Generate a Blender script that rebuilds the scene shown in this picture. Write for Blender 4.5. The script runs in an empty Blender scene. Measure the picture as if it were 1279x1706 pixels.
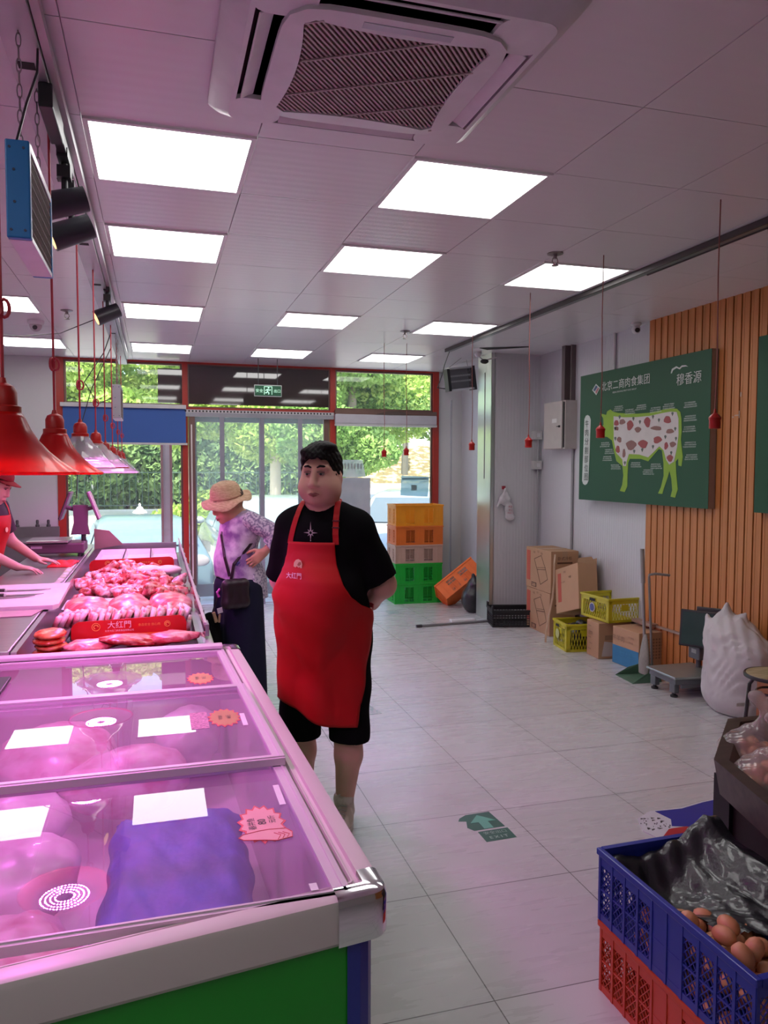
import bpy, bmesh, math, random
import numpy as np
from mathutils import Vector, Matrix, Euler
PI = math.pi
R = math.radians
random.seed(7)
scene = bpy.context.scene
C = scene.collection

# ------------------------------------------------------------------ camera
cam_d = bpy.data.cameras.new('camera'); cam = bpy.data.objects.new('camera', cam_d); C.objects.link(cam)
scene.camera = cam
cam_d.sensor_fit = 'AUTO'; cam_d.sensor_width = 36.0
cam_d.lens = 36.0 * 1286.63 / 1706.0
cam_d.clip_start = 0.02; cam_d.clip_end = 300
_r = Vector((0.959266, -0.282491, 0.002645)); _d = Vector((-0.013448, -0.055015, -0.998395)); _f = Vector((0.282183, 0.957691, -0.056573))
cm = Matrix(((_r.x, -_d.x, -_f.x, 0), (_r.y, -_d.y, -_f.y, 0), (_r.z, -_d.z, -_f.z, 1.608), (0, 0, 0, 1)))
cam.matrix_world = cm

# ------------------------------------------------------------------ light and exposure
scene.view_settings.view_transform = 'Standard'
scene.view_settings.look = 'None'
scene.view_settings.gamma = 1.0
scene.view_settings.use_curve_mapping = False
scene.view_settings.exposure = 0.2
scene.cycles.use_denoising = True
scene.cycles.max_bounces = 10
scene.cycles.transparent_max_bounces = 24
scene.cycles.diffuse_bounces = 4
scene.cycles.glossy_bounces = 4
scene.cycles.sample_clamp_indirect = 6.0
scene.cycles.caustics_reflective = False
scene.cycles.caustics_refractive = False
PANEL = 5.4          # ceiling panel radiance
LEDP = 820.0          # meat lamp radiance
SUN_E = 9.5
SKY_E = 0.66

world = bpy.data.worlds.new('sky'); scene.world = world; world.use_nodes = True
nt = world.node_tree; nt.nodes.clear()
sky = nt.nodes.new('ShaderNodeTexSky'); sky.sky_type = 'NISHITA'; sky.sun_disc = False
sky.sun_elevation = R(52); sky.sun_rotation = R(200); sky.air_density = 1.0; sky.dust_density = 2.0
bg = nt.nodes.new('ShaderNodeBackground'); bg.inputs[1].default_value = SKY_E
wo = nt.nodes.new('ShaderNodeOutputWorld')
nt.links.new(sky.outputs[0], bg.inputs[0]); nt.links.new(bg.outputs[0], wo.inputs[0])
sd = bpy.data.lights.new('sun', 'SUN'); sd.energy = SUN_E; sd.angle = R(0.6); sd.color = (1, 0.95, 0.82)
so = bpy.data.objects.new('sun', sd); C.objects.link(so)
so.rotation_euler = (R(38), 0, R(-25))

# ------------------------------------------------------------------ materials
MATS = {}
def nodes_of(name):
    m = bpy.data.materials.new(name); m.use_nodes = True
    n = m.node_tree; n.nodes.clear()
    out = n.nodes.new('ShaderNodeOutputMaterial')
    return m, n, out
def mat(name, col, rough=0.5, metal=0.0, vary=0.06, scale=12.0, bump=0.0, coat=0.0, trans=0.0, sss=0.0, emit=None, es=0.0, spec=0.5, stretch=None, bscale=None):
    if name in MATS: return MATS[name]
    m, n, out = nodes_of(name)
    p = n.nodes.new('ShaderNodeBsdfPrincipled'); n.links.new(p.outputs[0], out.inputs[0])
    p.inputs['Roughness'].default_value = rough; p.inputs['Metallic'].default_value = metal
    p.inputs['Coat Weight'].default_value = coat; p.inputs['Coat Roughness'].default_value = 0.06
    p.inputs['Specular IOR Level'].default_value = spec
    if trans: p.inputs['Transmission Weight'].default_value = trans
    if sss:
        p.inputs['Subsurface Weight'].default_value = sss; p.inputs['Subsurface Radius'].default_value = (0.02, 0.008, 0.005)
    if emit:
        p.inputs['Emission Color'].default_value = (*emit, 1); p.inputs['Emission Strength'].default_value = es
    tc = n.nodes.new('ShaderNodeTexCoord')
    src = tc.outputs['Object']
    if stretch:
        mp = n.nodes.new('ShaderNodeMapping'); mp.inputs['Scale'].default_value = stretch
        n.links.new(src, mp.inputs[0]); src = mp.outputs[0]
    nz = n.nodes.new('ShaderNodeTexNoise'); nz.inputs['Scale'].default_value = scale; nz.inputs['Detail'].default_value = 4
    n.links.new(src, nz.inputs['Vector'])
    mx = n.nodes.new('ShaderNodeMix'); mx.data_type = 'RGBA'
    mx.inputs['A'].default_value = (*[max(0, c * (1 - vary * 2)) for c in col], 1)
    mx.inputs['B'].default_value = (*[min(1, c * (1 + vary * 2)) for c in col], 1)
    n.links.new(nz.outputs['Fac'], mx.inputs['Factor']); n.links.new(mx.outputs['Result'], p.inputs['Base Color'])
    if bump:
        b = n.nodes.new('ShaderNodeBump'); b.inputs['Strength'].default_value = bump; b.inputs['Distance'].default_value = 0.01
        if bscale:
            nz2 = n.nodes.new('ShaderNodeTexNoise'); nz2.inputs['Scale'].default_value = bscale; nz2.inputs['Detail'].default_value = 3
            n.links.new(src, nz2.inputs['Vector']); n.links.new(nz2.outputs['Fac'], b.inputs['Height'])
        else: n.links.new(nz.outputs['Fac'], b.inputs['Height'])
        n.links.new(b.outputs[0], p.inputs['Normal'])
    MATS[name] = m
    return m
def two_tone(name, c1, c2, scale=6, lo=0.45, hi=0.55, rough=0.5, bump=0.0, stretch=None, detail=4, coat=0.0, sss=0.0, trl=0.0, kind='noise'):
    if name in MATS: return MATS[name]
    m, n, out = nodes_of(name)
    p = n.nodes.new('ShaderNodeBsdfPrincipled')
    p.inputs['Roughness'].default_value = rough; p.inputs['Coat Weight'].default_value = coat
    if sss: p.inputs['Subsurface Weight'].default_value = sss; p.inputs['Subsurface Radius'].default_value = (0.015, 0.005, 0.004)
    tc = n.nodes.new('ShaderNodeTexCoord'); mp = n.nodes.new('ShaderNodeMapping')
    n.links.new(tc.outputs['Object'], mp.inputs[0])
    if stretch: mp.inputs['Scale'].default_value = stretch
    if kind == 'noise':
        nz = n.nodes.new('ShaderNodeTexNoise'); nz.inputs['Scale'].default_value = scale; nz.inputs['Detail'].default_value = detail; o = nz.outputs['Fac']
    elif kind == 'wave':
        nz = n.nodes.new('ShaderNodeTexWave'); nz.inputs['Scale'].default_value = scale; nz.inputs['Distortion'].default_value = 3.0; nz.inputs['Detail'].default_value = detail; o = nz.outputs['Fac']
    else:
        nz = n.nodes.new('ShaderNodeTexVoronoi'); nz.inputs['Scale'].default_value = scale; o = nz.outputs['Distance']
    n.links.new(mp.outputs[0], nz.inputs['Vector'])
    mr = n.nodes.new('ShaderNodeMapRange'); mr.inputs[1].default_value = lo; mr.inputs[2].default_value = hi
    n.links.new(o, mr.inputs[0])
    mx = n.nodes.new('ShaderNodeMix'); mx.data_type = 'RGBA'
    mx.inputs['A'].default_value = (*c1, 1); mx.inputs['B'].default_value = (*c2, 1)
    n.links.new(mr.outputs[0], mx.inputs['Factor']); n.links.new(mx.outputs['Result'], p.inputs['Base Color'])
    if bump:
        b = n.nodes.new('ShaderNodeBump'); b.inputs['Strength'].default_value = bump; b.inputs['Distance'].default_value = 0.006
        n.links.new(o, b.inputs['Height']); n.links.new(b.outputs[0], p.inputs['Normal'])
    if trl:
        t = n.nodes.new('ShaderNodeBsdfTranslucent'); n.links.new(mx.outputs['Result'], t.inputs[0])
        ms = n.nodes.new('ShaderNodeMixShader'); ms.inputs[0].default_value = trl
        n.links.new(p.outputs[0], ms.inputs[1]); n.links.new(t.outputs[0], ms.inputs[2]); n.links.new(ms.outputs[0], out.inputs[0])
    else: n.links.new(p.outputs[0], out.inputs[0])
    MATS[name] = m
    return m
def glass(name, tint=(1, 1, 1), ior=1.45, haze=0.0, hazecol=(0.8, 0.85, 0.85), rough=0.0, hscale=3.0, gmul=1.0):
    if name in MATS: return MATS[name]
    m, n, out = nodes_of(name)
    t = n.nodes.new('ShaderNodeBsdfTransparent'); t.inputs[0].default_value = (*tint, 1)
    g = n.nodes.new('ShaderNodeBsdfGlossy'); g.inputs['Roughness'].default_value = rough; g.inputs[0].default_value = (gmul, gmul, gmul, 1)
    fr = n.nodes.new('ShaderNodeFresnel'); fr.inputs[0].default_value = ior
    geo = n.nodes.new('ShaderNodeNewGeometry')
    mul = n.nodes.new('ShaderNodeMath'); mul.operation = 'MULTIPLY'
    inv = n.nodes.new('ShaderNodeMath'); inv.operation = 'SUBTRACT'; inv.inputs[0].default_value = 1.0
    n.links.new(geo.outputs['Backfacing'], inv.inputs[1]); n.links.new(fr.outputs[0], mul.inputs[0]); n.links.new(inv.outputs[0], mul.inputs[1])
    ms = n.nodes.new('ShaderNodeMixShader')
    n.links.new(mul.outputs[0], ms.inputs[0]); n.links.new(g.outputs[0], ms.inputs[2])
    if haze:
        df = n.nodes.new('ShaderNodeBsdfDiffuse'); df.inputs[0].default_value = (*hazecol, 1)
        tl = n.nodes.new('ShaderNodeBsdfTranslucent'); tl.inputs[0].default_value = (*hazecol, 1)
        hm = n.nodes.new('ShaderNodeMixShader'); n.links.new(df.outputs[0], hm.inputs[1]); n.links.new(tl.outputs[0], hm.inputs[2])
        nz = n.nodes.new('ShaderNodeTexNoise'); nz.inputs['Scale'].default_value = hscale; nz.inputs['Detail'].default_value = 5
        tc = n.nodes.new('ShaderNodeTexCoord'); n.links.new(tc.outputs['Object'], nz.inputs['Vector'])
        mr = n.nodes.new('ShaderNodeMapRange'); mr.inputs[3].default_value = haze * 0.4; mr.inputs[4].default_value = haze * 1.6
        n.links.new(nz.outputs['Fac'], mr.inputs[0])
        m2 = n.nodes.new('ShaderNodeMixShader'); n.links.new(mr.outputs[0], m2.inputs[0])
        n.links.new(t.outputs[0], m2.inputs[1]); n.links.new(hm.outputs[0], m2.inputs[2]); n.links.new(m2.outputs[0], ms.inputs[1])
    else: n.links.new(t.outputs[0], ms.inputs[1])
    n.links.new(ms.outputs[0], out.inputs[0])
    MATS[name] = m
    return m
def emis(name, col, s):
    if name in MATS: return MATS[name]
    m, n, out = nodes_of(name)
    e = n.nodes.new('ShaderNodeEmission'); e.inputs[0].default_value = (*col, 1); e.inputs[1].default_value = s
    n.links.new(e.outputs[0], out.inputs[0]); MATS[name] = m
    return m

# ------------------------------------------------------------------ mesh builder
ORG = {}
def rot3(rx=0, ry=0, rz=0): return Euler((rx, ry, rz)).to_matrix()
class MB:
    def __init__(s): s.v = []; s.f = []
    def add(s, vs, fs, M=None, off=(0, 0, 0)):
        b = len(s.v); off = Vector(off)
        for q in vs:
            q = Vector(q)
            if M is not None: q = M @ q
            s.v.append(tuple(q + off))
        for f in fs: s.f.append(tuple(b + i for i in f))
        return s
    def box(s, c, d, M=None, bev=0.0):
        x, y, z = d[0] / 2, d[1] / 2, d[2] / 2
        if bev > 0:
            bm = bmesh.new(); bmesh.ops.create_cube(bm, size=1.0)
            for q in bm.verts: q.co = Vector((q.co.x * d[0], q.co.y * d[1], q.co.z * d[2]))
            bmesh.ops.bevel(bm, geom=bm.edges[:], offset=min(bev, min(d) * 0.45), segments=2, affect='EDGES', profile=0.5)
            bm.verts.index_update()
            s.add([q.co.copy() for q in bm.verts], [[q.index for q in f.verts] for f in bm.faces], M, c); bm.free(); return s
        vs = [(a, b, e) for e in (-z, z) for b in (-y, y) for a in (-x, x)]
        fs = [(0, 2, 3, 1), (4, 5, 7, 6), (0, 1, 5, 4), (2, 6, 7, 3), (0, 4, 6, 2), (1, 3, 7, 5)]
        return s.add(vs, fs, M, c)
    def bx(s, x0, x1, y0, y1, z0, z1, bev=0.0):
        return s.box(((x0 + x1) / 2, (y0 + y1) / 2, (z0 + z1) / 2), (abs(x1 - x0), abs(y1 - y0), abs(z1 - z0)), None, bev)
    def cyl(s, a, b, r0, r1=None, n=16, caps=True):
        if r1 is None: r1 = r0
        a = Vector(a); b = Vector(b); d = (b - a)
        if d.length < 1e-7: return s
        q = d.to_track_quat('Z', 'Y').to_matrix()
        vs = []
        for c, r in ((a, r0), (b, r1)):
            for i in range(n):
                t = 2 * PI * i / n; vs.append(c + q @ Vector((r * math.cos(t), r * math.sin(t), 0)))
        fs = [(i, (i + 1) % n, n + (i + 1) % n, n + i) for i in range(n)]
        if caps: fs += [tuple(range(n - 1, -1, -1)), tuple(range(n, 2 * n))]
        return s.add(vs, fs)
    def tube(s, pts, r, n=8, ry=None, closed=False):
        pts = [Vector(p) for p in pts]; m = len(pts); vs = []
        up = None
        for i, p in enumerate(pts):
            if closed: t = pts[(i + 1) % m] - pts[i - 1]
            else: t = pts[min(i + 1, m - 1)] - pts[max(i - 1, 0)]
            t.normalize()
            if up is None:
                up = Vector((0, 0, 1)) if abs(t.z) < 0.9 else Vector((1, 0, 0))
            a = t.cross(up).normalized(); b = a.cross(t).normalized(); up = b
            rr = r[i] if isinstance(r, (list, tuple)) else r
            rb = rr if ry is None else ry
            for k in range(n):
                w = 2 * PI * k / n; vs.append(p + a * rr * math.cos(w) + b * rb * math.sin(w))
        fs = []
        for i in range(m if closed else m - 1):
            j = (i + 1) % m
            for k in range(n):
                fs.append((i * n + k, i * n + (k + 1) % n, j * n + (k + 1) % n, j * n + k))
        if not closed: fs += [tuple(range(n - 1, -1, -1)), tuple(range((m - 1) * n, m * n))]
        return s.add(vs, fs)
    def lathe(s, prof, c=(0, 0, 0), n=32, M=None, scallop=0, samp=0.0, closed=False):
        vs = []; m = len(prof)
        for j, (r, z) in enumerate(prof):
            for i in range(n):
                t = 2 * PI * i / n; k = 1.0
                if scallop and j in scallop: k = 1 + samp * math.cos(t * 28)
                vs.append((r * k * math.cos(t), r * k * math.sin(t), z))
        fs = [(j * n + i, j * n + (i + 1) % n, (j + 1) * n + (i + 1) % n, (j + 1) * n + i) for j in range(m - 1) for i in range(n)]
        if closed: fs += [tuple(range(n - 1, -1, -1)), tuple(range((m - 1) * n, m * n))]
        return s.add(vs, fs, M, c)
    def ell(s, c, r, M=None, nu=16, nv=10):
        vs = [(0, 0, -r[2])]
        for j in range(1, nv):
            a = -PI / 2 + PI * j / nv
            for i in range(nu):
                t = 2 * PI * i / nu; vs.append((r[0] * math.cos(a) * math.cos(t), r[1] * math.cos(a) * math.sin(t), r[2] * math.sin(a)))
        vs.append((0, 0, r[2])); fs = []
        for i in range(nu): fs.append((0, 1 + (i + 1) % nu, 1 + i))
        for j in range(nv - 2):
            for i in range(nu):
                a = 1 + j * nu + i; b = 1 + j * nu + (i + 1) % nu; fs.append((a, b, b + nu, a + nu))
        L = len(vs) - 1
        for i in range(nu): fs.append((1 + (nv - 2) * nu + i, 1 + (nv - 2) * nu + (i + 1) % nu, L))
        return s.add(vs, fs, M, c)
    def prism(s, poly, h, M=None, off=(0, 0, 0)):
        # polygon in local XY, extruded along local Z from 0 to h
        n = len(poly)
        vs = [(p[0], p[1], 0) for p in poly] + [(p[0], p[1], h) for p in poly]
        bm = bmesh.new(); bv = [bm.verts.new(v) for v in vs[:n]]; f = bm.faces.new(bv); f.normal_update()
        r = bmesh.ops.triangulate(bm, faces=[f], quad_method='BEAUTY', ngon_method='EAR_CLIP')
        bm.verts.index_update(); tri = [[v.index for v in q.verts] for q in bm.faces]; bm.free()
        fs = [tuple(reversed(t)) for t in tri] + [tuple(i + n for i in t) for t in tri] + [(i, (i + 1) % n, n + (i + 1) % n, n + i) for i in range(n)]
        return s.add(vs, fs, M, off)
    def build(s, name, m, parent=None, smooth=False, loc=None, bevel=0.0, recalc=False):
        me = bpy.data.meshes.new(name)
        o = Vector((0, 0, 0)); vs = s.v
        if parent is not None: o = Vector(ORG.get(parent.name, (0, 0, 0)))
        elif loc is not None: o = Vector(loc)
        elif vs:
            a = np.array(vs); lo = a.min(0); hi = a.max(0); o = Vector(((lo[0] + hi[0]) / 2, (lo[1] + hi[1]) / 2, lo[2]))
        if o.length > 0: vs = [(p[0] - o.x, p[1] - o.y, p[2] - o.z) for p in vs]
        me.from_pydata(vs, [], s.f); me.update()
        if recalc:
            bm = bmesh.new(); bm.from_mesh(me); bmesh.ops.recalc_face_normals(bm, faces=bm.faces[:]); bm.to_mesh(me); bm.free()
        if smooth: me.polygons.foreach_set('use_smooth', [True] * len(me.polygons))
        if smooth and smooth != 'all': me.set_sharp_from_angle(angle=R(38))
        me.materials.append(m)
        ob = bpy.data.objects.new(name, me); C.objects.link(ob)
        if parent is not None:
            ob.parent = parent; ORG[ob.name] = tuple(o)
        else:
            ob.location = o; ORG[ob.name] = tuple(o)
        if bevel:
            b = ob.modifiers.new('bevel', 'BEVEL'); b.width = bevel; b.segments = 2; b.limit_method = 'ANGLE'
        return ob
def tag(o, label=None, cat=None, group=None, kind=None):
    if label: o['label'] = label
    if cat: o['category'] = cat
    if group: o['group'] = group
    if kind: o['kind'] = kind
    return o
def thing(name, label, cat, loc, group=None, rz=0.0, local=False):
    """Empty at the base. local=True: children are authored in its own coordinates, else in world coordinates."""
    o = bpy.data.objects.new(name, None); C.objects.link(o); o.empty_display_size = 0.1
    o.location = loc; o.rotation_euler = (0, 0, rz)
    ORG[o.name] = (0, 0, 0) if local else tuple(loc)
    return tag(o, label, cat, group)
def struct(mb, name, m, **k):
    return tag(mb.build(name, m, **k), kind='structure')
def dup(root, loc=None, rot=None, label=None, group=None):
    r = root.copy(); C.objects.link(r)
    if loc is not None: r.location = loc
    if rot is not None: r.rotation_euler = rot
    if label: r['label'] = label
    if group: r['group'] = group
    for ch in list(root.children):
        c = ch.copy(); C.objects.link(c); c.parent = r
        for g in ch.children:
            d = g.copy(); C.objects.link(d); d.parent = c
    return r
_TX = {}
def text(mb, s, size, M, off, depth=0.0008, cx=True, res=2, bold=0.0):
    """extruded lettering; M maps (x right, y up, z out) to world"""
    if any(ord(ch) > 255 for ch in s): bold = 0.0      # thickening breaks dense characters
    key = (s, depth, res, bold)
    if key not in _TX:
        c = bpy.data.curves.new('t', 'FONT'); c.body = s; c.extrude = 0.0; c.resolution_u = res; c.offset = bold
        o = bpy.data.objects.new('t', c); C.objects.link(o)
        dg = bpy.context.evaluated_depsgraph_get(); e = o.evaluated_get(dg); me = e.to_mesh()
        vs = [tuple(v.co) for v in me.vertices]; fs = [tuple(p.vertices) for p in me.polygons]
        e.to_mesh_clear(); bpy.data.objects.remove(o); bpy.data.curves.remove(c)
        _TX[key] = (vs, fs)
    vs, fs = _TX[key]
    if not vs: return mb
    x0 = min(v[0] for v in vs); x1 = max(v[0] for v in vs); y0 = min(v[1] for v in vs); y1 = max(v[1] for v in vs)
    k = size / max(1e-6, (y1 - y0)) if size > 0 else 1
    sx = (x0 + x1) / 2 if cx else x0; sy = (y0 + y1) / 2
    mb.add([((v[0] - sx) * k, (v[1] - sy) * k, depth) for v in vs], fs, M, off)
    return mb
def basis(right, up):
    r = Vector(right).normalized(); u = Vector(up); u = (u - r * u.dot(r)).normalized(); n = r.cross(u)
    return Matrix((r, u, n)).transposed()

# ------------------------------------------------------------------ smooth solid modelling on a grid (bodies, cloth)
class SDF:
    """smooth union of round cones and ellipsoids, meshed with surface nets"""
    def __init__(s, lo, hi, h):
        s.lo = np.array(lo, float); s.h = h
        s.n = np.ceil((np.array(hi) - s.lo) / h).astype(int) + 1
        s.D = np.full(s.n, 0.25, dtype=np.float32)
    def _sub(s, lo, hi):
        a = np.maximum(0, np.floor((np.array(lo) - s.lo) / s.h).astype(int)); b = np.minimum(s.n, np.ceil((np.array(hi) - s.lo) / s.h).astype(int) + 1)
        if np.any(b <= a): return None, None
        ax = [s.lo[i] + s.h * np.arange(a[i], b[i]) for i in range(3)]
        X, Y, Z = np.meshgrid(*ax, indexing='ij')
        return tuple(slice(a[i], b[i]) for i in range(3)), (X, Y, Z)
    def _comb(s, sl, d, k, op):
        A = s.D[sl]
        if op == 'u':
            if k > 0:
                h = np.maximum(k - np.abs(A - d), 0) / k; s.D[sl] = np.minimum(A, d) - h * h * k * 0.25
            else: s.D[sl] = np.minimum(A, d)
        elif op == 's':
            d = -d
            if k > 0:
                h = np.maximum(k - np.abs(A - d), 0) / k; s.D[sl] = np.maximum(A, d) + h * h * k * 0.25
            else: s.D[sl] = np.maximum(A, d)
    def cone(s, a, b, ra, rb, k=0.03, op='u', fy=1.0):
        a = np.array(a, float); b = np.array(b, float); m = max(ra, rb) * max(1, 1 / fy) + k + 0.05
        sl, G = s._sub(np.minimum(a, b) - m, np.maximum(a, b) + m)
        if sl is None: return s
        X, Y, Z = G; d = b - a; L2 = max(1e-9, (d * d).sum())
        t = np.clip(((X - a[0]) * d[0] + (Y - a[1]) * d[1] + (Z - a[2]) * d[2]) / L2, 0, 1)
        q = np.sqrt((X - a[0] - t * d[0]) ** 2 + ((Y - a[1] - t * d[1]) * fy) ** 2 + (Z - a[2] - t * d[2]) ** 2) - (ra + (rb - ra) * t)
        s._comb(sl, q, k, op); return s
    def path(s, pts, rs, k=0.02):
        for i in range(len(pts) - 1): s.cone(pts[i], pts[i + 1], rs[i], rs[i + 1], k if i else k)
        return s
    def ell(s, c, r, k=0.03, op='u', M=None):
        m = max(r) + k + 0.05; c = np.array(c, float)
        sl, G = s._sub(c - m, c + m)
        if sl is None: return s
        X, Y, Z = [g - c[i] for i, g in enumerate(G)]
        if M is not None:
            q = [X * M[0][i] + Y * M[1][i] + Z * M[2][i] for i in range(3)]; X, Y, Z = q
        k0 = np.sqrt((X / r[0]) ** 2 + (Y / r[1]) ** 2 + (Z / r[2]) ** 2); k1 = np.sqrt((X / r[0] ** 2) ** 2 + (Y / r[1] ** 2) ** 2 + (Z / r[2] ** 2) ** 2) + 1e-6
        s._comb(sl, k0 * (k0 - 1) / k1, k, op); return s
    def clone(s, off=0.0):
        o = SDF.__new__(SDF); o.lo = s.lo; o.h = s.h; o.n = s.n; o.D = s.D - off; return o
    def grid(s): return np.meshgrid(*[s.lo[i] + s.h * np.arange(s.n[i]) for i in range(3)], indexing='ij')
    def clip(s, p, nrm):
        """keep the side nrm points away from"""
        X, Y, Z = s.grid(); nrm = np.array(nrm, float); nrm /= np.linalg.norm(nrm)
        s.D = np.maximum(s.D, ((X - p[0]) * nrm[0] + (Y - p[1]) * nrm[1] + (Z - p[2]) * nrm[2]).astype(np.float32)); return s
    def samp(s, p):
        q = (np.array(p) - s.lo) / s.h; q = np.clip(q, 0, s.n - 1.001); i = q.astype(int); f = q - i; r = 0
        for a in (0, 1):
            for b in (0, 1):
                for c in (0, 1):
                    r += s.D[i[0] + a, i[1] + b, i[2] + c] * (f[0] if a else 1 - f[0]) * (f[1] if b else 1 - f[1]) * (f[2] if c else 1 - f[2])
        return float(r)
    def push(s, p, d, dirn):
        """move p along dirn until it is d outside"""
        p = Vector(p); u = Vector(dirn).normalized()
        for _ in range(60):
            v = s.samp(p)
            if v >= d: break
            p = p + u * max(0.003, (d - v) * 0.7)
        return p
    def mesh(s):
        D = s.D; S = D < 0
        nx, ny, nz = D.shape
        cnt = np.zeros((nx - 1, ny - 1, nz - 1), np.uint8)
        for a in (0, 1):
            for b in (0, 1):
                for c in (0, 1): cnt += S[a:nx - 1 + a, b:ny - 1 + b, c:nz - 1 + c]
        act = (cnt > 0) & (cnt < 8)
        idx = -np.ones(act.shape, int); I = np.argwhere(act); idx[act] = np.arange(len(I))
        P = np.zeros((len(I), 3)); W = np.zeros(len(I))
        corners = [(a, b, c) for a in (0, 1) for b in (0, 1) for c in (0, 1)]
        for u in corners:
            for ax in range(3):
                if u[ax]: continue
                w = list(u); w[ax] = 1
                A = D[I[:, 0] + u[0], I[:, 1] + u[1], I[:, 2] + u[2]]; B = D[I[:, 0] + w[0], I[:, 1] + w[1], I[:, 2] + w[2]]
                m = (A < 0) != (B < 0); t = np.where(m, A / np.where(m, A - B, 1), 0)
                pos = np.tile(np.array(u, float), (len(I), 1)); pos[:, ax] = t
                P[m] += pos[m]; W[m] += 1
        P = (P / W[:, None] + I) * s.h + s.lo
        F = []
        for ax in range(3):
            o1, o2 = [(1, 2), (2, 0), (0, 1)][ax]
            sh = [slice(None)] * 3; sh2 = [slice(None)] * 3; sh[ax] = slice(0, -1); sh2[ax] = slice(1, None)
            ch = S[tuple(sh)] != S[tuple(sh2)]
            E = np.argwhere(ch); E = E[(E[:, o1] > 0) & (E[:, o2] > 0) & (E[:, o1] < D.shape[o1] - 1) & (E[:, o2] < D.shape[o2] - 1)]
            ins = S[E[:, 0], E[:, 1], E[:, 2]]
            q = []
            for d1, d2 in ((0, 0), (1, 0), (1, 1), (0, 1)):
                k = E.copy(); k[:, o1] -= d1; k[:, o2] -= d2; q.append(idx[k[:, 0], k[:, 1], k[:, 2]])
            q = np.stack(q, 1); q[~ins] = q[~ins][:, ::-1]
            F.append(q)
        F = np.concatenate(F)[:, ::-1] if False else np.concatenate(F)
        return P, F
    def into(s, smooth=2):
        P, F = s.mesh()
        # light Laplacian smoothing
        for _ in range(smooth):
            acc = np.zeros_like(P); w = np.zeros(len(P))
            for a, b in ((0, 1), (1, 2), (2, 3), (3, 0)):
                np.add.at(acc, F[:, a], P[F[:, b]]); np.add.at(acc, F[:, b], P[F[:, a]]); np.add.at(w, F[:, a], 1); np.add.at(w, F[:, b], 1)
            P = P * 0.4 + 0.6 * acc / np.maximum(w, 1)[:, None]
        mb = MB(); mb.v = [tuple(p) for p in P.tolist()]; mb.f = [tuple(f) for f in F.tolist()]
        return mb
# ================================================================== the room
CZ = 2.808
WX = 3.92          # right wall
FY = 9.15          # glass front
# --- floor material: 60 cm tiles with thin grout
def floor_mat():
    m, n, out = nodes_of('floor_tile')
    p = n.nodes.new('ShaderNodeBsdfPrincipled'); n.links.new(p.outputs[0], out.inputs[0])
    geo = n.nodes.new('ShaderNodeNewGeometry'); sp = n.nodes.new('ShaderNodeSeparateXYZ'); n.links.new(geo.outputs['Position'], sp.inputs[0])
    def M(op, a, b=None):
        k = n.nodes.new('ShaderNodeMath'); k.operation = op
        for i, q in enumerate((a, b)):
            if q is None: continue
            if isinstance(q, (int, float)): k.inputs[i].default_value = q
            else: n.links.new(q, k.inputs[i])
        return k.outputs[0]
    tx = M('DIVIDE', M('SUBTRACT', sp.outputs[0], 0.9604 - 6.0), 0.6); ty = M('DIVIDE', M('SUBTRACT', sp.outputs[1], 3.862 - 12.0), 0.6)
    def edge(t):
        f = M('FRACT', t); return M('MINIMUM', f, M('SUBTRACT', 1.0, f))
    e = M('MINIMUM', edge(tx), edge(ty))
    mr = n.nodes.new('ShaderNodeMapRange'); mr.inputs[1].default_value = 0.0022; mr.inputs[2].default_value = 0.0042; n.links.new(e, mr.inputs[0])
    cb = n.nodes.new('ShaderNodeCombineXYZ'); n.links.new(M('FLOOR', tx), cb.inputs[0]); n.links.new(M('FLOOR', ty), cb.inputs[1])
    wn = n.nodes.new('ShaderNodeTexWhiteNoise'); n.links.new(cb.outputs[0], wn.inputs['Vector'])
    mp = n.nodes.new('ShaderNodeMapping'); mp.inputs['Scale'].default_value = (1.2, 9, 1); n.links.new(geo.outputs['Position'], mp.inputs[0])
    nz = n.nodes.new('ShaderNodeTexNoise'); nz.inputs['Scale'].default_value = 2.2; nz.inputs['Detail'].default_value = 6; n.links.new(mp.outputs[0], nz.inputs['Vector'])
    val = M('ADD', M('MULTIPLY', wn.outputs[0], 0.035), M('MULTIPLY', nz.outputs['Fac'], 0.018))
    base = M('ADD', val, 0.52)
    c = n.nodes.new('ShaderNodeCombineColor'); n.links.new(base, c.inputs[0]); n.links.new(M('MULTIPLY', base, 1.01), c.inputs[1]); n.links.new(M('MULTIPLY', base, 0.99), c.inputs[2])
    mx = n.nodes.new('ShaderNodeMix'); mx.data_type = 'RGBA'; mx.inputs['A'].default_value = (0.10, 0.095, 0.09, 1)
    n.links.new(mr.outputs[0], mx.inputs['Factor']); n.links.new(c.outputs[0], mx.inputs['B']); n.links.new(mx.outputs['Result'], p.inputs['Base Color'])
    n.links.new(M('ADD', M('MULTIPLY', nz.outputs['Fac'], 0.16), 0.20), p.inputs['Roughness'])
    return m
struct(MB().bx(-2.9, 4.6, -2.6, FY + 0.5, -0.12, 0.0), 'floor', floor_mat())
wallw = mat('white_wall_panel', (0.66, 0.66, 0.68), 0.32, vary=0.03, scale=1.4)
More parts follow.
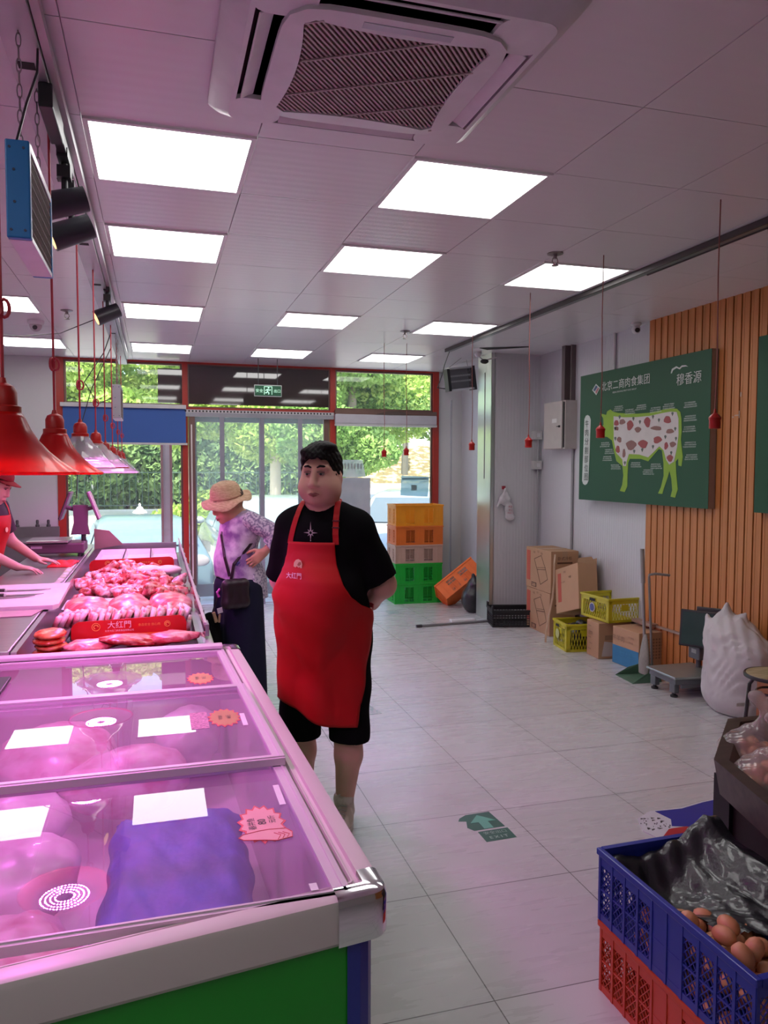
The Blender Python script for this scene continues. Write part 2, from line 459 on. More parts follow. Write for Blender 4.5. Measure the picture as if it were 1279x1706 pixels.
# pale wall cladding with fine vertical ribs, as a wave bump
def ribs(name, col, axis, scale, rough=0.3, strength=0.25, vary=0.03):
    m = mat(name, col, rough, vary=vary, scale=1.6)
    n = m.node_tree; p = [x for x in n.nodes if x.type == 'BSDF_PRINCIPLED'][0]
    geo = n.nodes.new('ShaderNodeNewGeometry'); w = n.nodes.new('ShaderNodeTexWave'); w.bands_direction = axis; w.inputs['Scale'].default_value = scale; w.wave_profile = 'SIN'
    n.links.new(geo.outputs['Position'], w.inputs['Vector'])
    b = n.nodes.new('ShaderNodeBump'); b.inputs['Strength'].default_value = strength; b.inputs['Distance'].default_value = 0.004
    n.links.new(w.outputs['Fac'], b.inputs['Height']); n.links.new(b.outputs[0], p.inputs['Normal'])
    return m
wall_y = ribs('ribbed_wall_y', (0.60, 0.60, 0.63), 'Y', 9.0)
wall_x = ribs('ribbed_wall_x', (0.60, 0.60, 0.62), 'X', 9.0)
struct(MB().bx(WX, WX + 0.15, -2.6, 7.45, 0, CZ + 0.15), 'wall_right', wall_y)
struct(MB().bx(3.72, 4.07, 7.78, FY, 0, CZ + 0.15), 'wall_far_right', wall_y)
struct(MB().bx(3.36, 4.07, 7.45, 7.78, 0, CZ + 0.15), 'wall_column', wall_x)
alum = mat('aluminium', (0.62, 0.64, 0.62), 0.28, 0.85, vary=0.04, scale=3)
struct(MB().bx(3.352, 3.36, 7.435, 7.785, 0, CZ).bx(3.352, 3.385, 7.437, 7.447, 0, CZ).bx(3.395, 3.398, 7.444, 7.45, 0, CZ), 'trim_1', alum)
struct(MB().bx(-2.75, -2.6, -2.6, FY + 0.1, 0, CZ + 0.15), 'wall_left', wall_y)
struct(MB().bx(-2.75, 4.07, -2.75, -2.6, 0, CZ + 0.15), 'wall_back', wall_x)
struct(MB().bx(-2.6, -1.03, FY - 0.02, FY + 0.12, 0, CZ + 0.15).bx(3.40, 4.07, FY, FY + 0.15, 0, CZ + 0.15), 'wall_front', mat('plain_white_wall', (0.62, 0.62, 0.61), 0.45, vary=0.03, scale=2))
struct(MB().bx(-2.9, 4.2, -2.8, FY + 0.25, CZ + 0.15, CZ + 0.4), 'trim_roof', mat('roof_slab', (0.3, 0.3, 0.3), 0.9))

# --- wood slat cladding
sl = MB(); sl.bx(3.885, WX, -2.5, 5.50, 0.0, CZ)
y = 5.49; k = 0
while y > 0.3:
    sl.bx(3.858, 3.886, y - 0.080, y - 0.034, 0.0, CZ); sl.bx(3.862, 3.886, y - 0.027, y - 0.009, 0.0, CZ); y -= 0.080
def slat_mat():
    return two_tone('orange_wood', (0.50, 0.175, 0.045), (0.62, 0.24, 0.075), scale=3, lo=0.3, hi=0.7, rough=0.45, stretch=(6, 6, 0.35))
struct(sl, 'wall_right_cladding', slat_mat())
struct(MB().bx(3.80, 3.86, 5.28, 5.56, 0.335, 0.36).bx(3.835, 3.858, 2.0, 5.5, 0.335, 0.352), 'trim_2', mat('metal_rail', (0.45, 0.32, 0.25), 0.4, 0.5))

# --- ceiling panels
cm_ = mat('ceiling_panel', (0.74, 0.73, 0.74), 0.30, vary=0.02, scale=2)
_n = cm_.node_tree; _p = [x for x in _n.nodes if x.type == 'BSDF_PRINCIPLED'][0]
_g = _n.nodes.new('ShaderNodeNewGeometry'); _w = _n.nodes.new('ShaderNodeTexWave'); _w.bands_direction = 'Y'; _w.inputs['Scale'].default_value = 5.2
_n.links.new(_g.outputs['Position'], _w.inputs['Vector']); _b = _n.nodes.new('ShaderNodeBump'); _b.inputs['Strength'].default_value = 0.12; _b.inputs['Distance'].default_value = 0.004
_n.links.new(_w.outputs['Fac'], _b.inputs['Height']); _n.links.new(_b.outputs[0], _p.inputs['Normal'])
XS = [-2.6, -2.03, -1.43, -0.83, -0.23, 0.37, 0.97, 1.57, 2.17, 2.77, 3.35, 3.93]
YS = [-2.6, -1.9, -1.3, -0.7, -0.1, 0.5, 1.1, 1.69, 2.29, 2.89, 3.49, 4.10, 4.70, 5.34, 5.98, 6.58, 7.21, 7.85, 8.45, 9.15]
ce = MB(); ce.bx(-2.6, 3.93, -2.6, FY, CZ + 0.012, CZ + 0.02)
LIGHTS = []
for cx_, rows in ((0.07, (3.19, 4.40, 6.28, 8.15)), (1.27, (3.19, 4.40, 6.28, 8.15)), (2.47, (4.40, 6.28, 8.15)), (-1.13, (6.28, 8.15))):
    for r_ in rows: LIGHTS.append((cx_, r_))
LIGHTS += [(-1.13, 1.39), (-1.13, 0.20), (0.07, -0.40)]  # unseen panels, added to brighten the freezer front
for i in range(len(XS) - 1):
    for j in range(len(YS) - 1):
        ax, bx_, ay, by = XS[i], XS[i + 1], YS[j], YS[j + 1]
        if any(ax < lx < bx_ and ay < ly < by for lx, ly in LIGHTS): continue
        ce.bx(ax + 0.002, bx_ - 0.002, ay + 0.002, by - 0.002, CZ, CZ + 0.012)
struct(ce, 'ceiling', cm_)
# panel lights
pm = emis('light_panel', (1.0, 0.985, 0.97), PANEL)
ROWN = {3.19: 'nearest row', 4.40: 'second row', 6.28: 'third row', 8.15: 'row nearest the glass front'}
COLN = {0.07: 'left of centre, just right of the spotlight track', 1.27: 'centre, beyond the air conditioner', 2.47: 'right, beside the long rail', -1.13: 'far left, beyond the camera dome side'}
root = thing('ceiling_light', 'x', 'ceiling light', (0, 0, CZ), 'square panel lights in the ceiling', local=True)
fr = MB()
for sx in (-1, 1): fr.bx(sx * 0.28, sx * 0.298, -0.298, 0.298, -0.008, 0.006)
for sy in (-1, 1): fr.bx(-0.28, 0.28, sy * 0.28, sy * 0.298, -0.008, 0.006)
fr.build('frame', mat('white_frame', (0.75, 0.75, 0.75), 0.4), root)
MB().bx(-0.281, 0.281, -0.281, 0.281, -0.004, 0.002).build('diffuser', pm, root)
for i, (lx, ly) in enumerate(LIGHTS):
    if ly < 2: lab = {(-1.13, 1.39): 'added unseen panel light above the freezer, left of the near red lamp', (-1.13, 0.20): 'added unseen panel light behind the viewer on the far left', (0.07, -0.40): 'added unseen panel light straight behind the viewer'}[(lx, ly)]
    elif lx == 0.07: lab = 'square white panel light beside the left spotlight track, %s' % ROWN[ly]
    elif lx == 1.27: lab = 'square white panel light in the middle column, %s' % ROWN[ly]
    elif lx == 2.47: lab = 'square white panel light left of the right ceiling rail, %s' % ROWN[ly]
    else: lab = 'square white panel light at far left above the worker, %s' % ROWN[ly]
    if i == 0: root.location = (lx, ly, CZ); root['label'] = lab
    else: dup(root, (lx, ly, CZ), label=lab)

# --- glass front
red = mat('red_frame', (0.42, 0.035, 0.02), 0.4, vary=0.05)
bronze = mat('bronze_frame', (0.20, 0.12, 0.10), 0.35, 0.4)
greyf = mat('grey_frame', (0.36, 0.37, 0.40), 0.4, 0.3)
wing = glass('window_glass', (0.97, 0.99, 0.98), 1.45, haze=0.06, hscale=1.5)
hazg = glass('hazy_glass', (0.95, 0.98, 0.97), 1.45, haze=0.24, hazecol=(0.80, 0.90, 0.88), hscale=1.2)
def frame_rect(mb, x0, x1, z0, z1, t, y0, y1):
    mb.bx(x0, x0 + t, y0, y1, z0, z1); mb.bx(x1 - t, x1, y0, y1, z0, z1)
    mb.bx(x0 + t, x1 - t, y0, y1, z0, z0 + t); mb.bx(x0 + t, x1 - t, y0, y1, z1 - t, z1)
posts = [(-1.035, -0.955), (0.295, 0.355), (2.012, 2.075), (3.325, 3.40)]
fm = MB()
for a, b in posts: fm.bx(a, b, FY - 0.03, FY + 0.05, 0, CZ)
fm.bx(-1.0, 3.35, FY - 0.02, FY + 0.05, CZ - 0.02, CZ)
fm.bx(-0.955, 0.295, FY - 0.02, FY + 0.05, 2.27, 2.31); fm.bx(0.355, 2.012, FY - 0.025, FY + 0.05, 2.27, 2.295); fm.bx(2.075, 3.325, FY - 0.02, FY + 0.05, 2.27, 2.31)
fm.bx(-0.955, 0.295, FY - 0.02, FY + 0.05, 0.0, 0.06); fm.bx(2.075, 3.325, FY - 0.03, FY + 0.05, 0.0, 0.065)
struct(fm, 'trim_3', red)
for i, (a, b, z0, z1) in enumerate(((-0.955, 0.295, 0.06, 2.27), (-0.955, 0.295, 2.31, CZ - 0.02), (2.075, 3.325, 0.065, 2.27), (2.075, 3.325, 2.31, CZ - 0.02))):
    w = struct(MB().add([(a, FY + 0.01, z0), (b, FY + 0.01, z0), (b, FY + 0.01, z1), (a, FY + 0.01, z1)], [(0, 1, 2, 3)]), 'window_%d' % (i + 1), wing)
    f2 = MB(); frame_rect(f2, a, b, z0, z1, 0.022, FY + 0.0, FY + 0.03); f2.build('window_frame', bronze, w)
# dark transom over the door: tinted glass that mirrors the room
dk = mat('dark_tinted_panel', (0.045, 0.032, 0.028), 0.04, vary=0.02, spec=0.9, coat=0.5)
w = struct(MB().bx(0.355, 2.012, FY + 0.0, FY + 0.01, 2.335, CZ - 0.03), 'window_5', dk)
f2 = MB(); frame_rect(f2, 0.355, 2.012, 2.295, CZ - 0.02, 0.014, FY - 0.01, FY + 0.03); f2.build('window_frame', bronze, w)
MB().bx(0.03, 0.295, FY - 0.012, FY - 0.006, 2.34, CZ - 0.08).build('dark_film', dk, bpy.data.objects['window_2'])
# doorway: side jambs, sliding door further out, threshold
d = MB()
d.bx(0.36, 0.43, FY - 0.05, FY + 0.03, 0, 2.2); d.bx(1.94, 2.0, FY - 0.0, FY + 0.05, 0, 2.2)
struct(d, 'trim_4', bronze)
struct(MB().bx(0.385, 0.40, FY - 0.056, FY - 0.05, 0.1, 2.1), 'trim_5', mat('pale_strip', (0.7, 0.68, 0.62), 0.4))
door = thing('door_1', None, None, (1.15, FY + 0.45, 0)); door['kind'] = 'structure'
d = MB(); d.bx(0.40, 2.1, 9.58, 9.62, 0.04, 0.19); d.bx(0.40, 2.1, 9.58, 9.62, 2.16, 2.25); d.bx(0.40, 0.47, 9.58, 9.62, 0.19, 2.16); d.bx(2.03, 2.1, 9.58, 9.62, 0.19, 2.16); d.bx(1.22, 1.28, 9.58, 9.62, 0.19, 2.16)
d.build('door_frame', mat('dark_grey_frame', (0.10, 0.105, 0.115), 0.4, 0.3), door)
MB().add([(0.47, 9.6, 0.19), (2.03, 9.6, 0.19), (2.03, 9.6, 2.16), (0.47, 9.6, 2.16)], [(0, 1, 2, 3)]).build('door_glass', wing, door)
# soft curtain of clear sheets with grey magnetic edges hung in the doorway
top = thing('curtain_rail', 'grey perforated rail across the doorway that carries the clear door curtain', 'rail', (1.18, FY - 0.03, 2.2))
r_ = MB().bx(0.30, 2.05, FY - 0.06, FY - 0.035, 2.19, 2.235); r_.build('rail', greyf, top)
pr_ = MB()
for i in range(44): pr_.bx(0.32 + i * 0.039, 0.338 + i * 0.039, FY - 0.066, FY - 0.05, 2.243, 2.262)
pr_.build('clip', mat('dark_clip', (0.04, 0.04, 0.04), 0.6), top); top.children[-1]['kind'] = 'stuff'
MB().bx(0.30, 2.05, FY - 0.062, FY - 0.045, 2.236, 2.27).build('backing', mat('light_strip', (0.6, 0.6, 0.6), 0.5), top)
edges = [0.43, 0.735, 1.195, 1.645, 1.93]
words = ['leftmost', 'second from left, behind the straw hat', 'second from right, behind the apron man', 'rightmost']
for i in range(4):
    a, b = edges[i], edges[i + 1]
    t = thing('door_curtain', 'clear plastic door curtain sheet, %s of four' % words[i] if i in (0, 3) else 'clear plastic door curtain sheet, %s' % words[i], 'door curtain', ((a + b) / 2, FY - 0.048, 0.02), 'clear plastic sheets hung in the doorway')
    n_ = 8; vs = []; 
    for j in range(n_ + 1):
        u = a + (b - a) * j / n_; yy = FY - 0.048 + 0.006 * math.sin(j * 2.2 + i)
        vs += [(u, yy, 0.03), (u, yy, 2.19)]
    MB().add(vs, [(2 * j, 2 * j + 2, 2 * j + 3, 2 * j + 1) for j in range(n_)]).build('sheet', hazg, t, smooth=True)
    if i < 3: MB().bx(b - 0.028, b + 0.024, FY - 0.055, FY - 0.04, 0.0, 2.19).build('magnetic_edge', mat('grey_edge', (0.30, 0.31, 0.36), 0.45), t)
# perforated threshold mat
tm = two_tone('perforated_mat', (0.62, 0.66, 0.66), (0.10, 0.11, 0.11), scale=26, lo=0.13, hi=0.11, rough=0.6, kind='voronoi')
tag(MB().bx(0.45, 1.95, FY + 0.02, FY + 0.40, 0.0, 0.012).build('door_mat', tm), 'pale perforated mat on the floor in the open doorway', 'mat')
# outer open door posts seen through the left window
t = thing('open_door_leaf', 'pink and white painted door leaf edge standing open outside the left window', 'door leaf', (0.12, 10.2, -0.45))
MB().bx(0.055, 0.085, 10.15, 10.25, -0.45, 2.2).bx(0.165, 0.195, 10.15, 10.25, -0.45, 2.2).build('frame', mat('pinkish_frame', (0.36, 0.13, 0.12), 0.5), t)
MB().bx(0.085, 0.165, 10.17, 10.23, -0.45, 2.2).build('leaf', mat('pale_leaf', (0.6, 0.5, 0.5), 0.4), t)

# --- blinds
t = thing('roller_blind', 'blue roller blind half lowered over the left window', 'blind', (-0.33, FY - 0.06, 1.865))
MB().bx(-0.965, 0.33, FY - 0.066, FY - 0.062, 1.885, 2.27).build('fabric', mat('blue_fabric', (0.045, 0.12, 0.37), 0.8, vary=0.08, scale=1.2, sss=0.0), t)
MB().bx(-0.99, 0.335, FY - 0.10, FY - 0.05, 2.27, 2.315, 0.006).build('headbox', mat('grey_headbox', (0.55, 0.56, 0.55), 0.4), t)
MB().bx(-0.965, 0.345, FY - 0.075, FY - 0.055, 1.865, 1.887).build('bottom_rail', MATS['grey_headbox'], t)
t = thing('roller_blind', 'white roller blind rolled up above the right window', 'blind', (2.7, FY - 0.06, 2.14))
MB().bx(2.06, 3.345, FY - 0.11, FY - 0.05, 2.14, 2.255, 0.01).build('fabric', mat('grey_white_blind', (0.50, 0.49, 0.53), 0.6), t)
MB().bx(2.06, 3.345, FY - 0.115, FY - 0.05, 2.115, 2.14).build('bottom_rail', MATS['grey_headbox'], t)
MB().bx(2.06, 3.345, FY - 0.10, FY - 0.04, 2.255, 2.305).build('headbox', bronze, t)
MB().prism([(-0.24, 0), (0.24, 0), (0.08, 0.045), (-0.06, 0.045)], 0.01, basis((1, 0, 0), (0, 0, 1)), (2.78, FY - 0.102, 2.256)).build('bracket', mat('dark_bracket', (0.1, 0.07, 0.06), 0.5), t)
# sheets on the right window
tag(MB().bx(2.10, 2.53, FY + 0.035, FY + 0.04, 0.75, 1.49).build('white_board', glass('frosted_board', (0.5, 0.5, 0.5), 1.3, haze=0.85, hazecol=(0.62, 0.58, 0.60))), 'large plain whitish board against the outside of the right window', 'board')
t = MB(); t.prism([(2.13, 1.50), (2.47, 1.50), (2.43, 1.71), (2.18, 1.71)], 0.003, basis((1, 0, 0), (0, 0, 1)), (0, FY + 0.035, 0))
o = tag(t.build('window_sticker', glass('frost_sticker', (0.8, 0.8, 0.8), 1.3, haze=0.35, hazecol=(0.85, 0.85, 0.85))), 'pale translucent sticker with fine lines above the white board on the right window', 'sticker')
mm = MB()
for i in range(6): mm.bx(2.2 + i * 0.04, 2.222 + i * 0.04, FY + 0.030, FY + 0.031, 1.60, 1.665)
mm.build('print', mat('grey_print', (0.35, 0.38, 0.38), 0.6), o)
t = thing('window_poster', 'pale blue square poster with a small dark square on the right window', 'poster', (3.10, FY + 0.03, 1.28))
MB().prism([(2.92, 1.27), (3.28, 1.25), (3.30, 1.50), (2.93, 1.52)], 0.003, basis((1, 0, 0), (0, 0, 1)), (0, FY + 0.035, 0)).build('sheet', glass('blue_sheet', (0.7, 0.8, 0.85), 1.3, haze=0.6, hazecol=(0.45, 0.66, 0.70)), t)
MB().bx(2.94, 3.28, FY + 0.027, FY + 0.029, 1.465, 1.49).build('band', mat('teal_band', (0.16, 0.36, 0.42), 0.5), t)
MB().bx(3.06, 3.13, FY + 0.027, FY + 0.029, 1.33, 1.40).build('dark_square', mat('slate_square', (0.22, 0.33, 0.36), 0.5), t)
# ================================================================== outside
GZ = -0.45
pav = two_tone('pavement', (0.50, 0.48, 0.44), (0.62, 0.60, 0.54), scale=0.6, lo=0.3, hi=0.7, rough=0.9)
g = MB(); g.bx(-40, 50, FY + 0.5, 29.5, GZ - 0.1, GZ); struct(g, 'ground', pav)
struct(MB().bx(-2.9, 4.6, FY + 0.15, FY + 0.9, GZ, -0.005), 'trim_6', mat('step_stone', (0.45, 0.45, 0.43), 0.8))
struct(MB().bx(-60, 70, 29.5, 60, GZ - 0.1, GZ + 0.02), 'ground_verge', two_tone('verge', (0.10, 0.16, 0.04), (0.38, 0.34, 0.16), scale=0.8, lo=0.35, hi=0.6, rough=1.0))
struct(MB().bx(-9, 7.3, 25.6, 29.4, GZ, 0.10), 'ground_terrace', two_tone('terrace', (0.62, 0.58, 0.42), (0.72, 0.70, 0.60), scale=0.9, lo=0.3, hi=0.7, rough=0.9))
leafA = two_tone('leaf_bright', (0.26, 0.42, 0.07), (0.56, 0.70, 0.20), scale=1.5, lo=0.35, hi=0.65, rough=0.6, trl=0.45)
leafB = two_tone('leaf_mid', (0.17, 0.33, 0.07), (0.40, 0.58, 0.17), scale=1.2, lo=0.35, hi=0.65, rough=0.6, trl=0.4)
leafC = two_tone('leaf_deep', (0.10, 0.20, 0.07), (0.28, 0.42, 0.14), scale=1.5, lo=0.35, hi=0.65, rough=0.7, trl=0.3)
bark = mat('bark', (0.30, 0.25, 0.19), 0.9, vary=0.2, scale=6, bump=0.5)
rng = np.random.default_rng(5)
def leaves(blobs, n, size):
    """blobs: (centre, radii); leaf quads scattered in shells"""
    mb = MB(); tot = sum(b[1][0] * b[1][1] + b[1][0] * b[1][2] for b in blobs)
    for c, r in blobs:
        k = int(n * (r[0] * r[1] + r[0] * r[2]) / tot)
        u = rng.normal(size=(k, 3)); u /= np.linalg.norm(u, axis=1)[:, None]
        rad = rng.uniform(0.55, 1.0, k) ** 0.5
        p = np.array(c) + u * np.array(r) * rad[:, None]
        a = rng.normal(size=(k, 3)); a /= np.linalg.norm(a, axis=1)[:, None]
        b = np.cross(a, rng.normal(size=(k, 3))); b /= np.linalg.norm(b, axis=1)[:, None]
        s = size * rng.uniform(0.6, 1.3, k)[:, None]
        A = p - a * s; Bq = p + b * s * 0.5; Cq = p + a * s; Dq = p - b * s * 0.5
        st = len(mb.v)
        mb.v += [tuple(q) for q in np.stack([A, Bq, Cq, Dq], 1).reshape(-1, 3).tolist()]
        mb.f += [(st + 4 * i, st + 4 * i + 1, st + 4 * i + 2, st + 4 * i + 3) for i in range(k)]
    return mb
def tree(label, x, y, h, blobs, n, size, m, trunk=0.16, group='trees outside beyond the railings', lean=0.0, trunkmat=None):
    t = thing('tree', label, 'tree', (x, y, GZ), group)
    leaves([((x + b[0], y + b[1], b[2]), b[3]) for b in blobs], n, size).build('foliage', m, t)
    tr = MB(); tr.tube([(x, y, GZ), (x + lean * 0.3, y, GZ + h * 0.35), (x + lean, y, GZ + h * 0.7), (x + lean * 1.3, y, GZ + h)], [trunk * 1.2, trunk, trunk * 0.75, trunk * 0.4], 10)
    for s in (-1, 1): tr.tube([(x + lean * 0.6, y, GZ + h * 0.5), (x + lean + s * h * 0.12, y + 0.2, GZ + h * 0.72), (x + s * h * 0.25, y, GZ + h * 0.92)], [trunk * 0.5, trunk * 0.35, trunk * 0.15], 6)
    tr.build('trunk', trunkmat or bark, t, smooth=True)
    return t
def bl(w, z0, z1, n, r):
    o = []
    for i in range(n):
        o.append((rng.uniform(-w, w), rng.uniform(-1.6, 1.6), rng.uniform(z0, z1), (r * rng.uniform(0.8, 1.3), r * rng.uniform(0.8, 1.2), r * rng.uniform(0.6, 0.9))))
    return o
tree('tree with broad bright crown beyond the left window', -3.2, 25.0, 6, bl(2.6, 2.8, 6.2, 16, 1.2), 34000, 0.09, leafA)
tree('tree with bright crown straight behind the left red post', 1.0, 24.0, 6, bl(2.2, 3.0, 6.0, 14, 1.1), 32000, 0.085, leafA, trunkmat=mat('pale_bark', (0.55, 0.48, 0.38), 0.9, vary=0.1, scale=5))
tree('yellow green tree behind the glass door', 3.4, 23.0, 6, bl(2.0, 2.6, 5.4, 14, 1.1), 32000, 0.085, leafA, trunkmat=MATS['pale_bark'])
tree('tree with low feathery branches behind the apron man', 5.0, 20.0, 5.5, bl(1.5, 1.9, 4.6, 14, 0.9), 32000, 0.075, leafB)
tree('tree with spreading leafy crown beyond the right window', 8.2, 22.0, 6, bl(2.2, 2.9, 5.6, 14, 1.0), 32000, 0.08, leafA, trunk=0.14)
tree('tall dark tree far beyond the left window', -1.5, 34.0, 8, bl(5.0, 1.6, 8.0, 20, 1.9), 26000, 0.17, leafC)
tree('tall dark tree far beyond the glass door', 6.0, 36.0, 8, bl(5.0, 2.0, 8.5, 20, 2.0), 26000, 0.17, leafB)
tree('tall dark tree far beyond the right window', 13.5, 35.0, 8, bl(4.5, 3.2, 8.5, 20, 2.0), 26000, 0.17, leafB)
# hedges
def hedge(label, x0, x1, y, z0, z1, n, size, m):
    b = []; k = max(3, int((x1 - x0) / 0.8))
    for i in range(k): b.append(((x0 + (x1 - x0) * (i + 0.5) / k, y + rng.uniform(-.2, .2), (z0 + z1) / 2), ((x1 - x0) / k * 0.75, 0.5, (z1 - z0) / 2 * rng.uniform(0.85, 1.1))))
    return tag(leaves(b, n, size).build('hedge', m), label, 'hedge')
hedge('long dark hedge behind the dark railings on the left', -7, 5.5, 31.2, GZ, 3.2, 15000, 0.2, leafC)
hedge('dark hedge behind the railings on the right', 6, 12.5, 31.5, GZ, 1.4, 7000, 0.17, leafC)
tag(leaves([((1.0, 23.5, 0.0), (1.3, 0.7, 0.55)), ((1.6, 23.8, 0.35), (0.9, 0.6, 0.6)), ((0.3, 23.2, -0.15), (0.6, 0.5, 0.3))], 3200, 0.1).build('bush', leafA), 'bright yellow green bush outside at the right of the stone lantern', 'bush')
# railings
ironm = mat('fence_iron', (0.06, 0.11, 0.08), 0.6)
def railing(label, x0, x1, y, z0, z1, step=0.22):
    f = thing('fence', label, 'fence', ((x0 + x1) / 2, y, z0), 'railings outside')
    MB().bx(x0, x1, y - 0.02, y + 0.02, z1 - 0.09, z1 - 0.05).bx(x0, x1, y - 0.02, y + 0.02, z0 + 0.18, z0 + 0.22).build('rail', ironm, f)
    b = MB(); x = x0
    while x < x1: b.cyl((x, y, z0), (x, y, z1), 0.013, n=5, caps=False); x += step
    b.build('bars', ironm, f); f.children[-1]['kind'] = 'stuff'
    return f
railing('long dark iron railings seen through the left window', -6.0, 7.2, 29.8, 0.02, 1.5)
railing('dark iron railings seen above the parked cars on the right', 8.4, 14.0, 29.8, GZ, 1.2)
# stone wall with gap on the right and litter-covered bank above it
wm = two_tone('stone_wall', (0.48, 0.44, 0.36), (0.62, 0.58, 0.47), scale=1.2, lo=0.3, hi=0.7, rough=0.9)
g = MB(); g.bx(7.4, 13.5, 27.0, 27.4, 0.55, 1.05); g.bx(7.4, 9.0, 27.0, 27.4, GZ, 0.55); g.bx(11.0, 13.5, 27.0, 27.4, GZ, 0.55)
tag(g.build('stone_wall', wm), 'pale stone garden wall with an opening beyond the right window', 'wall')
bank = MB(); nx = 24
for i in range(nx + 1):
    x = 5.8 + i * 0.42
    for j, (yy, zz) in enumerate(((27.5, 0.6), (28.2, 1.25), (29.6, 2.0), (31, 2.5))): bank.v.append((x, yy, zz + 0.12 * math.sin(i * 1.7 + j * 2.1)))
bank.f = [(i * 4 + j, (i + 1) * 4 + j, (i + 1) * 4 + j + 1, i * 4 + j + 1) for i in range(nx) for j in range(3)]
bm_ = two_tone('leaf_litter', (0.16, 0.13, 0.06), (0.72, 0.55, 0.25), scale=3.5, lo=0.48, hi=0.60, rough=1.0, bump=0.3, stretch=(1, 1, 3))
tag(bank.build('leaf_covered_bank', bm_, recalc=True), 'sunlit bank covered with dry leaves above the stone wall outside', 'bank')
for i, (x, hh, lb) in enumerate(((9.2, 3.6, 'slim dark tree trunk standing left on the sunlit bank'), (10.55, 3.8, 'slim dark tree trunk standing right on the sunlit bank'))):
    tag(MB().tube([(x, 28.5, 0.9), (x + 0.05, 28.5, 2.6), (x, 28.5, hh)], [0.15, 0.13, 0.12], 8).build('slim_tree', mat('dark_bark', (0.10, 0.10, 0.08), 0.9, vary=0.15), smooth=True), lb, 'tree trunk', 'slim trunks on the bank')
# stone lantern, traffic pylon
t = thing('stone_lantern', 'small stone lantern with a white curved roof on a tapered base outside', 'lantern', (-0.42, 21.0, GZ))
stn = mat('lantern_stone', (0.42, 0.40, 0.36), 0.9, vary=0.1)
lc = (-0.42, 21.0, 0); t.scale = (0.5, 0.5, 0.78)
MB().lathe([(0.34, GZ), (0.16, 0.42)], lc, 4, closed=True).build('base', stn, t)
MB().lathe([(0.20, 0.42), (0.26, 0.5), (0.18, 0.52), (0.17, 0.66), (0.24, 0.68)], lc, 6, closed=True).build('lamp_house', stn, t)
MB().lathe([(0.36, 0.68), (0.34, 0.73), (0.22, 0.78), (0.12, 0.88), (0.05, 0.90), (0.06, 0.96), (0.0, 1.02)], lc, 6).build('roof', mat('lantern_white', (0.8, 0.82, 0.78), 0.7), t)
tag(MB().lathe([(0.33, GZ), (0.05, 0.38), (0.0, 0.42)], (-2.45, 19.5, 0), 4, closed=True).build('bollard', stn), 'grey tapered stone bollard outside at the left edge of the window', 'bollard')

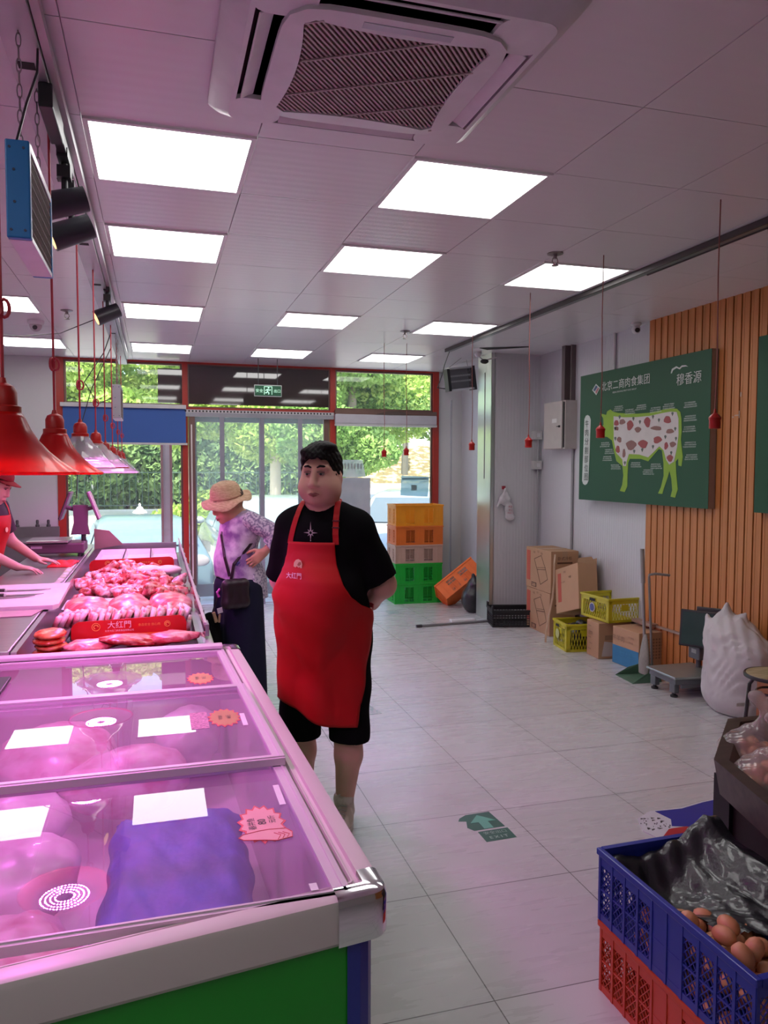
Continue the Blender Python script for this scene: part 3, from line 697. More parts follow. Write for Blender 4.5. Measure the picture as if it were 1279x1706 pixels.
# --- parked cars
carglass = mat('car_window', (0.10, 0.13, 0.14), 0.08, spec=0.9, coat=0.6)
rubber = mat('tyre', (0.03, 0.03, 0.03), 0.8)
def car(label, x, y, rz, paint, L=4.5, W=1.8, H=1.45, suv=0.0, gz=GZ, glassm=None):
    t = thing('car', label, 'car', (x, y, gz), 'cars parked outside', rz=rz, local=True)
    # side outline, x forward
    hb = 0.80 + suv * 0.14; hh = H
    prof = [(-L / 2, 0.35), (-L / 2, hb * 0.95), (-L / 2 + 0.25, hb + 0.08), (-L / 2 + 0.9, hh - 0.08), (-L / 2 + 1.5, hh), (0.25, hh - 0.02), (0.62, hh - 0.1), (1.15, hb + 0.12), (L / 2 - 0.5, hb - 0.02), (L / 2 - 0.1, hb * 0.78), (L / 2, 0.5), (L / 2 - 0.05, 0.3), (-L / 2 + 0.1, 0.25)]
    def wid(z): return W / 2 * (1.0 if z < hb else 1.0 - 0.24 * (z - hb) / (hh - hb))
    n_ = len(prof); vs = []
    for fr_ in (-1, -0.8, 0.8, 1):
        for (px, pz) in prof:
            k = 1 if abs(fr_) < 0.9 else 1
            zz = pz + (0.05 * (1 - (abs(fr_) > 0.9))) * (1 if pz > hb - 0.2 else 0)
            vs.append((px * (0.985 if abs(fr_) > 0.9 else 1), fr_ * wid(pz), zz))
    fs = [(a * n_ + i, a * n_ + (i + 1) % n_, (a + 1) * n_ + (i + 1) % n_, (a + 1) * n_ + i) for a in range(3) for i in range(n_)]
    b = MB().add(vs, fs); b.prism([(p[0] * 0.985, p[1]) for p in prof], 0.001, Matrix(((1, 0, 0), (0, 0, -1), (0, 1, 0))), (0, -W / 2 * 0.99, 0)) if False else None
    bm = bmesh.new(); bv = [bm.verts.new(v) for v in vs]
    for f in fs: bm.faces.new([bv[i] for i in f])
    bm.faces.new([bv[i] for i in range(n_)]); bm.faces.new([bv[3 * n_ + i] for i in range(n_)])
    bmesh.ops.recalc_face_normals(bm, faces=bm.faces[:])
    me = bpy.data.meshes.new('car_body'); bm.to_mesh(me); bm.free(); me.materials.append(paint)
    ob = bpy.data.objects.new('car_body', me); C.objects.link(ob); ob.parent = t; ORG[ob.name] = (0, 0, 0)
    bv_ = ob.modifiers.new('bevel', 'BEVEL'); bv_.width = 0.05; bv_.segments = 3; bv_.limit_method = 'ANGLE'; me.polygons.foreach_set('use_smooth', [True] * len(me.polygons))
    gm = glassm or carglass
    # windscreen, rear window, side windows
    def pane(name, q): MB().add(q, [(0, 1, 2, 3)]).build(name, gm, t)
    e = 0.02
    w1, w2 = wid(hb + 0.15) * 0.86, wid(hh - 0.12) * 0.84
    pane('windscreen', [(1.17, -w1, hb + 0.17 + e), (1.17, w1, hb + 0.17 + e), (0.68, w2, hh - 0.09 + e), (0.68, -w2, hh - 0.09 + e)])
    pane('rear_window', [(-L / 2 + 0.32, -w1, hb + 0.21), (-L / 2 + 0.32, w1, hb + 0.21), (-L / 2 + 0.86, w2, hh - 0.04), (-L / 2 + 0.86, -w2, hh - 0.04)])
    for s in (-1, 1):
        for (xa, xb, xc, xd) in ((-L / 2 + 0.55, -0.45, -0.45, -L / 2 + 1.05), (-0.38, 0.92, 0.5, -0.38)):
            z0, z1 = hb + 0.10, hh - 0.10
            pane('side_window', [(xa, s * (wid(z0) + 0.012), z0), (xb, s * (wid(z0) + 0.012), z0), (xc, s * (wid(z1) + 0.012), z1), (xd, s * (wid(z1) + 0.012), z1)])
        for wx in (-L / 2 + 0.85, L / 2 - 0.85):
            wmb = MB().cyl((wx, s * (W / 2 - 0.2), 0.32), (wx, s * (W / 2 + 0.015), 0.32), 0.33, n=24)
            wo_ = wmb.build('wheel', rubber, t, smooth=True)
            MB().cyl((wx, s * (W / 2 + 0.014), 0.32), (wx, s * (W / 2 + 0.025), 0.32), 0.2, n=16).build('hub_cap', mat('hub_silver', (0.6, 0.6, 0.62), 0.3, 0.8), wo_)
        MB().ell((0.85, s * (W / 2 + 0.08), hb + 0.14), (0.08, 0.10, 0.07)).build('wing_mirror', paint, t, smooth=True)
        MB().ell((L / 2 - 0.12, s * W * 0.36, 0.66), (0.10, 0.18, 0.08)).build('headlight', mat('lamp_glass', (0.7, 0.75, 0.78), 0.1), t, smooth=True)
        MB().ell((-L / 2 + 0.04, s * W * 0.38, 0.78), (0.06, 0.16, 0.10)).build('tail_light', mat('tail_pale', (0.45, 0.40, 0.42), 0.2), t, smooth=True)
    return t
skyblue = mat('pale_blue_paint', (0.17, 0.27, 0.32), 0.3, 0.1, coat=0.6)
silver = mat('silver_paint', (0.38, 0.43, 0.43), 0.25, 0.2, coat=0.6)
whitep = mat('white_paint', (0.50, 0.44, 0.43), 0.3, coat=0.5)
skyglass = mat('sky_reflection_window', (0.15, 0.24, 0.30), 0.2, spec=0.8)  # sky reflection painted into the window colour
car('light blue car parked outside the left window, back end to the shop', -0.28, 13.9, R(95), skyblue, H=1.32, gz=-0.56, glassm=skyglass)
car('pale silver estate car parked outside the glass door', 1.75, 13.6, R(92), silver, H=1.52, suv=1, gz=-0.42, glassm=mat('pale_window', (0.30, 0.40, 0.40), 0.15))
car('pale silver car parked close outside the right window', 4.3, 12.6, R(-115), silver, H=1.5, suv=0.5, gz=-0.30)
car('white car passing beyond the silver one outside the right window', 4.6, 17.0, R(4), whitep, H=1.5, suv=0.2, gz=-0.36)
# ================================================================== things on the ceiling
white = mat('white_plastic', (0.72, 0.72, 0.73), 0.35)
black = mat('black_plastic', (0.025, 0.025, 0.028), 0.45)
dark = mat('dark_recess', (0.02, 0.018, 0.018), 0.8)
# --- air conditioner cassette
AX0, AX1, AY0, AY1, AZ = 0.175, 1.075, 1.765, 2.665, 2.735
acx, acy = (AX0 + AX1) / 2, (AY0 + AY1) / 2
ac = thing('air_conditioner', 'large white square ceiling cassette air conditioner with a diagonal ribbed grille', 'air conditioner', (acx, acy, AZ))
def rr(x0, x1, y0, y1, r, n=5):
    o = []
    for cx_, cy_, a0 in ((x1 - r, y1 - r, 0), (x0 + r, y1 - r, 90), (x0 + r, y0 + r, 180), (x1 - r, y0 + r, 270)):
        for i in range(n + 1):
            a = R(a0 + 90 * i / n); o.append((cx_ + r * math.cos(a), cy_ + r * math.sin(a)))
    return o
def loft(mb, rings, cap0=False, cap1=False):
    n = len(rings[0]); b = len(mb.v)
    for r in rings: mb.v += [tuple(p) for p in r]
    for k in range(len(rings) - 1):
        for i in range(n): mb.f.append((b + k * n + i, b + k * n + (i + 1) % n, b + (k + 1) * n + (i + 1) % n, b + (k + 1) * n + i))
    if cap0: mb.f.append(tuple(b + i for i in range(n)))
    if cap1: mb.f.append(tuple(b + (len(rings) - 1) * n + i for i in range(n)))
    return mb
def ring(x0, x1, y0, y1, r, z): return [(p[0], p[1], z) for p in rr(x0, x1, y0, y1, r)]
h = MB()
gx0, gx1, gy0, gy1 = AX0 + 0.155, AX1 - 0.155, AY0 + 0.155, AY1 - 0.155
loft(h, [ring(AX0, AX1, AY0, AY1, 0.04, CZ), ring(AX0, AX1, AY0, AY1, 0.04, CZ - 0.02), ring(AX0 + 0.02, AX1 - 0.02, AY0 + 0.02, AY1 - 0.02, 0.05, CZ - 0.045), ring(AX0 + 0.06, AX1 - 0.06, AY0 + 0.06, AY1 - 0.06, 0.06, AZ)])
# frame with four slots
sw, slot = 0.28, 0.052
mid = []
x0, x1, y0, y1 = AX0 + 0.06, AX1 - 0.06, AY0 + 0.06, AY1 - 0.06
sxs = [(x0, x0 + 0.012), (x0 + 0.064, gx0)]
def flat(a, b, c_, d_): h.bx(a, b, c_, d_, AZ, AZ + 0.015)
flat(x0, x0 + 0.014, y0 + 0.05, y1 - 0.05); flat(x1 - 0.014, x1, y0 + 0.05, y1 - 0.05); flat(x0 + 0.05, x1 - 0.05, y0, y0 + 0.014); flat(x0 + 0.05, x1 - 0.05, y1 - 0.014, y1)
for sx in (0, 1):
    for sy in (0, 1):
        a, b = (x0, x0 + 0.16) if sx == 0 else (x1 - 0.16, x1); c_, d_ = (y0, y0 + 0.16) if sy == 0 else (y1 - 0.16, y1)
        loft(h, [ring(a, b, c_, d_, 0.05, AZ + 0.014), ring(a, b, c_, d_, 0.05, AZ)], True, True)
h.build('housing', white, ac, smooth=True, recalc=True)
MB().bx(x0 + 0.004, x1 - 0.004, y0 + 0.03, y1 - 0.03, AZ + 0.035, AZ + 0.045).bx(x0 + 0.03, x1 - 0.03, y0 + 0.004, y1 - 0.004, AZ + 0.035, AZ + 0.045).build('air_duct', dark, ac)
for i, (cx_, cy_, L_, a) in enumerate(((x0 + 0.045, acy, 0.46, 90), (x1 - 0.045, acy, 0.46, 90), (acx, y0 + 0.045, 0.46, 0), (acx, y1 - 0.045, 0.46, 0))):
    tilt = R(28) if i in (1, 2) else R(-28)
    M_ = rot3(0, 0, R(a)) @ rot3(tilt, 0, 0)
    MB().box((cx_, cy_, AZ + 0.008), (L_, 0.044, 0.006), M_, 0.003).build('air_flap', white, ac)
# central panel: a rounded frame around a concave-sided grille
gp = MB(); N_ = 48
def conc(t, rx, ry, dent):
    # superellipse-like outline with inward curved sides
    a = 2 * PI * t; c_, s_ = math.cos(a), math.sin(a); m_ = max(abs(c_), abs(s_)); x_, y_ = c_ / m_, s_ / m_
    if abs(abs(x_) - 1) < 1e-6: x_ *= 1 - dent * (1 - y_ * y_)
    else: y_ *= 1 - dent * (1 - x_ * x_)
    return acx + rx * x_, acy + ry * y_
px, py = (gx1 - gx0) / 2, (gy1 - gy0) / 2
outer = []
for i in range(N_):
    a = 2 * PI * (i + 0.5) / N_; c_, s_ = math.cos(a), math.sin(a); k = (abs(c_) ** 7 + abs(s_) ** 7) ** (-1 / 7); outer.append((acx + (px + 0.012) * k * c_, acy + (py + 0.012) * k * s_))
inner = [conc((i + 0.5) / N_, px - 0.035, py - 0.03, 0.10) for i in range(N_)]
loft(gp, [[(p[0], p[1], AZ + 0.004) for p in outer], [(p[0], p[1], AZ - 0.010) for p in outer], [(p[0], p[1], AZ - 0.014) for p in inner], [(p[0], p[1], AZ - 0.004) for p in inner]])
gp.build('grille_frame', white, ac, smooth=True, recalc=True)
# grille slats running diagonally
slat = MB(); sx_ = MB()
def inside(x, y):
    u = (x - acx) / (px - 0.035); v = (y - acy) / (py - 0.03)
    return abs(u) <= 1 - 0.10 * (1 - v * v) and abs(v) <= 1 - 0.10 * (1 - u * u)
def run(ang, step, wdt, z, mb):
    dx, dy = math.cos(ang), math.sin(ang); nx_, ny_ = -dy, dx; o = -0.5
    while o < 0.5:
        st = None; t_ = -0.6
        while t_ < 0.6:
            X_, Y_ = acx + nx_ * o + dx * t_, acy + ny_ * o + dy * t_; ii = inside(X_, Y_)
            if ii and st is None: st = t_
            if not ii and st is not None:
                m_ = (st + t_) / 2; mb.box((acx + nx_ * o + dx * m_, acy + ny_ * o + dy * m_, z), (t_ - st, wdt, 0.004), rot3(0, 0, ang)); st = None
            t_ += 0.01
        o += step
run(R(50), 0.0135, 0.0062, AZ - 0.008, slat); run(R(-30), 0.17, 0.005, AZ - 0.013, slat)
slat.build('grille', mat('grille_plastic', (0.50, 0.42, 0.40), 0.5), ac)
MB().prism([(p[0], p[1]) for p in inner], 0.003, None, (0, 0, AZ + 0.0)).build('filter', mat('filter_dark', (0.16, 0.10, 0.09), 0.9), ac)
MB().bx(acx - 0.11, acx + 0.13, gy0 + 0.012, gy0 + 0.038, AZ - 0.0135, AZ - 0.0115).build('display', mat('display_grey', (0.5, 0.5, 0.55), 0.2), ac)

# --- ceiling rails
t = thing('lighting_rail', 'long grey steel cable tray running overhead toward the glass front on the left', 'rail', (-0.32, 4.9, CZ))
tr = MB(); tr.bx(-0.375, -0.372, 0.6, 8.95, CZ - 0.075, CZ - 0.015).bx(-0.29, -0.287, 0.6, 8.95, CZ - 0.075, CZ - 0.015).bx(-0.375, -0.287, 0.6, 8.95, CZ - 0.078, CZ - 0.075)
tr.build('tray', mat('galvanised', (0.42, 0.40, 0.42), 0.45, 0.6, vary=0.15, scale=4), t)
hb = MB()
for yy in [1.0 + 0.9 * i for i in range(9)]: hb.bx(-0.36, -0.352, yy, yy + 0.02, CZ - 0.03, CZ); hb.bx(-0.31, -0.302, yy, yy + 0.02, CZ - 0.03, CZ)
hb.build('hanger', MATS['galvanised'], t)
MB().bx(-0.284, -0.262, 0.6, 8.6, CZ - 0.062, CZ - 0.03).build('power_track', mat('track_grey', (0.45, 0.44, 0.45), 0.4, 0.4), t)
sl_ = MB()
for i in range(6): sl_.bx(-0.355, -0.31, 2.4 + i * 0.9, 2.44 + i * 0.9, CZ - 0.0795, CZ - 0.078)
sl_.build('slots', dark, t)['kind'] = 'stuff'
t = thing('ceiling_rail', 'long slim dark-edged steel rail under the ceiling on the right side', 'rail', (2.83, 4.7, CZ))
MB().bx(2.80, 2.862, 0.5, 7.35, CZ - 0.028, CZ - 0.002).build('rail', mat('rail_steel', (0.32, 0.33, 0.34), 0.35, 0.8), t)
MB().bx(2.797, 2.808, 0.5, 7.35, CZ - 0.034, CZ - 0.002).bx(2.858, 2.867, 0.5, 4.1, CZ - 0.034, CZ - 0.002).build('edge', mat('rail_dark', (0.06, 0.05, 0.05), 0.5), t)

# --- spotlights on the left track
def spot(label, x, y, z0, aim, s=1.0):
    t = thing('track_spotlight', label, 'spotlight', (x, y, z0), 'black spotlights on the left track')
    MB().bx(x - 0.018, x + 0.018, y - 0.07, y + 0.07, z0 - 0.03, z0).build('adapter', black, t)
    MB().cyl((x, y, z0 - 0.03), (x, y, z0 - 0.12), 0.011).bx(x - 0.022, x + 0.022, y - 0.03, y + 0.03, z0 - 0.085, z0 - 0.045).build('stem', black, t)
    a = Vector(aim).normalized(); c_ = Vector((x, y, z0 - 0.165)); L_ = 0.085 * s
    MB().cyl(c_ - a * L_, c_ + a * L_, 0.05 * s, 0.055 * s, n=28).build('lamp_head', mat('spot_black', (0.035, 0.035, 0.045), 0.38), t, smooth=True)
    MB().cyl(c_ + a * (L_ - 0.012), c_ + a * (L_ + 0.002), 0.045 * s, n=24).build('lens', emis('warm_lens', (1.0, 0.62, 0.25), 2.0), t)
spot('upper of the paired black cylinder spotlights right of the blue insect killer', -0.295, 2.98, CZ - 0.105, (-0.93, -0.1, -0.30), 0.86)
spot('lower black cylinder spotlight with a glowing amber lens beside the blue insect killer', -0.288, 3.12, CZ - 0.165, (-0.90, -0.1, -0.40), 0.88)
tag(MB().bx(-0.315, -0.275, 2.50, 2.78, CZ - 0.15, CZ - 0.08, 0.004).bx(-0.31, -0.28, 2.80, 3.16, CZ - 0.125, CZ - 0.08, 0.003).build('lamp_driver', black), 'black power box clipped under the track behind the blue insect killer', 'power box')
spot('small far black spotlight on the left track above the blue blind', -0.285, 5.30, CZ - 0.055, (-0.85, -0.15, -0.42), 0.9)
MB_ = MB(); MB_.tube([(-0.32, 5.30, 2.57), (-0.60, 5.6, 2.50), (-0.9, 6.0, 2.53), (-1.25, 6.4, 2.60)], 0.003, 6)
tag(MB_.build('cable', black), 'thin dark cable sagging from the far spotlight toward the left', 'cable')

# --- insect killers
def zapper(label, x0, x1, y0, y1, z0, z1, endcol, sidecol):
    t = thing('insect_killer', label, 'insect killer', ((x0 + x1) / 2, (y0 + y1) / 2, z0), 'hanging insect killers')
    e = 0.022
    MB().bx(x0, x1, y0, y0 + e, z0, z1, 0.004).build('end_cap', endcol, t); MB().bx(x0, x1, y1 - e, y1, z0, z1, 0.004).build('end_cap', endcol, t)
    MB().bx(x0, x1, y0 + e, y1 - e, z1 - 0.02, z1).bx(x0 + 0.001, x1 - 0.001, y0 + e, y1 - e, z0, z0 + 0.012).build('housing', sidecol, t)
    g = MB(); yy = y0 + e
    while yy < y1 - e:
        for xx in (x0 + 0.004, x1 - 0.004): g.cyl((xx, yy, z0 + 0.012), (xx, yy, z1 - 0.02), 0.0016, n=5, caps=False)
        yy += 0.011
    for zz in [z0 + 0.03 + i * 0.03 for i in range(int((z1 - z0 - 0.06) / 0.03) + 1)]:
        for xx in (x0 + 0.003, x1 - 0.003): g.cyl((xx, y0 + e, zz), (xx, y1 - e, zz), 0.0014, n=5, caps=False)
    g.build('grille', mat('grille_brown', (0.16, 0.11, 0.10), 0.6), t); t.children[-1]['kind'] = 'stuff'
    tb = MB()
    for zz in (z0 + 0.08, z0 + 0.16): tb.cyl(((x0 + x1) / 2, y0 + e, zz), ((x0 + x1) / 2, y1 - e, zz), 0.010, n=12)
    tb.build('tube', mat('tube_white', (0.35, 0.33, 0.38), 0.4), t, smooth=True)
    sc = MB()
    for dz in (0.02, 0.09, 0.17, z1 - z0 - 0.02):
        for dx in ((0.011, x1 - x0 - 0.014) if dz in (0.02, z1 - z0 - 0.02) else ((x1 - x0) * 0.35,)): sc.cyl((x0 + dx, y0 + 0.001, z0 + dz), (x0 + dx, y0 - 0.0015, z0 + dz), 0.0035, n=10)
    sc.build('screws', mat('screw_dark', (0.03, 0.05, 0.10), 0.5), t); t.children[-1]['kind'] = 'stuff'
    for yy in (y0 + 0.06, y1 - 0.06):
        ch = MB(); zz = z1; i = 0; xm = (x0 + x1) / 2
        while zz < CZ - 0.03:
            w_ = (0.006, 0) if i % 2 == 0 else (0, 0.006)
            ch.tube([(xm + w_[0] * math.cos(a), yy + w_[1] * math.cos(a), zz + 0.017 + 0.019 * math.sin(a)) for a in [2 * PI * k / 10 for k in range(10)]], 0.0016, 4, closed=True); zz += 0.032; i += 1
        ch.build('chain', mat('chain_steel', (0.40, 0.36, 0.38), 0.4, 0.7), t)
    return t
zb = mat('zapper_blue', (0.008, 0.17, 0.46), 0.4, vary=0.03)
za = mat('zapper_side', (0.62, 0.62, 0.66), 0.4, 0.3)
zapper('blue-ended insect killer hanging on chains at the near upper left', -0.355, -0.297, 2.18, 2.62, 2.19, 2.435, zb, za)
tag(MB().tube([(-0.33, 2.20, 2.435), (-0.31, 2.24, 2.55), (-0.29, 2.3, 2.66), (-0.29, 2.32, CZ - 0.07)], 0.0035, 6).build('cable', black), 'short dark power cable rising from the blue insect killer', 'cable')
gw = mat('grey_end', (0.34, 0.33, 0.37), 0.5)
zapper('pale grey insect killer hanging in front of the blue blind', -0.345, -0.275, 6.85, 7.3, 2.02, 2.30, gw, mat('grey_side', (0.5, 0.5, 0.52), 0.5))
tag(MB().tube([(-0.33, 6.9, 2.2), (-0.45, 6.8, 2.13), (-0.55, 6.75, 2.3), (-0.40, 6.8, 2.55), (-0.34, 6.8, 2.72)], 0.004, 6).tube([(-0.34, 6.8, 2.6), (-0.5, 6.8, 2.25), (-0.6, 6.8, 1.9), (-0.64, 6.9, 1.35)], 0.004, 6).build('cable', black), 'loose black cables hanging between the lamps and the far scale', 'cable')
# louvred wall heater or fan hung at the far right corner
t = thing('insect_killer', 'black and silver barred insect killer hung at the far right corner by the column', 'insect killer', (3.31, 8.2, 2.48), 'hanging insect killers')
M_ = rot3(0, R(-8), R(8)); c0 = (3.31, 8.2, 2.615)
def rb(mb, c, d): return mb.box(Vector(c0) + M_ @ Vector(c), d, M_)
rb(MB(), (0.155, 0, 0), (0.05, 0.09, 0.27)).build('end_cap', black, t); rb(MB(), (-0.165, 0, 0), (0.035, 0.09, 0.25)).build('end_cap', black, t)
f_ = MB(); rb(f_, (0, 0, 0.125), (0.30, 0.09, 0.02)); rb(f_, (0, 0, -0.115), (0.30, 0.09, 0.02)); rb(f_, (0, -0.01, 0.04), (0.30, 0.016, 0.018)); rb(f_, (0, -0.01, -0.02), (0.30, 0.016, 0.018)); f_.build('housing', mat('silver_bar', (0.7, 0.7, 0.72), 0.3, 0.5), t)
f_ = MB()
for i in range(26): rb(f_, (-0.145 + i * 0.0115, -0.04, 0.005), (0.0025, 0.002, 0.22))
for i in range(8): rb(f_, (0, -0.04, -0.1 + i * 0.03), (0.29, 0.002, 0.0025))
f_.build('grille', mat('grey_wire', (0.30, 0.30, 0.32), 0.5), t); t.children[-1]['kind'] = 'stuff'
rb(MB(), (0, 0.04, 0), (0.30, 0.006, 0.24)).build('back_plate', mat('grey_back', (0.28, 0.27, 0.29), 0.5), t)
wv = MB(); wv.tube([(3.16, 8.2, 2.73), (3.2, 7.9, CZ - 0.0)], 0.0025, 5).tube([(3.40, 8.2, 2.76), (3.30, 8.0, CZ)], 0.0025, 5); wv.build('hanging_wire', MATS['rail_dark'], t)
tag(MB().tube([(2.84, 7.33, CZ - 0.03), (2.93, 7.7, 2.70), (2.98, 7.9, 2.62), (3.0, 8.1, 2.5), (3.12, 8.18, 2.5)], 0.005, 6).build('cable', black), 'dark power cable drooping from the rail end to the corner insect killer', 'cable')
tag(MB().bx(3.50, 3.515, 8.96, 8.98, 0.0, 2.45).build('pipe', mat('grey_pipe', (0.40, 0.40, 0.42), 0.4, 0.3)), 'slim grey conduit running down the wall behind the crate stack', 'pipe')
# torn gap in the ceiling by the column, and the loose plate
tag(MB().prism([(3.10, 7.18), (3.52, 6.95), (3.55, 6.98), (3.22, 7.26)], 0.004, None, (0, 0, CZ - 0.006)).build('ceiling_gap', dark), 'dark open gap between ceiling panels in front of the column', 'gap')
t = thing('ceiling_camera', 'small broken camera bracket hanging at the top left of the column', 'camera', (3.26, 7.5, CZ - 0.02), 'security cameras')
MB().lathe([(0.035, 0), (0.04, -0.02), (0.02, -0.05)], (3.20, 7.45, CZ), 14, closed=True).tube([(3.20, 7.45, CZ - 0.04), (3.27, 7.45, CZ - 0.085), (3.40, 7.42, CZ - 0.05)], 0.008, 6).build('bracket', white, t, smooth=True)
MB().ell((3.27, 7.44, CZ - 0.095), (0.045, 0.035, 0.025)).build('camera_body', black, t, smooth=True)

# --- sprinklers, cameras
sp_m = mat('sprinkler_metal', (0.32, 0.28, 0.27), 0.35, 0.8)
sp = thing('sprinkler', 'x', 'sprinkler', (0, 0, CZ), 'ceiling sprinklers', local=True)
MB().lathe([(0.045, 0.0), (0.045, -0.004), (0.02, -0.012)], (0, 0, 0), 20, closed=True).build('rosette', sp_m, sp, smooth=True)
MB().cyl((0, 0, -0.01), (0, 0, -0.03), 0.011).tube([(0.012, 0, -0.025), (0.018, 0, -0.045), (0.004, 0, -0.065)], 0.003, 6).tube([(-0.012, 0, -0.025), (-0.018, 0, -0.045), (-0.004, 0, -0.065)], 0.003, 6).build('nozzle', sp_m, sp, smooth=True)
MB().cyl((0, 0, -0.064), (0, 0, -0.068), 0.02, n=14).build('deflector', sp_m, sp)
for i, (x, y, lab) in enumerate(((2.153, 3.94, 'metal sprinkler beside the nearest right column panel light'), (2.11, 6.52, 'metal sprinkler left of the third right column panel light'), (-0.64, 6.43, 'metal sprinkler on the ceiling left of the far black spotlight'))):
    if i == 0: sp.location = (x, y, CZ); sp['label'] = lab
    else: dup(sp, (x, y, CZ), label=lab)
t = thing('security_camera', 'white dome security camera on the ceiling at far left', 'camera', (-0.93, 6.95, CZ), 'security cameras')
MB().lathe([(0.065, 0.0), (0.065, -0.02), (0.055, -0.035)], (-0.93, 6.95, CZ), 24, closed=True).build('base', white, t, smooth=True)
MB().ell((-0.93, 6.95, CZ - 0.04), (0.048, 0.048, 0.05)).build('dome', mat('camera_grey', (0.5, 0.45, 0.47), 0.4), t, smooth=True)
MB().cyl((-0.93, 6.91, CZ - 0.06), (-0.93, 6.895, CZ - 0.065), 0.018).build('lens', black, t, smooth=True)
t = thing('security_camera', 'small white security camera with black lens on the ceiling beside the wood cladding', 'camera', (3.80, 5.58, CZ), 'security cameras')
MB().lathe([(0.04, 0.0), (0.045, -0.015), (0.03, -0.03)], (3.80, 5.58, CZ), 20, closed=True).build('base', white, t, smooth=True)
MB().ell((3.80, 5.58, CZ - 0.055), (0.036, 0.036, 0.038)).build('dome', white, t, smooth=True)
MB().cyl((3.79, 5.55, CZ - 0.065), (3.785, 5.535, CZ - 0.068), 0.019).build('lens', black, t, smooth=True)

# --- exit sign
t = thing('exit_sign', 'green hanging exit sign with running figure above the doorway', 'sign', (1.195, 8.6, 2.39))
MB().bx(1.045, 1.345, 8.59, 8.61, 2.395, 2.52).build('box', mat('sign_rim', (0.55, 0.58, 0.56), 0.4, 0.4), t)
MB().bx(1.05, 1.34, 8.587, 8.590, 2.402, 2.513).build('face', mat('sign_green', (0.01, 0.075, 0.035), 0.3), t)
MS = basis((1, 0, 0), (0, 0, 1)); sg = MB()
text(sg, '安全', 0.038, MS, (1.10, 8.586, 2.457), bold=0.01); text(sg, '出口', 0.036, MS, (1.295, 8.586, 2.457), bold=0.01)
for a in ((1.15, 1.156, 2.415, 2.505), (1.234, 1.240, 2.415, 2.505), (1.15, 1.240, 2.499, 2.505)): sg.bx(a[0], a[1], 8.584, 8.586, a[2], a[3])
def seg(mb, x0, z0, x1, z1, w, y):
    d_ = Vector((x1 - x0, 0, z1 - z0)); n_ = Vector((-d_.z, 0, d_.x)).normalized() * w / 2; a = Vector((x0, y, z0)); b = Vector((x1, y, z1))
    mb.add([a - n_, b - n_, b + n_, a + n_], [(0, 1, 2, 3)])
for q in ((1.195, 2.475, 1.188, 2.448), (1.188, 2.448, 1.205, 2.435), (1.205, 2.435, 1.20, 2.417), (1.188, 2.448, 1.175, 2.432), (1.175, 2.432, 1.162, 2.436), (1.196, 2.47, 1.214, 2.462), (1.214, 2.462, 1.222, 2.472), (1.193, 2.47, 1.176, 2.468), (1.176, 2.468, 1.168, 2.456)): seg(sg, *q, 0.010, 8.585)
sg.ell((1.20, 8.585, 2.489), (0.009, 0.002, 0.009))
sg.build('lettering', mat('sign_pale', (0.45, 0.75, 0.58), 0.4, emit=(0.5, 0.9, 0.65), es=0.5), t)
for x_ in (1.30, 1.09): MB().cyl((x_, 8.6, 2.52), (x_, 8.6, CZ), 0.004).build('hanging_rod', black, t)

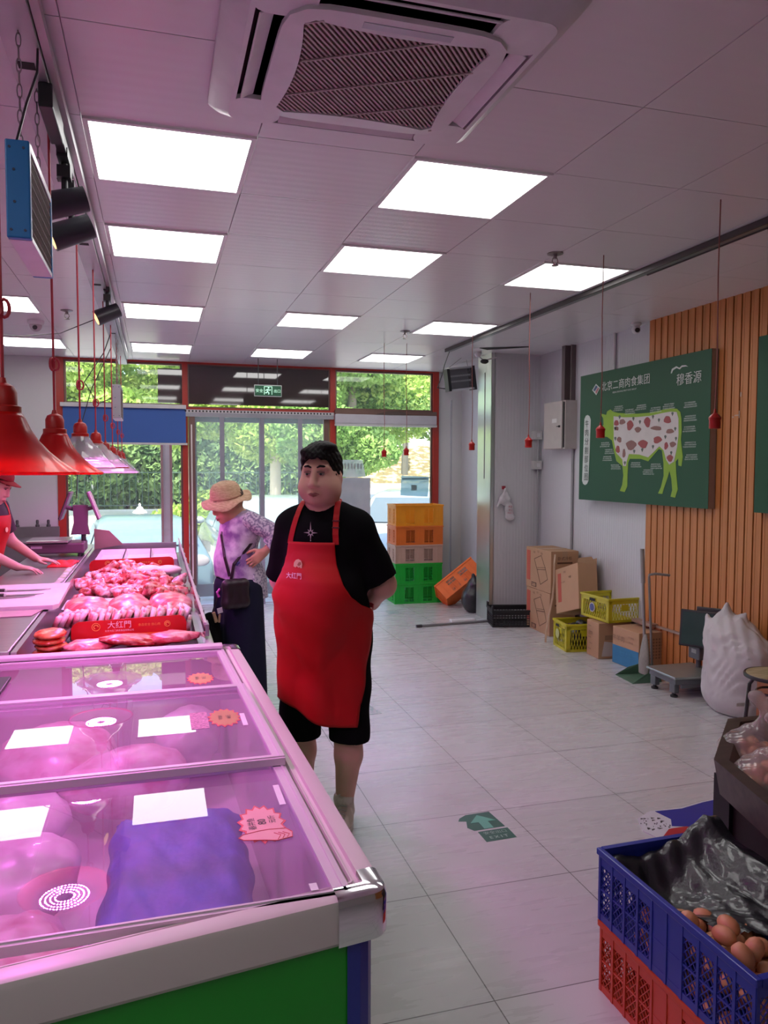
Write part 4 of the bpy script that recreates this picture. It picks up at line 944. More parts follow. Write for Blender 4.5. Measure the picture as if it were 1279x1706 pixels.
# ================================================================== pendants over the counter
redpl = two_tone('red_lamp_plastic', (0.72, 0.008, 0.008), (0.80, 0.012, 0.012), scale=8, rough=0.3, coat=0.35, trl=0.5)
redsock = mat('red_socket', (0.42, 0.012, 0.010), 0.35)
redcord = mat('red_cord', (0.45, 0.03, 0.05), 0.5)
led = emis('pink_led', (1.0, 0.20, 0.88), LEDP)
clear = glass('clear_shade', (0.86, 0.86, 0.88), 1.5, haze=0.42, hazecol=(0.82, 0.80, 0.82), hscale=8)
PZ = 1.595
def pend(label, y, shade, x=-0.33, z=PZ, r=0.157, trim=None, knot=0.16):
    t = thing('pendant_lamp', label, 'pendant lamp', (x, y, z), 'lamps hanging over the meat counter')
    pr_ = [(r, -0.004), (r * 1.005, 0.003), (r * 0.9, 0.013), (r * 0.76, 0.028), (r * 0.6, 0.05), (r * 0.46, 0.075), (r * 0.36, 0.1), (r * 0.29, 0.125), (0.036, 0.14)]
    if shade is clear: pr_ = [(r, -0.004), (r * 0.98, 0.008), (r * 0.86, 0.022), (r * 0.74, 0.045), (r * 0.64, 0.07), (r * 0.5, 0.09), (r * 0.38, 0.105), (r * 0.3, 0.125), (0.036, 0.14)]
    ob = MB().lathe(pr_, (x, y, z), 84, scallop=(0, 1), samp=0.012).build('lamp_shade', shade, t, smooth=True)
    if shade is redpl:
        sm = ob.modifiers.new('thickness', 'SOLIDIFY'); sm.thickness = 0.002
    if trim: MB().tube([(x + r * (1 + 0.012 * math.cos(28 * a)) * math.cos(a), y + r * (1 + 0.012 * math.cos(28 * a)) * math.sin(a), z) for a in [2 * PI * k / 112 for k in range(112)]], 0.004, 6, closed=True).build('rim', trim, ob)
    MB().lathe([(0.034, 0.130), (0.038, 0.135), (0.038, 0.150), (0.030, 0.153), (0.030, 0.182), (0.024, 0.196), (0.010, 0.203), (0.007, 0.215)], (x, y, z), 24, closed=True).build('socket', redsock, t, smooth=True)
    c_ = MB(); c_.cyl((x, y, z + 0.21), (x, y, CZ - 0.07), 0.0040, n=8)
    kz = z + 0.21 + knot
    for k in range(3):
        a0 = k * 2.1; c_.tube([(x + 0.007 * math.cos(a0) + 0.011 * math.cos(q) * math.cos(a0), y + 0.012 * math.sin(a0) + 0.011 * math.cos(q) * math.sin(a0), kz + 0.02 * math.sin(q)) for q in [2 * PI * j / 12 for j in range(12)]], 0.0042, 6, closed=True)
    c_.build('cord', redcord, t, smooth=True)
    b = MB().cyl((x, y, z + 0.045), (x, y, z + 0.13), 0.03, 0.018, n=16).cyl((x, y, z + 0.030), (x, y, z + 0.045), 0.085, 0.055, n=32).build('bulb', mat('led_board', (0.08, 0.06, 0.08), 0.6), t, smooth=True)
    d_ = MB()
    for rr_, nn in ((0.080, 42), (0.064, 34), (0.048, 25), (0.032, 17)):
        for k in range(nn):
            a = 2 * PI * k / nn; px_, py_ = x + rr_ * math.cos(a), y + rr_ * math.sin(a); q_ = 0.0024; d_.add([(px_ - q_, py_ - q_, z + 0.0285), (px_ - q_, py_ + q_, z + 0.0285), (px_ + q_, py_ + q_, z + 0.0285), (px_ + q_, py_ - q_, z + 0.0285)], [(0, 1, 2, 3)])
    d_.build('led_ring', led, b)
    return t
pend('nearest hanging lamp with a wide glossy red shade, cut by the photo edge', 1.93, redpl)
pend('second hanging lamp with a red shade, its rim just below the nearest one', 2.86, redpl, r=0.152, z=1.588)
pend('first of the clear shaded hanging lamps, right behind the red ones', 3.79, clear, r=0.150, z=1.612)
pend('clear shaded hanging lamp with a red scalloped rim', 4.75, clear, r=0.175, z=1.608, trim=redcord)
pend('clear hanging lamp with a wide colourless rim beyond the red trimmed one', 5.62, clear, r=0.215, z=1.575)
pend('third hanging lamp from the window, small red socket', 6.53, clear, r=0.17, z=1.57)
pend('second hanging lamp from the window, small red socket', 7.45, clear, r=0.16, z=1.56, trim=redcord)
pend('hanging lamp closest to the window, smallest of the row', 8.3, clear, r=0.16, z=1.56)
# --- bare red sockets on cords, right side
def sock(label, x, y, z, top=CZ):
    t = thing('hanging_socket', label, 'lamp socket', (x, y, z), 'empty red lamp sockets on cords')
    MB().lathe([(0.018, 0), (0.0245, 0.002), (0.0245, 0.04), (0.027, 0.044), (0.027, 0.052), (0.019, 0.062), (0.007, 0.072), (0.004, 0.09)], (x, y, z - 0.04), 18, closed=True).build('socket', redsock if y < 6.5 else redsock, t, smooth=True)
    MB().tube([(x, y, z + 0.04), (x + 0.004, y, z + 0.3), (x - 0.003, y, z + 0.65), (x, y, top)], 0.0028, 6).build('cord', mat('dull_red_cord', (0.26, 0.08, 0.07), 0.6), t)
sock('nearest empty red socket, hanging over the right edge of the cow board', 2.43, 2.95, 1.83)
sock('empty red socket on a cord hanging over the cow head on the board', 2.43, 3.89, 1.823)
sock('empty red socket hanging left of the grey electrical box', 2.47, 4.857, 1.793)
sock('empty red socket hanging in front of the column edge', 2.53, 6.0, 1.80)
sock('empty red socket hanging before the right window, the right one', 2.33, 7.15, 1.773)
sock('empty red socket hanging before the right window, the left one', 2.12, 7.2, 1.757)

# ================================================================== fixtures on the right wall
bxg = mat('cabinet_grey', (0.50, 0.46, 0.43), 0.5)
t = thing('electrical_cabinet', 'grey metal electrical cabinet with a lock on the wall left of the cow board', 'cabinet', (3.86, 6.93, 1.80))
MB().bx(3.79, WX, 6.69, 7.08, 1.80, 2.27, 0.003).build('body', bxg, t)
dr = MB().bx(3.776, 3.789, 6.73, 7.09, 1.805, 2.265, 0.003).build('door', bxg, t)
MB().cyl((3.776, 6.77, 2.02), (3.764, 6.77, 2.02), 0.011).bx(3.755, 3.765, 6.762, 6.80, 2.016, 2.024).build('lock', black, dr)
MB().bx(3.7745, 3.776, 6.83, 6.92, 2.06, 2.10).build('label_plate', mat('label_white', (0.75, 0.75, 0.72), 0.5), dr)
MB().bx(3.785, 3.79, 6.70, 6.722, 1.815, 2.255).build('gap', dark, dr)
tag(MB().bx(3.84, WX, 6.80, 6.86, 2.27, CZ).bx(3.87, WX, 6.73, 6.745, 2.27, CZ).build('cable_duct', mat('duct_brown', (0.17, 0.13, 0.13), 0.5, 0.3)), 'dark vertical cable duct from the ceiling to the grey electrical cabinet', 'duct')
tag(MB().cyl((3.905, 6.74, 0.8), (3.905, 6.74, 1.80), 0.013).build('pipe', MATS['grey_pipe'], smooth=True), 'grey conduit dropping below the electrical cabinet to the boxes', 'pipe')
tag(MB().cyl((3.88, 7.40, 0.75), (3.88, 7.40, 1.60), 0.012).cyl((3.88, 7.40, 1.68), (3.88, 7.40, 1.92), 0.012).build('pipe', MATS['grey_pipe'], smooth=True), 'grey conduit in the corner linking the two white switch boxes', 'pipe')
for i, (z, lab) in enumerate(((1.96, 'upper white switch box in the corner by the column'), (1.645, 'lower white switch box in the corner by the column'))):
    t = thing('switch_box', lab, 'switch', (3.86, 7.40, z - 0.045), 'switch boxes')
    MB().bx(3.82, 3.905, 7.36, 7.45, z - 0.045, z + 0.045, 0.004).build('box', mat('box_white', (0.58, 0.57, 0.56), 0.45), t); MB().bx(3.845, 3.88, 7.355, 7.36, z - 0.02, z + 0.02).build('rocker', white, t)
tag(MB().cyl((3.905, 6.05, 2.42), (3.905, 6.05, CZ), 0.012).build('pipe', white, smooth=True), 'white conduit on the wall above the left half of the cow board', 'pipe')
tag(MB().bx(3.346, 3.351, 7.6, 7.606, 1.5, 2.62).build('wire', MATS['grey_pipe']), 'thin dark wire taped along the column edge', 'wire')
# hook and bag on the column
t = thing('wall_hook', 'small red adhesive hook on the column face', 'hook', (3.50, 7.44, 1.40))
MB().bx(3.485, 3.525, 7.437, 7.45, 1.39, 1.425, 0.003).build('plate', mat('hook_red', (0.35, 0.03, 0.05), 0.4), t); MB().tube([(3.505, 7.437, 1.40), (3.507, 7.415, 1.385), (3.508, 7.405, 1.40)], 0.003, 6).build('prong', MATS['hook_red'], t)
s_ = SDF((3.40, 7.34, 1.02), (3.66, 7.449, 1.42), 0.005)
s_.path([(3.508, 7.41, 1.395), (3.53, 7.415, 1.34), (3.55, 7.42, 1.29)], [0.008, 0.012, 0.03]); s_.path([(3.508, 7.41, 1.39), (3.47, 7.41, 1.30), (3.425, 7.42, 1.21)], [0.008, 0.018, 0.012])
s_.ell((3.50, 7.412, 1.28), (0.04, 0.022, 0.06)); s_.ell((3.555, 7.412, 1.18), (0.050, 0.024, 0.075), k=0.02); s_.ell((3.565, 7.412, 1.10), (0.056, 0.022, 0.04), k=0.02)
plas = two_tone('thin_white_plastic', (0.62, 0.60, 0.62), (0.80, 0.78, 0.80), scale=14, lo=0.35, hi=0.65, rough=0.35, bump=0.5, trl=0.15)
t = thing('plastic_bag', 'small crumpled white plastic bag with red print hanging from the red hook', 'bag', (3.53, 7.41, 1.06))
s_.into(1).build('bag', plas, t, smooth='all', recalc=True)
mm = MB(); MR = basis((1, 0, 0), (0, 0, 1))
for i, (s__, dx, dz) in enumerate((('食品', 0, 0), ('安心', 0.005, -0.035), ('大红门', 0.0, -0.065))): text(mm, s__, 0.022, MR, (3.555 + dx, 7.384, 1.21 + dz))
mm.build('print', mat('print_red', (0.5, 0.08, 0.12), 0.5), t)

# --- green boards
gb = mat('board_green', (0.012, 0.078, 0.036), 0.45, vary=0.04, scale=1.0, spec=0.3)
side = mat('board_edge', (0.33, 0.27, 0.25), 0.4, 0.4)
BX = 3.80; by0, by1, bz0, bz1 = 4.66, 6.43, 1.322, 2.465
t = thing('cow_chart_board', 'dark green wall board with a lime cow cut diagram, left of the two boards', 'board', (3.85, 5.55, bz0), 'green wall boards')
MB().bx(BX + 0.001, 3.857, by0, by1, bz0, bz1).build('frame', side, t); MB().bx(BX - 0.002, BX + 0.001, by0, by1, bz0, bz1).build('face', gb, t)
Wd, Hd = by1 - by0, bz1 - bz0
MBd = basis((0, -1, 0), (0, 0, 1))
def bp(u, v, e=0.003): return (BX - 0.002 - e, by1 - u * Wd, bz1 - v * Hd)     # u left->right, v top->bottom
def poly(mb, pts, e):
    # pts in (u,v); extruded thin polygon
    mb.prism([(u * Wd, -v * Hd) for u, v in pts], 0.0012, MBd, (BX - 0.002 - e + 0.0012, by1, bz1))
lime = mat('lime', (0.24, 0.42, 0.015), 0.45); cream = mat('map_white', (0.62, 0.58, 0.57), 0.5); dred = mat('meat_print', (0.32, 0.05, 0.06), 0.5); brn = mat('meat_print_brown', (0.25, 0.11, 0.10), 0.5)
# outline of the cow, in board fractions measured on the chart
def cv(x, y):      # crop pixel of the board picture -> board fraction (perspective undone)
    l, r = 92, 905; u = (x - l) / (r - l); 
    top = 258 + (82 - 258) * u; bot = 1034 + (1088 - 1034) * u
    v = (y - top) / (bot - top)
    # undo foreshortening along the board
    u2 = u * 0.93 / (1 - 0.07 * u - 0.0) if False else u / (1 + 0.22 * (1 - u))
    u2 = u / (1.0 + 0.0 * u)
    k = 1.37; u3 = u / (k - (k - 1) * u) * 1.0
    return (1 - (1 - u) / (1 + (1 / k - 1) * u) if False else (u * k) / (1 + (k - 1) * u), v)
cow = [(212, 490), (250, 500), (255, 478), (275, 465), (292, 480), (320, 487), (360, 490), (440, 492), (520, 485), (600, 466), (650, 457), (690, 460), (712, 480), (720, 520), (724, 600), (720, 650), (726, 700), (735, 760), (728, 820), (708, 815), (706, 770), (690, 790), (695, 860), (708, 965), (692, 1018), (662, 1012), (672, 970), (665, 900), (652, 850), (638, 900), (618, 960), (610, 995), (582, 992), (600, 950), (615, 880), (612, 800), (600, 720), (580, 712), (540, 760), (515, 790), (470, 775), (400, 775), (390, 800), (388, 880), (388, 950), (372, 985), (342, 978), (356, 940), (362, 880), (355, 820), (318, 790), (300, 720), (288, 660), (262, 640), (232, 632), (215, 610), (218, 590), (235, 560), (232, 520)]
q = MB(); poly(q, [cv(*p) for p in cow], 0.0022); cw = q.build('cow_silhouette', lime, t)
body = [(296, 508), (360, 515), (440, 513), (520, 505), (600, 487), (650, 478), (690, 480), (702, 520), (705, 620), (698, 700), (680, 790), (650, 810), (630, 780), (612, 720), (585, 695), (545, 735), (515, 765), (460, 748), (395, 745), (382, 790), (378, 820), (360, 820), (355, 780), (318, 740), (300, 660)]
q = MB(); poly(q, [cv(*p) for p in body], 0.0040); q.build('cut_map', cream, t)
cuts = [(315, 550, 14, 20), (350, 543, 18, 18), (398, 565, 20, 30), (448, 592, 20, 16), (507, 545, 20, 30), (565, 582, 34, 14), (633, 528, 22, 26), (650, 600, 24, 16), (572, 655, 26, 22), (408, 690, 32, 28), (483, 682, 30, 24), (335, 655, 14, 18), (327, 715, 12, 26), (365, 740, 9, 32), (628, 692, 12, 24), (670, 683, 20, 16), (655, 770, 20, 20), (318, 585, 12, 12)]
qa, qb, qc = MB(), MB(), MB()
for i, (x, y, a, b) in enumerate(cuts):
    pts = [cv(x + a * math.cos(w) * (1 + 0.18 * math.sin(3 * w + i)), y + b * math.sin(w) * (1 + 0.15 * math.cos(2 * w + i))) for w in [2 * PI * k / 12 for k in range(12)]]
    qq = MB(); poly(qq, pts, 0.0056); qq.build('meat_picture', (dred, brn)[i % 2], t)
for (x, y) in ((334, 510), (419, 520), (460, 540), (541, 508), (579, 528), (664, 488), (684, 582), (308, 582), (310, 645), (622, 633), (690, 643), (545, 695), (662, 733), (428, 725), (478, 715), (372, 798)):
    poly(qc, [cv(x + 7 * math.cos(w), y + 8 * math.sin(w)) for w in [2 * PI * k / 10 for k in range(10)]], 0.0056); poly(qc, [cv(x - 5, y + 5), cv(x + 5, y + 5), cv(x, y + 18)], 0.0056)
qc.build('map_pins', mat('pin_grey', (0.12, 0.14, 0.12), 0.5), t)['kind'] = 'stuff'
wt = mat('board_white', (0.60, 0.66, 0.62), 0.5)
q = MB(); text(q, '北京二商肉食集团', 0.082, MBd, bp(0.40, 0.115), bold=0.010)
for yy in (0.175,): text(q, 'BEIJING ERSHANG MEAT FOOD GROUP', 0.018, MBd, bp(0.40, yy))
text(q, '穆香源', 0.088, MBd, bp(0.865, 0.16), bold=0.010)
ar = [cv(x, y) for x, y in ((645, 240), (652, 212), (680, 195), (700, 205), (715, 190), (740, 188), (756, 198), (742, 196), (716, 200), (702, 215), (682, 206), (660, 220), (652, 240))]
poly(q, ar, 0.003)
q.build('lettering', wt, t)
q = MB(); poly(q, [cv(*p) for p in ((163, 345), (185, 305), (210, 330), (188, 376))], 0.003); q.build('emblem_border', wt, t)
q = MB(); poly(q, [cv(*p) for p in ((170, 345), (186, 314), (196, 324), (180, 352))], 0.0045); q.build('emblem_blue', mat('emblem_blue', (0.05, 0.09, 0.2), 0.5), t)
q = MB(); poly(q, [cv(*p) for p in ((183, 356), (198, 328), (205, 334), (188, 368))], 0.0045); q.build('emblem_red', mat('emblem_red', (0.4, 0.12, 0.14), 0.5), t)
q = MB(); poly(q, [cv(*p) for p in ((112, 915), (120, 525), (128, 505), (138, 500), (150, 508), (158, 528), (150, 915), (142, 935), (130, 943), (118, 935))], 0.003); q.build('title_strip', wt, t)
q = MB()
for i, ch in enumerate('牛肉分割部位图'):
    u, v = cv(136, 555 + i * 56); text(q, ch, 0.064, MBd, bp(u, v, 0.0045), bold=0.02)
q.build('title_text', mat('ink', (0.03, 0.05, 0.04), 0.6), t)
q = MB(); rnd = random.Random(3)
for (x, y) in ((320, 448), (390, 467), (460, 440), (548, 455), (632, 432), (770, 420), (770, 505), (770, 572), (775, 670), (785, 748), (245, 675), (268, 718), (262, 762), (310, 815), (435, 800), (560, 808), (515, 845)):
    u, v = cv(x, y)
    for r_ in range(3):
        wl = 0.06 + 0.04 * rnd.random(); text(q, ''.join(rnd.choice('牛肉脊背眼里外后前腿胸腹部肩') for _ in range(10 + r_ % 3)), 0.0115, MBd, bp(u + 0.01 * rnd.random(), v + r_ * 0.014, 0.003), res=1)
q.build('small_print', wt, t)
t = thing('green_board', 'dark green wall board cut off by the right edge of the photo', 'board', (3.85, 3.2, bz0), 'green wall boards')
MB().bx(BX + 0.001, 3.857, 2.5, 4.215, bz0, bz1 + 0.01).build('frame', side, t); MB().bx(BX - 0.002, BX + 0.001, 2.5, 4.215, bz0, bz1 + 0.01).build('face', gb, t)
# glue marks on the wood
q = MB()
for (yy, zz, a, b) in ((4.46, 1.98, 0.05, 0.008), (4.44, 1.985, 0.008, 0.05), (4.50, 1.97, 0.015, 0.01), (4.43, 2.12, 0.012, 0.03)): q.bx(3.855, 3.857, yy - a / 2, yy + a / 2, zz - b / 2, zz + b / 2)
tag(q.build('glue_mark', mat('glue', (0.55, 0.38, 0.28), 0.5)), 'pale glue smears on the wood cladding between the two boards', 'glue mark')
# ================================================================== chest freezer
FZ = 0.86
NR, FR, FL, NL = (0.388, 1.275), (0.322, 3.30), (-0.72, 3.30), (-0.72, 1.125)
frz = thing('chest_freezer', 'large chest freezer with sliding glass lids, pale rim and green front panel', 'freezer', (-0.17, 2.2, 0))
def inset(t, tn=None, tf=None):
    tn = t if tn is None else tn; tf = t if tf is None else tf
    return [(NR[0] - t, NR[1] + tn), (FR[0] - t, FR[1] - tf), (FL[0] + t, FL[1] - tf), (NL[0] + t, NL[1] + tn)]
def rq(t, z, r=0.0, tn=None, tf=None, n=4):
    P = [Vector((*p, 0)) for p in inset(t, tn, tf)]; o = []
    for i in range(4):
        a, b, c_ = P[i - 1], P[i], P[(i + 1) % 4]
        if r <= 0: o.append((b.x, b.y, z)); continue
        d0 = (a - b).normalized(); d1 = (c_ - b).normalized()
        p0, p1 = b + d0 * r, b + d1 * r
        for k in range(n + 1):
            s = k / n; q = p0 * (1 - s) ** 2 + b * 2 * s * (1 - s) + p1 * s * s; o.append((q.x, q.y, z))
    return o
rimm = mat('freezer_rim', (0.66, 0.60, 0.58), 0.35, vary=0.03, scale=2)
b = MB(); loft(b, [rq(0.008, FZ - 0.085, 0.035), rq(0.0, FZ - 0.075, 0.035), rq(0.0, FZ - 0.012, 0.035), rq(0.004, FZ - 0.003, 0.034), rq(0.014, FZ, 0.03), rq(0.040, FZ, 0.012), rq(0.042, FZ - 0.010, 0.012), rq(0.052, FZ - 0.012, 0.01), rq(0.053, FZ - 0.006, 0.01), rq(0.056, FZ - 0.006, 0.01), rq(0.057, FZ - 0.018, 0.01), rq(0.075, FZ - 0.020, 0.01), rq(0.078, FZ - 0.08, 0.01), rq(0.078, FZ - 0.45, 0.01)])
b.build('rim', rimm, frz, smooth=True, recalc=False)
bb = MB(); loft(bb, [rq(0.018, FZ - 0.085, 0.06), rq(0.022, 0.06, 0.06)]); 
bb.build('body', mat('freezer_green', (0.010, 0.36, 0.02), 0.4, vary=0.03), frz, smooth=True)
cb = MB()
P_ = rq(0.0165, 0, 0.06)[0:5]
for i in range(4): cb.add([(P_[i][0] + 0.0005, P_[i][1] - 0.0005, 0.06), (P_[i + 1][0] + 0.0005, P_[i + 1][1] - 0.0005, 0.06), (P_[i + 1][0] + 0.0005, P_[i + 1][1] - 0.0005, FZ - 0.086), (P_[i][0] + 0.0005, P_[i][1] - 0.0005, FZ - 0.086)], [(0, 1, 2, 3)])
cb.build('corner_strip', mat('freezer_navy', (0.02, 0.04, 0.34), 0.35), frz, smooth=True)
MB().bx(-0.68, 0.30, 1.35, 3.24, 0.40, 0.42).build('inner_floor', mat('freezer_inner', (0.70, 0.66, 0.68), 0.4), frz)
MB().bx(-0.66, 0.28, 1.4, 3.2, 0, 0.06).build('plinth', dark, frz)
chrome = mat('chrome', (0.80, 0.80, 0.82), 0.09, 1.0, vary=0.02)
for (i0, nm) in ((0, 'corner_cap'), (1, 'corner_cap')):
    P = [Vector((*p, 0)) for p in inset(-0.003)]; c_ = P[i0]; a = P[i0 - 1]; d_ = P[(i0 + 1) % 4]
    e0 = (a - c_).normalized(); e1 = (d_ - c_).normalized(); cap = MB()
    def pth(t, z):
        o = []; q0 = c_ + (e0 + e1) * t; r = max(0.006, 0.037 - t * 0.8)
        st = q0 + e0 * (0.100 - t); en = q0 + e1 * (0.085 - t)
        o.append((st.x, st.y, z)); p0 = q0 + e0 * r; p1 = q0 + e1 * r
        for k in range(7):
            s = k / 6; q = p0 * (1 - s) ** 2 + q0 * 2 * s * (1 - s) + p1 * s * s; o.append((q.x, q.y, z))
        o.append((en.x, en.y, z)); return o
    rows = [pth(0.003, FZ - 0.083), pth(0, FZ - 0.078), pth(0, FZ - 0.012), pth(0.004, FZ - 0.001), pth(0.012, FZ + 0.003), pth(0.042, FZ + 0.003), pth(0.044, FZ - 0.008)]
    n = len(rows[0]); bse = len(cap.v)
    for r in rows: cap.v += r
    for j in range(len(rows) - 1):
        for i in range(n - 1): cap.f.append((bse + j * n + i, bse + j * n + i + 1, bse + (j + 1) * n + i + 1, bse + (j + 1) * n + i))
    cap.build(nm, chrome, frz, smooth=True)
# sliding lids
lidm = mat('lid_frame', (0.66, 0.58, 0.64), 0.3, vary=0.02)
lg = glass('freezer_glass', (0.90, 0.88, 0.92), 1.5, haze=0.26, hazecol=(0.85, 0.55, 0.86), hscale=2.2)  # pink of the lamp light is put into the haze colour
def xr(y): return 0.388 - (y - 1.275) * 0.0326
def lid(y0, y1, z, fr0=0.03, fr1=0.03):
    g = MB(); xa0, xa1 = -0.645, -0.645; xb0, xb1 = xr(y0) - 0.066, xr(y1) - 0.066
    def quad(x0, y0_, x1, y1_, x2, y2_, x3, y3_, zb, zt): g.add([(x0, y0_, zb), (x1, y1_, zb), (x2, y2_, zb), (x3, y3_, zb), (x0, y0_, zt), (x1, y1_, zt), (x2, y2_, zt), (x3, y3_, zt)], [(3, 2, 1, 0), (4, 5, 6, 7), (0, 1, 5, 4), (1, 2, 6, 5), (2, 3, 7, 6), (3, 0, 4, 7)])
    quad(xa0, y0, xb0, y0, xb0, y0 + fr0, xa0, y0 + fr0, z, z + 0.018); quad(xa1, y1 - fr1, xb1, y1 - fr1, xb1, y1, xa1, y1, z, z + 0.018)
    quad(xb0 - 0.03, y0 + fr0, xb0, y0 + fr0, xb1, y1 - fr1, xb1 - 0.03, y1 - fr1, z, z + 0.018); quad(xa0, y0 + fr0, xa0 + 0.03, y0 + fr0, xa1 + 0.03, y1 - fr1, xa1, y1 - fr1, z, z + 0.018)
    quad(xb0 - 0.012, y0 + fr0 * .4, xb0 - 0.006, y0 + fr0 * .4, xb1 - 0.006, y1 - fr1 * .4, xb1 - 0.012, y1 - fr1 * .4, z + 0.018, z + 0.021)
    quad(xa0, y0 + 0.008, xb0, y0 + 0.008, xb0, y0 + 0.013, xa0, y0 + 0.013, z + 0.018, z + 0.021)
    l_ = g.build('lid', lidm, frz)
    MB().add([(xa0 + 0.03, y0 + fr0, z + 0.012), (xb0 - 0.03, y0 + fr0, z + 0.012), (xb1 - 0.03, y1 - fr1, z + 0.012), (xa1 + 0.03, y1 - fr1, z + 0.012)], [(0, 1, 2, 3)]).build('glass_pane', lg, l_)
    return l_
lid(1.285, 1.96, FZ - 0.018, fr0=0.012); lid(1.895, 2.605, FZ + 0.003); lid(2.56, 3.235, FZ - 0.018, fr1=0.05)
MB().bx(-0.70, 0.255, 3.205, 3.262, FZ + 0.003, FZ + 0.018, 0.004).build('rear_bar', lidm, frz)
for (xx, yy) in ((0.262, 2.02), (0.262, 1.50), (0.275, 1.30)): pass
# stickers on the glass
def burst(cx_, cy_, rx, ry, n=15, a=0.16):
    o = []
    for i in range(2 * n):
        w = PI * i / n; k = 1 + (a if i % 2 == 0 else -a * 0.3); o.append((cx_ + rx * k * math.cos(w), cy_ + ry * k * math.sin(w)))
    return o
inkp = mat('ink_black', (0.05, 0.03, 0.05), 0.6); pink = mat('tag_pink', (0.80, 0.42, 0.42), 0.6); rimred = mat('tag_red', (0.70, 0.12, 0.14), 0.6); orange = mat('tag_orange', (0.52, 0.30, 0.13), 0.6)
CU = basis((0, 1, 0), (-1, 0, 0))
def pricetag(label, cx_, cy_, z, rx, ry, col, lines, thumb=False):
    t = thing('price_tag', label, 'price tag', (cx_, cy_, z), 'starburst price tags on the freezer glass')
    MB().prism(burst(cx_, cy_, rx * 1.06, ry * 1.06), 0.0006, None, (0, 0, z)).build('edge', rimred, t)
    MB().prism(burst(cx_, cy_, rx * 0.95, ry * 0.95), 0.0006, None, (0, 0, z + 0.0006)).build('card', col, t)
    q = MB()
    for s_, dx, dy, h_ in lines: text(q, s_, h_, CU, (cx_ + dx, cy_ + dy, z + 0.0012), bold=0.0)
    q.build('handwriting', inkp, t)
    if thumb:
        q = MB(); hx, hy = cx_ + 0.010, cy_ - ry * 0.75
        out = [(hx - 0.055, hy + 0.012), (hx - 0.02, hy + 0.02), (hx + 0.0, hy + 0.022), (hx + 0.035, hy + 0.018), (hx + 0.045, hy), (hx + 0.042, hy - 0.022), (hx + 0.01, hy - 0.030), (hx - 0.015, hy - 0.022), (hx - 0.055, hy - 0.012), (hx - 0.064, hy)]
        q.prism([(cx_ + (p[0] - cx_) * 1.0, p[1]) for p in out], 0.0006, None, (0, 0, z + 0.0012)); h2 = q.build('hand', pink, t)
        q = MB(); q.tube([(p[0], p[1], z + 0.0019) for p in out], 0.0011, 5, closed=True)
        for k in range(3): q.tube([(hx + 0.012 + k * 0.010, hy - 0.026 + k * 0.003, z + 0.0019), (hx + 0.02 + k * 0.009, hy - 0.008, z + 0.0019), (hx + 0.008 + k * 0.009, hy + 0.004, z + 0.0019)], 0.0009, 5)
        q.build('outline', rimred, h2)
pricetag('pink starburst price tag with a thumbs up hand on the nearest glass lid', 0.205, 1.605, FZ - 0.005, 0.042, 0.075, pink, (('春井鱼', -0.022, 0.0, 0.017), ('80', 0.0, 0.005, 0.018), ('元/斤', 0.022, 0.012, 0.015)), True)
pricetag('orange starburst price tag on the middle glass lid', 0.182, 2.27, FZ + 0.016, 0.040, 0.070, orange, (('羊肉片', -0.012, 0, 0.013), ('68元', 0.012, 0, 0.014)))
pricetag('small orange starburst price tag on the far glass lid', 0.142, 2.80, FZ - 0.005, 0.040, 0.066, orange, (('牛肉卷', -0.012, 0, 0.013), ('75元', 0.012, 0, 0.014)))
q = MB().bx(0.085, 0.135, 2.19, 2.34, FZ + 0.0155, FZ + 0.0162)
tag(q.build('price_tag_print', mat('tag_print', (0.62, 0.26, 0.36), 0.6, vary=0.5, scale=120)), 'pink printed strip left of the orange tag on the middle lid', 'label')
paper = mat('paper_white', (0.82, 0.80, 0.84), 0.5)
for i, (x, y, z, lab) in enumerate(((0.235, 2.24, FZ + 0.016, 'small white paper strip on the middle lid, right of the orange tag'), (0.262, 1.74, FZ - 0.005, 'small white paper strip on the nearest lid, beyond the pink tag'), (0.262, 1.33, FZ - 0.005, 'small white paper scrap by the chrome corner of the nearest lid'))):
    tag(MB().bx(x - 0.007, x + 0.007, y - (0.055 if i < 2 else 0.012), y + (0.055 if i < 2 else 0.012), z, z + 0.0008).build('paper_strip', paper), lab, 'paper strip', 'white paper strips on the freezer')
tag(MB().bx(-0.66, -0.50, 2.75, 2.95, FZ, FZ + 0.012, 0.003).build('folder', black), 'black flat card holder on the far glass lid at the left photo edge', 'folder')
# goods inside
def lump(c, r, seed, amp=0.15, nu=22, nv=14, M=None, freq=3.0):
    rg = random.Random(seed); ph = [[rg.uniform(0, 6.28) for _ in range(3)] for _ in range(5)]; mb = MB(); mb.ell((0, 0, 0), (1, 1, 1), None, nu, nv)
    vs = []
    for v in mb.v:
        d = 0
        for k, p in enumerate(ph):
            f = freq * (0.6 + 0.55 * k); d += math.sin(v[0] * f + p[0]) * math.sin(v[1] * f + p[1]) * math.cos(v[2] * f + p[2]) / (1 + 0.5 * k)
        d += 0.35 * math.sin(v[0] * 9 + ph[0][0]) * math.sin(v[1] * 11 + ph[1][1]) + 0.2 * math.sin(v[0] * 17 + v[2] * 13 + ph[2][0]) if amp > 0.12 else 0
        s_ = 1 + amp * d; vs.append((v[0] * r[0] * s_, v[1] * r[1] * s_, v[2] * r[2] * s_))
    o = MB(); o.add(vs, mb.f, M, c); return o
bluebag = two_tone('blue_bag_plastic', (0.015, 0.06, 0.42), (0.03, 0.10, 0.58), scale=16, lo=0.3, hi=0.7, rough=0.5, bump=1.0)
q = MB(); nx, ny = 26, 30
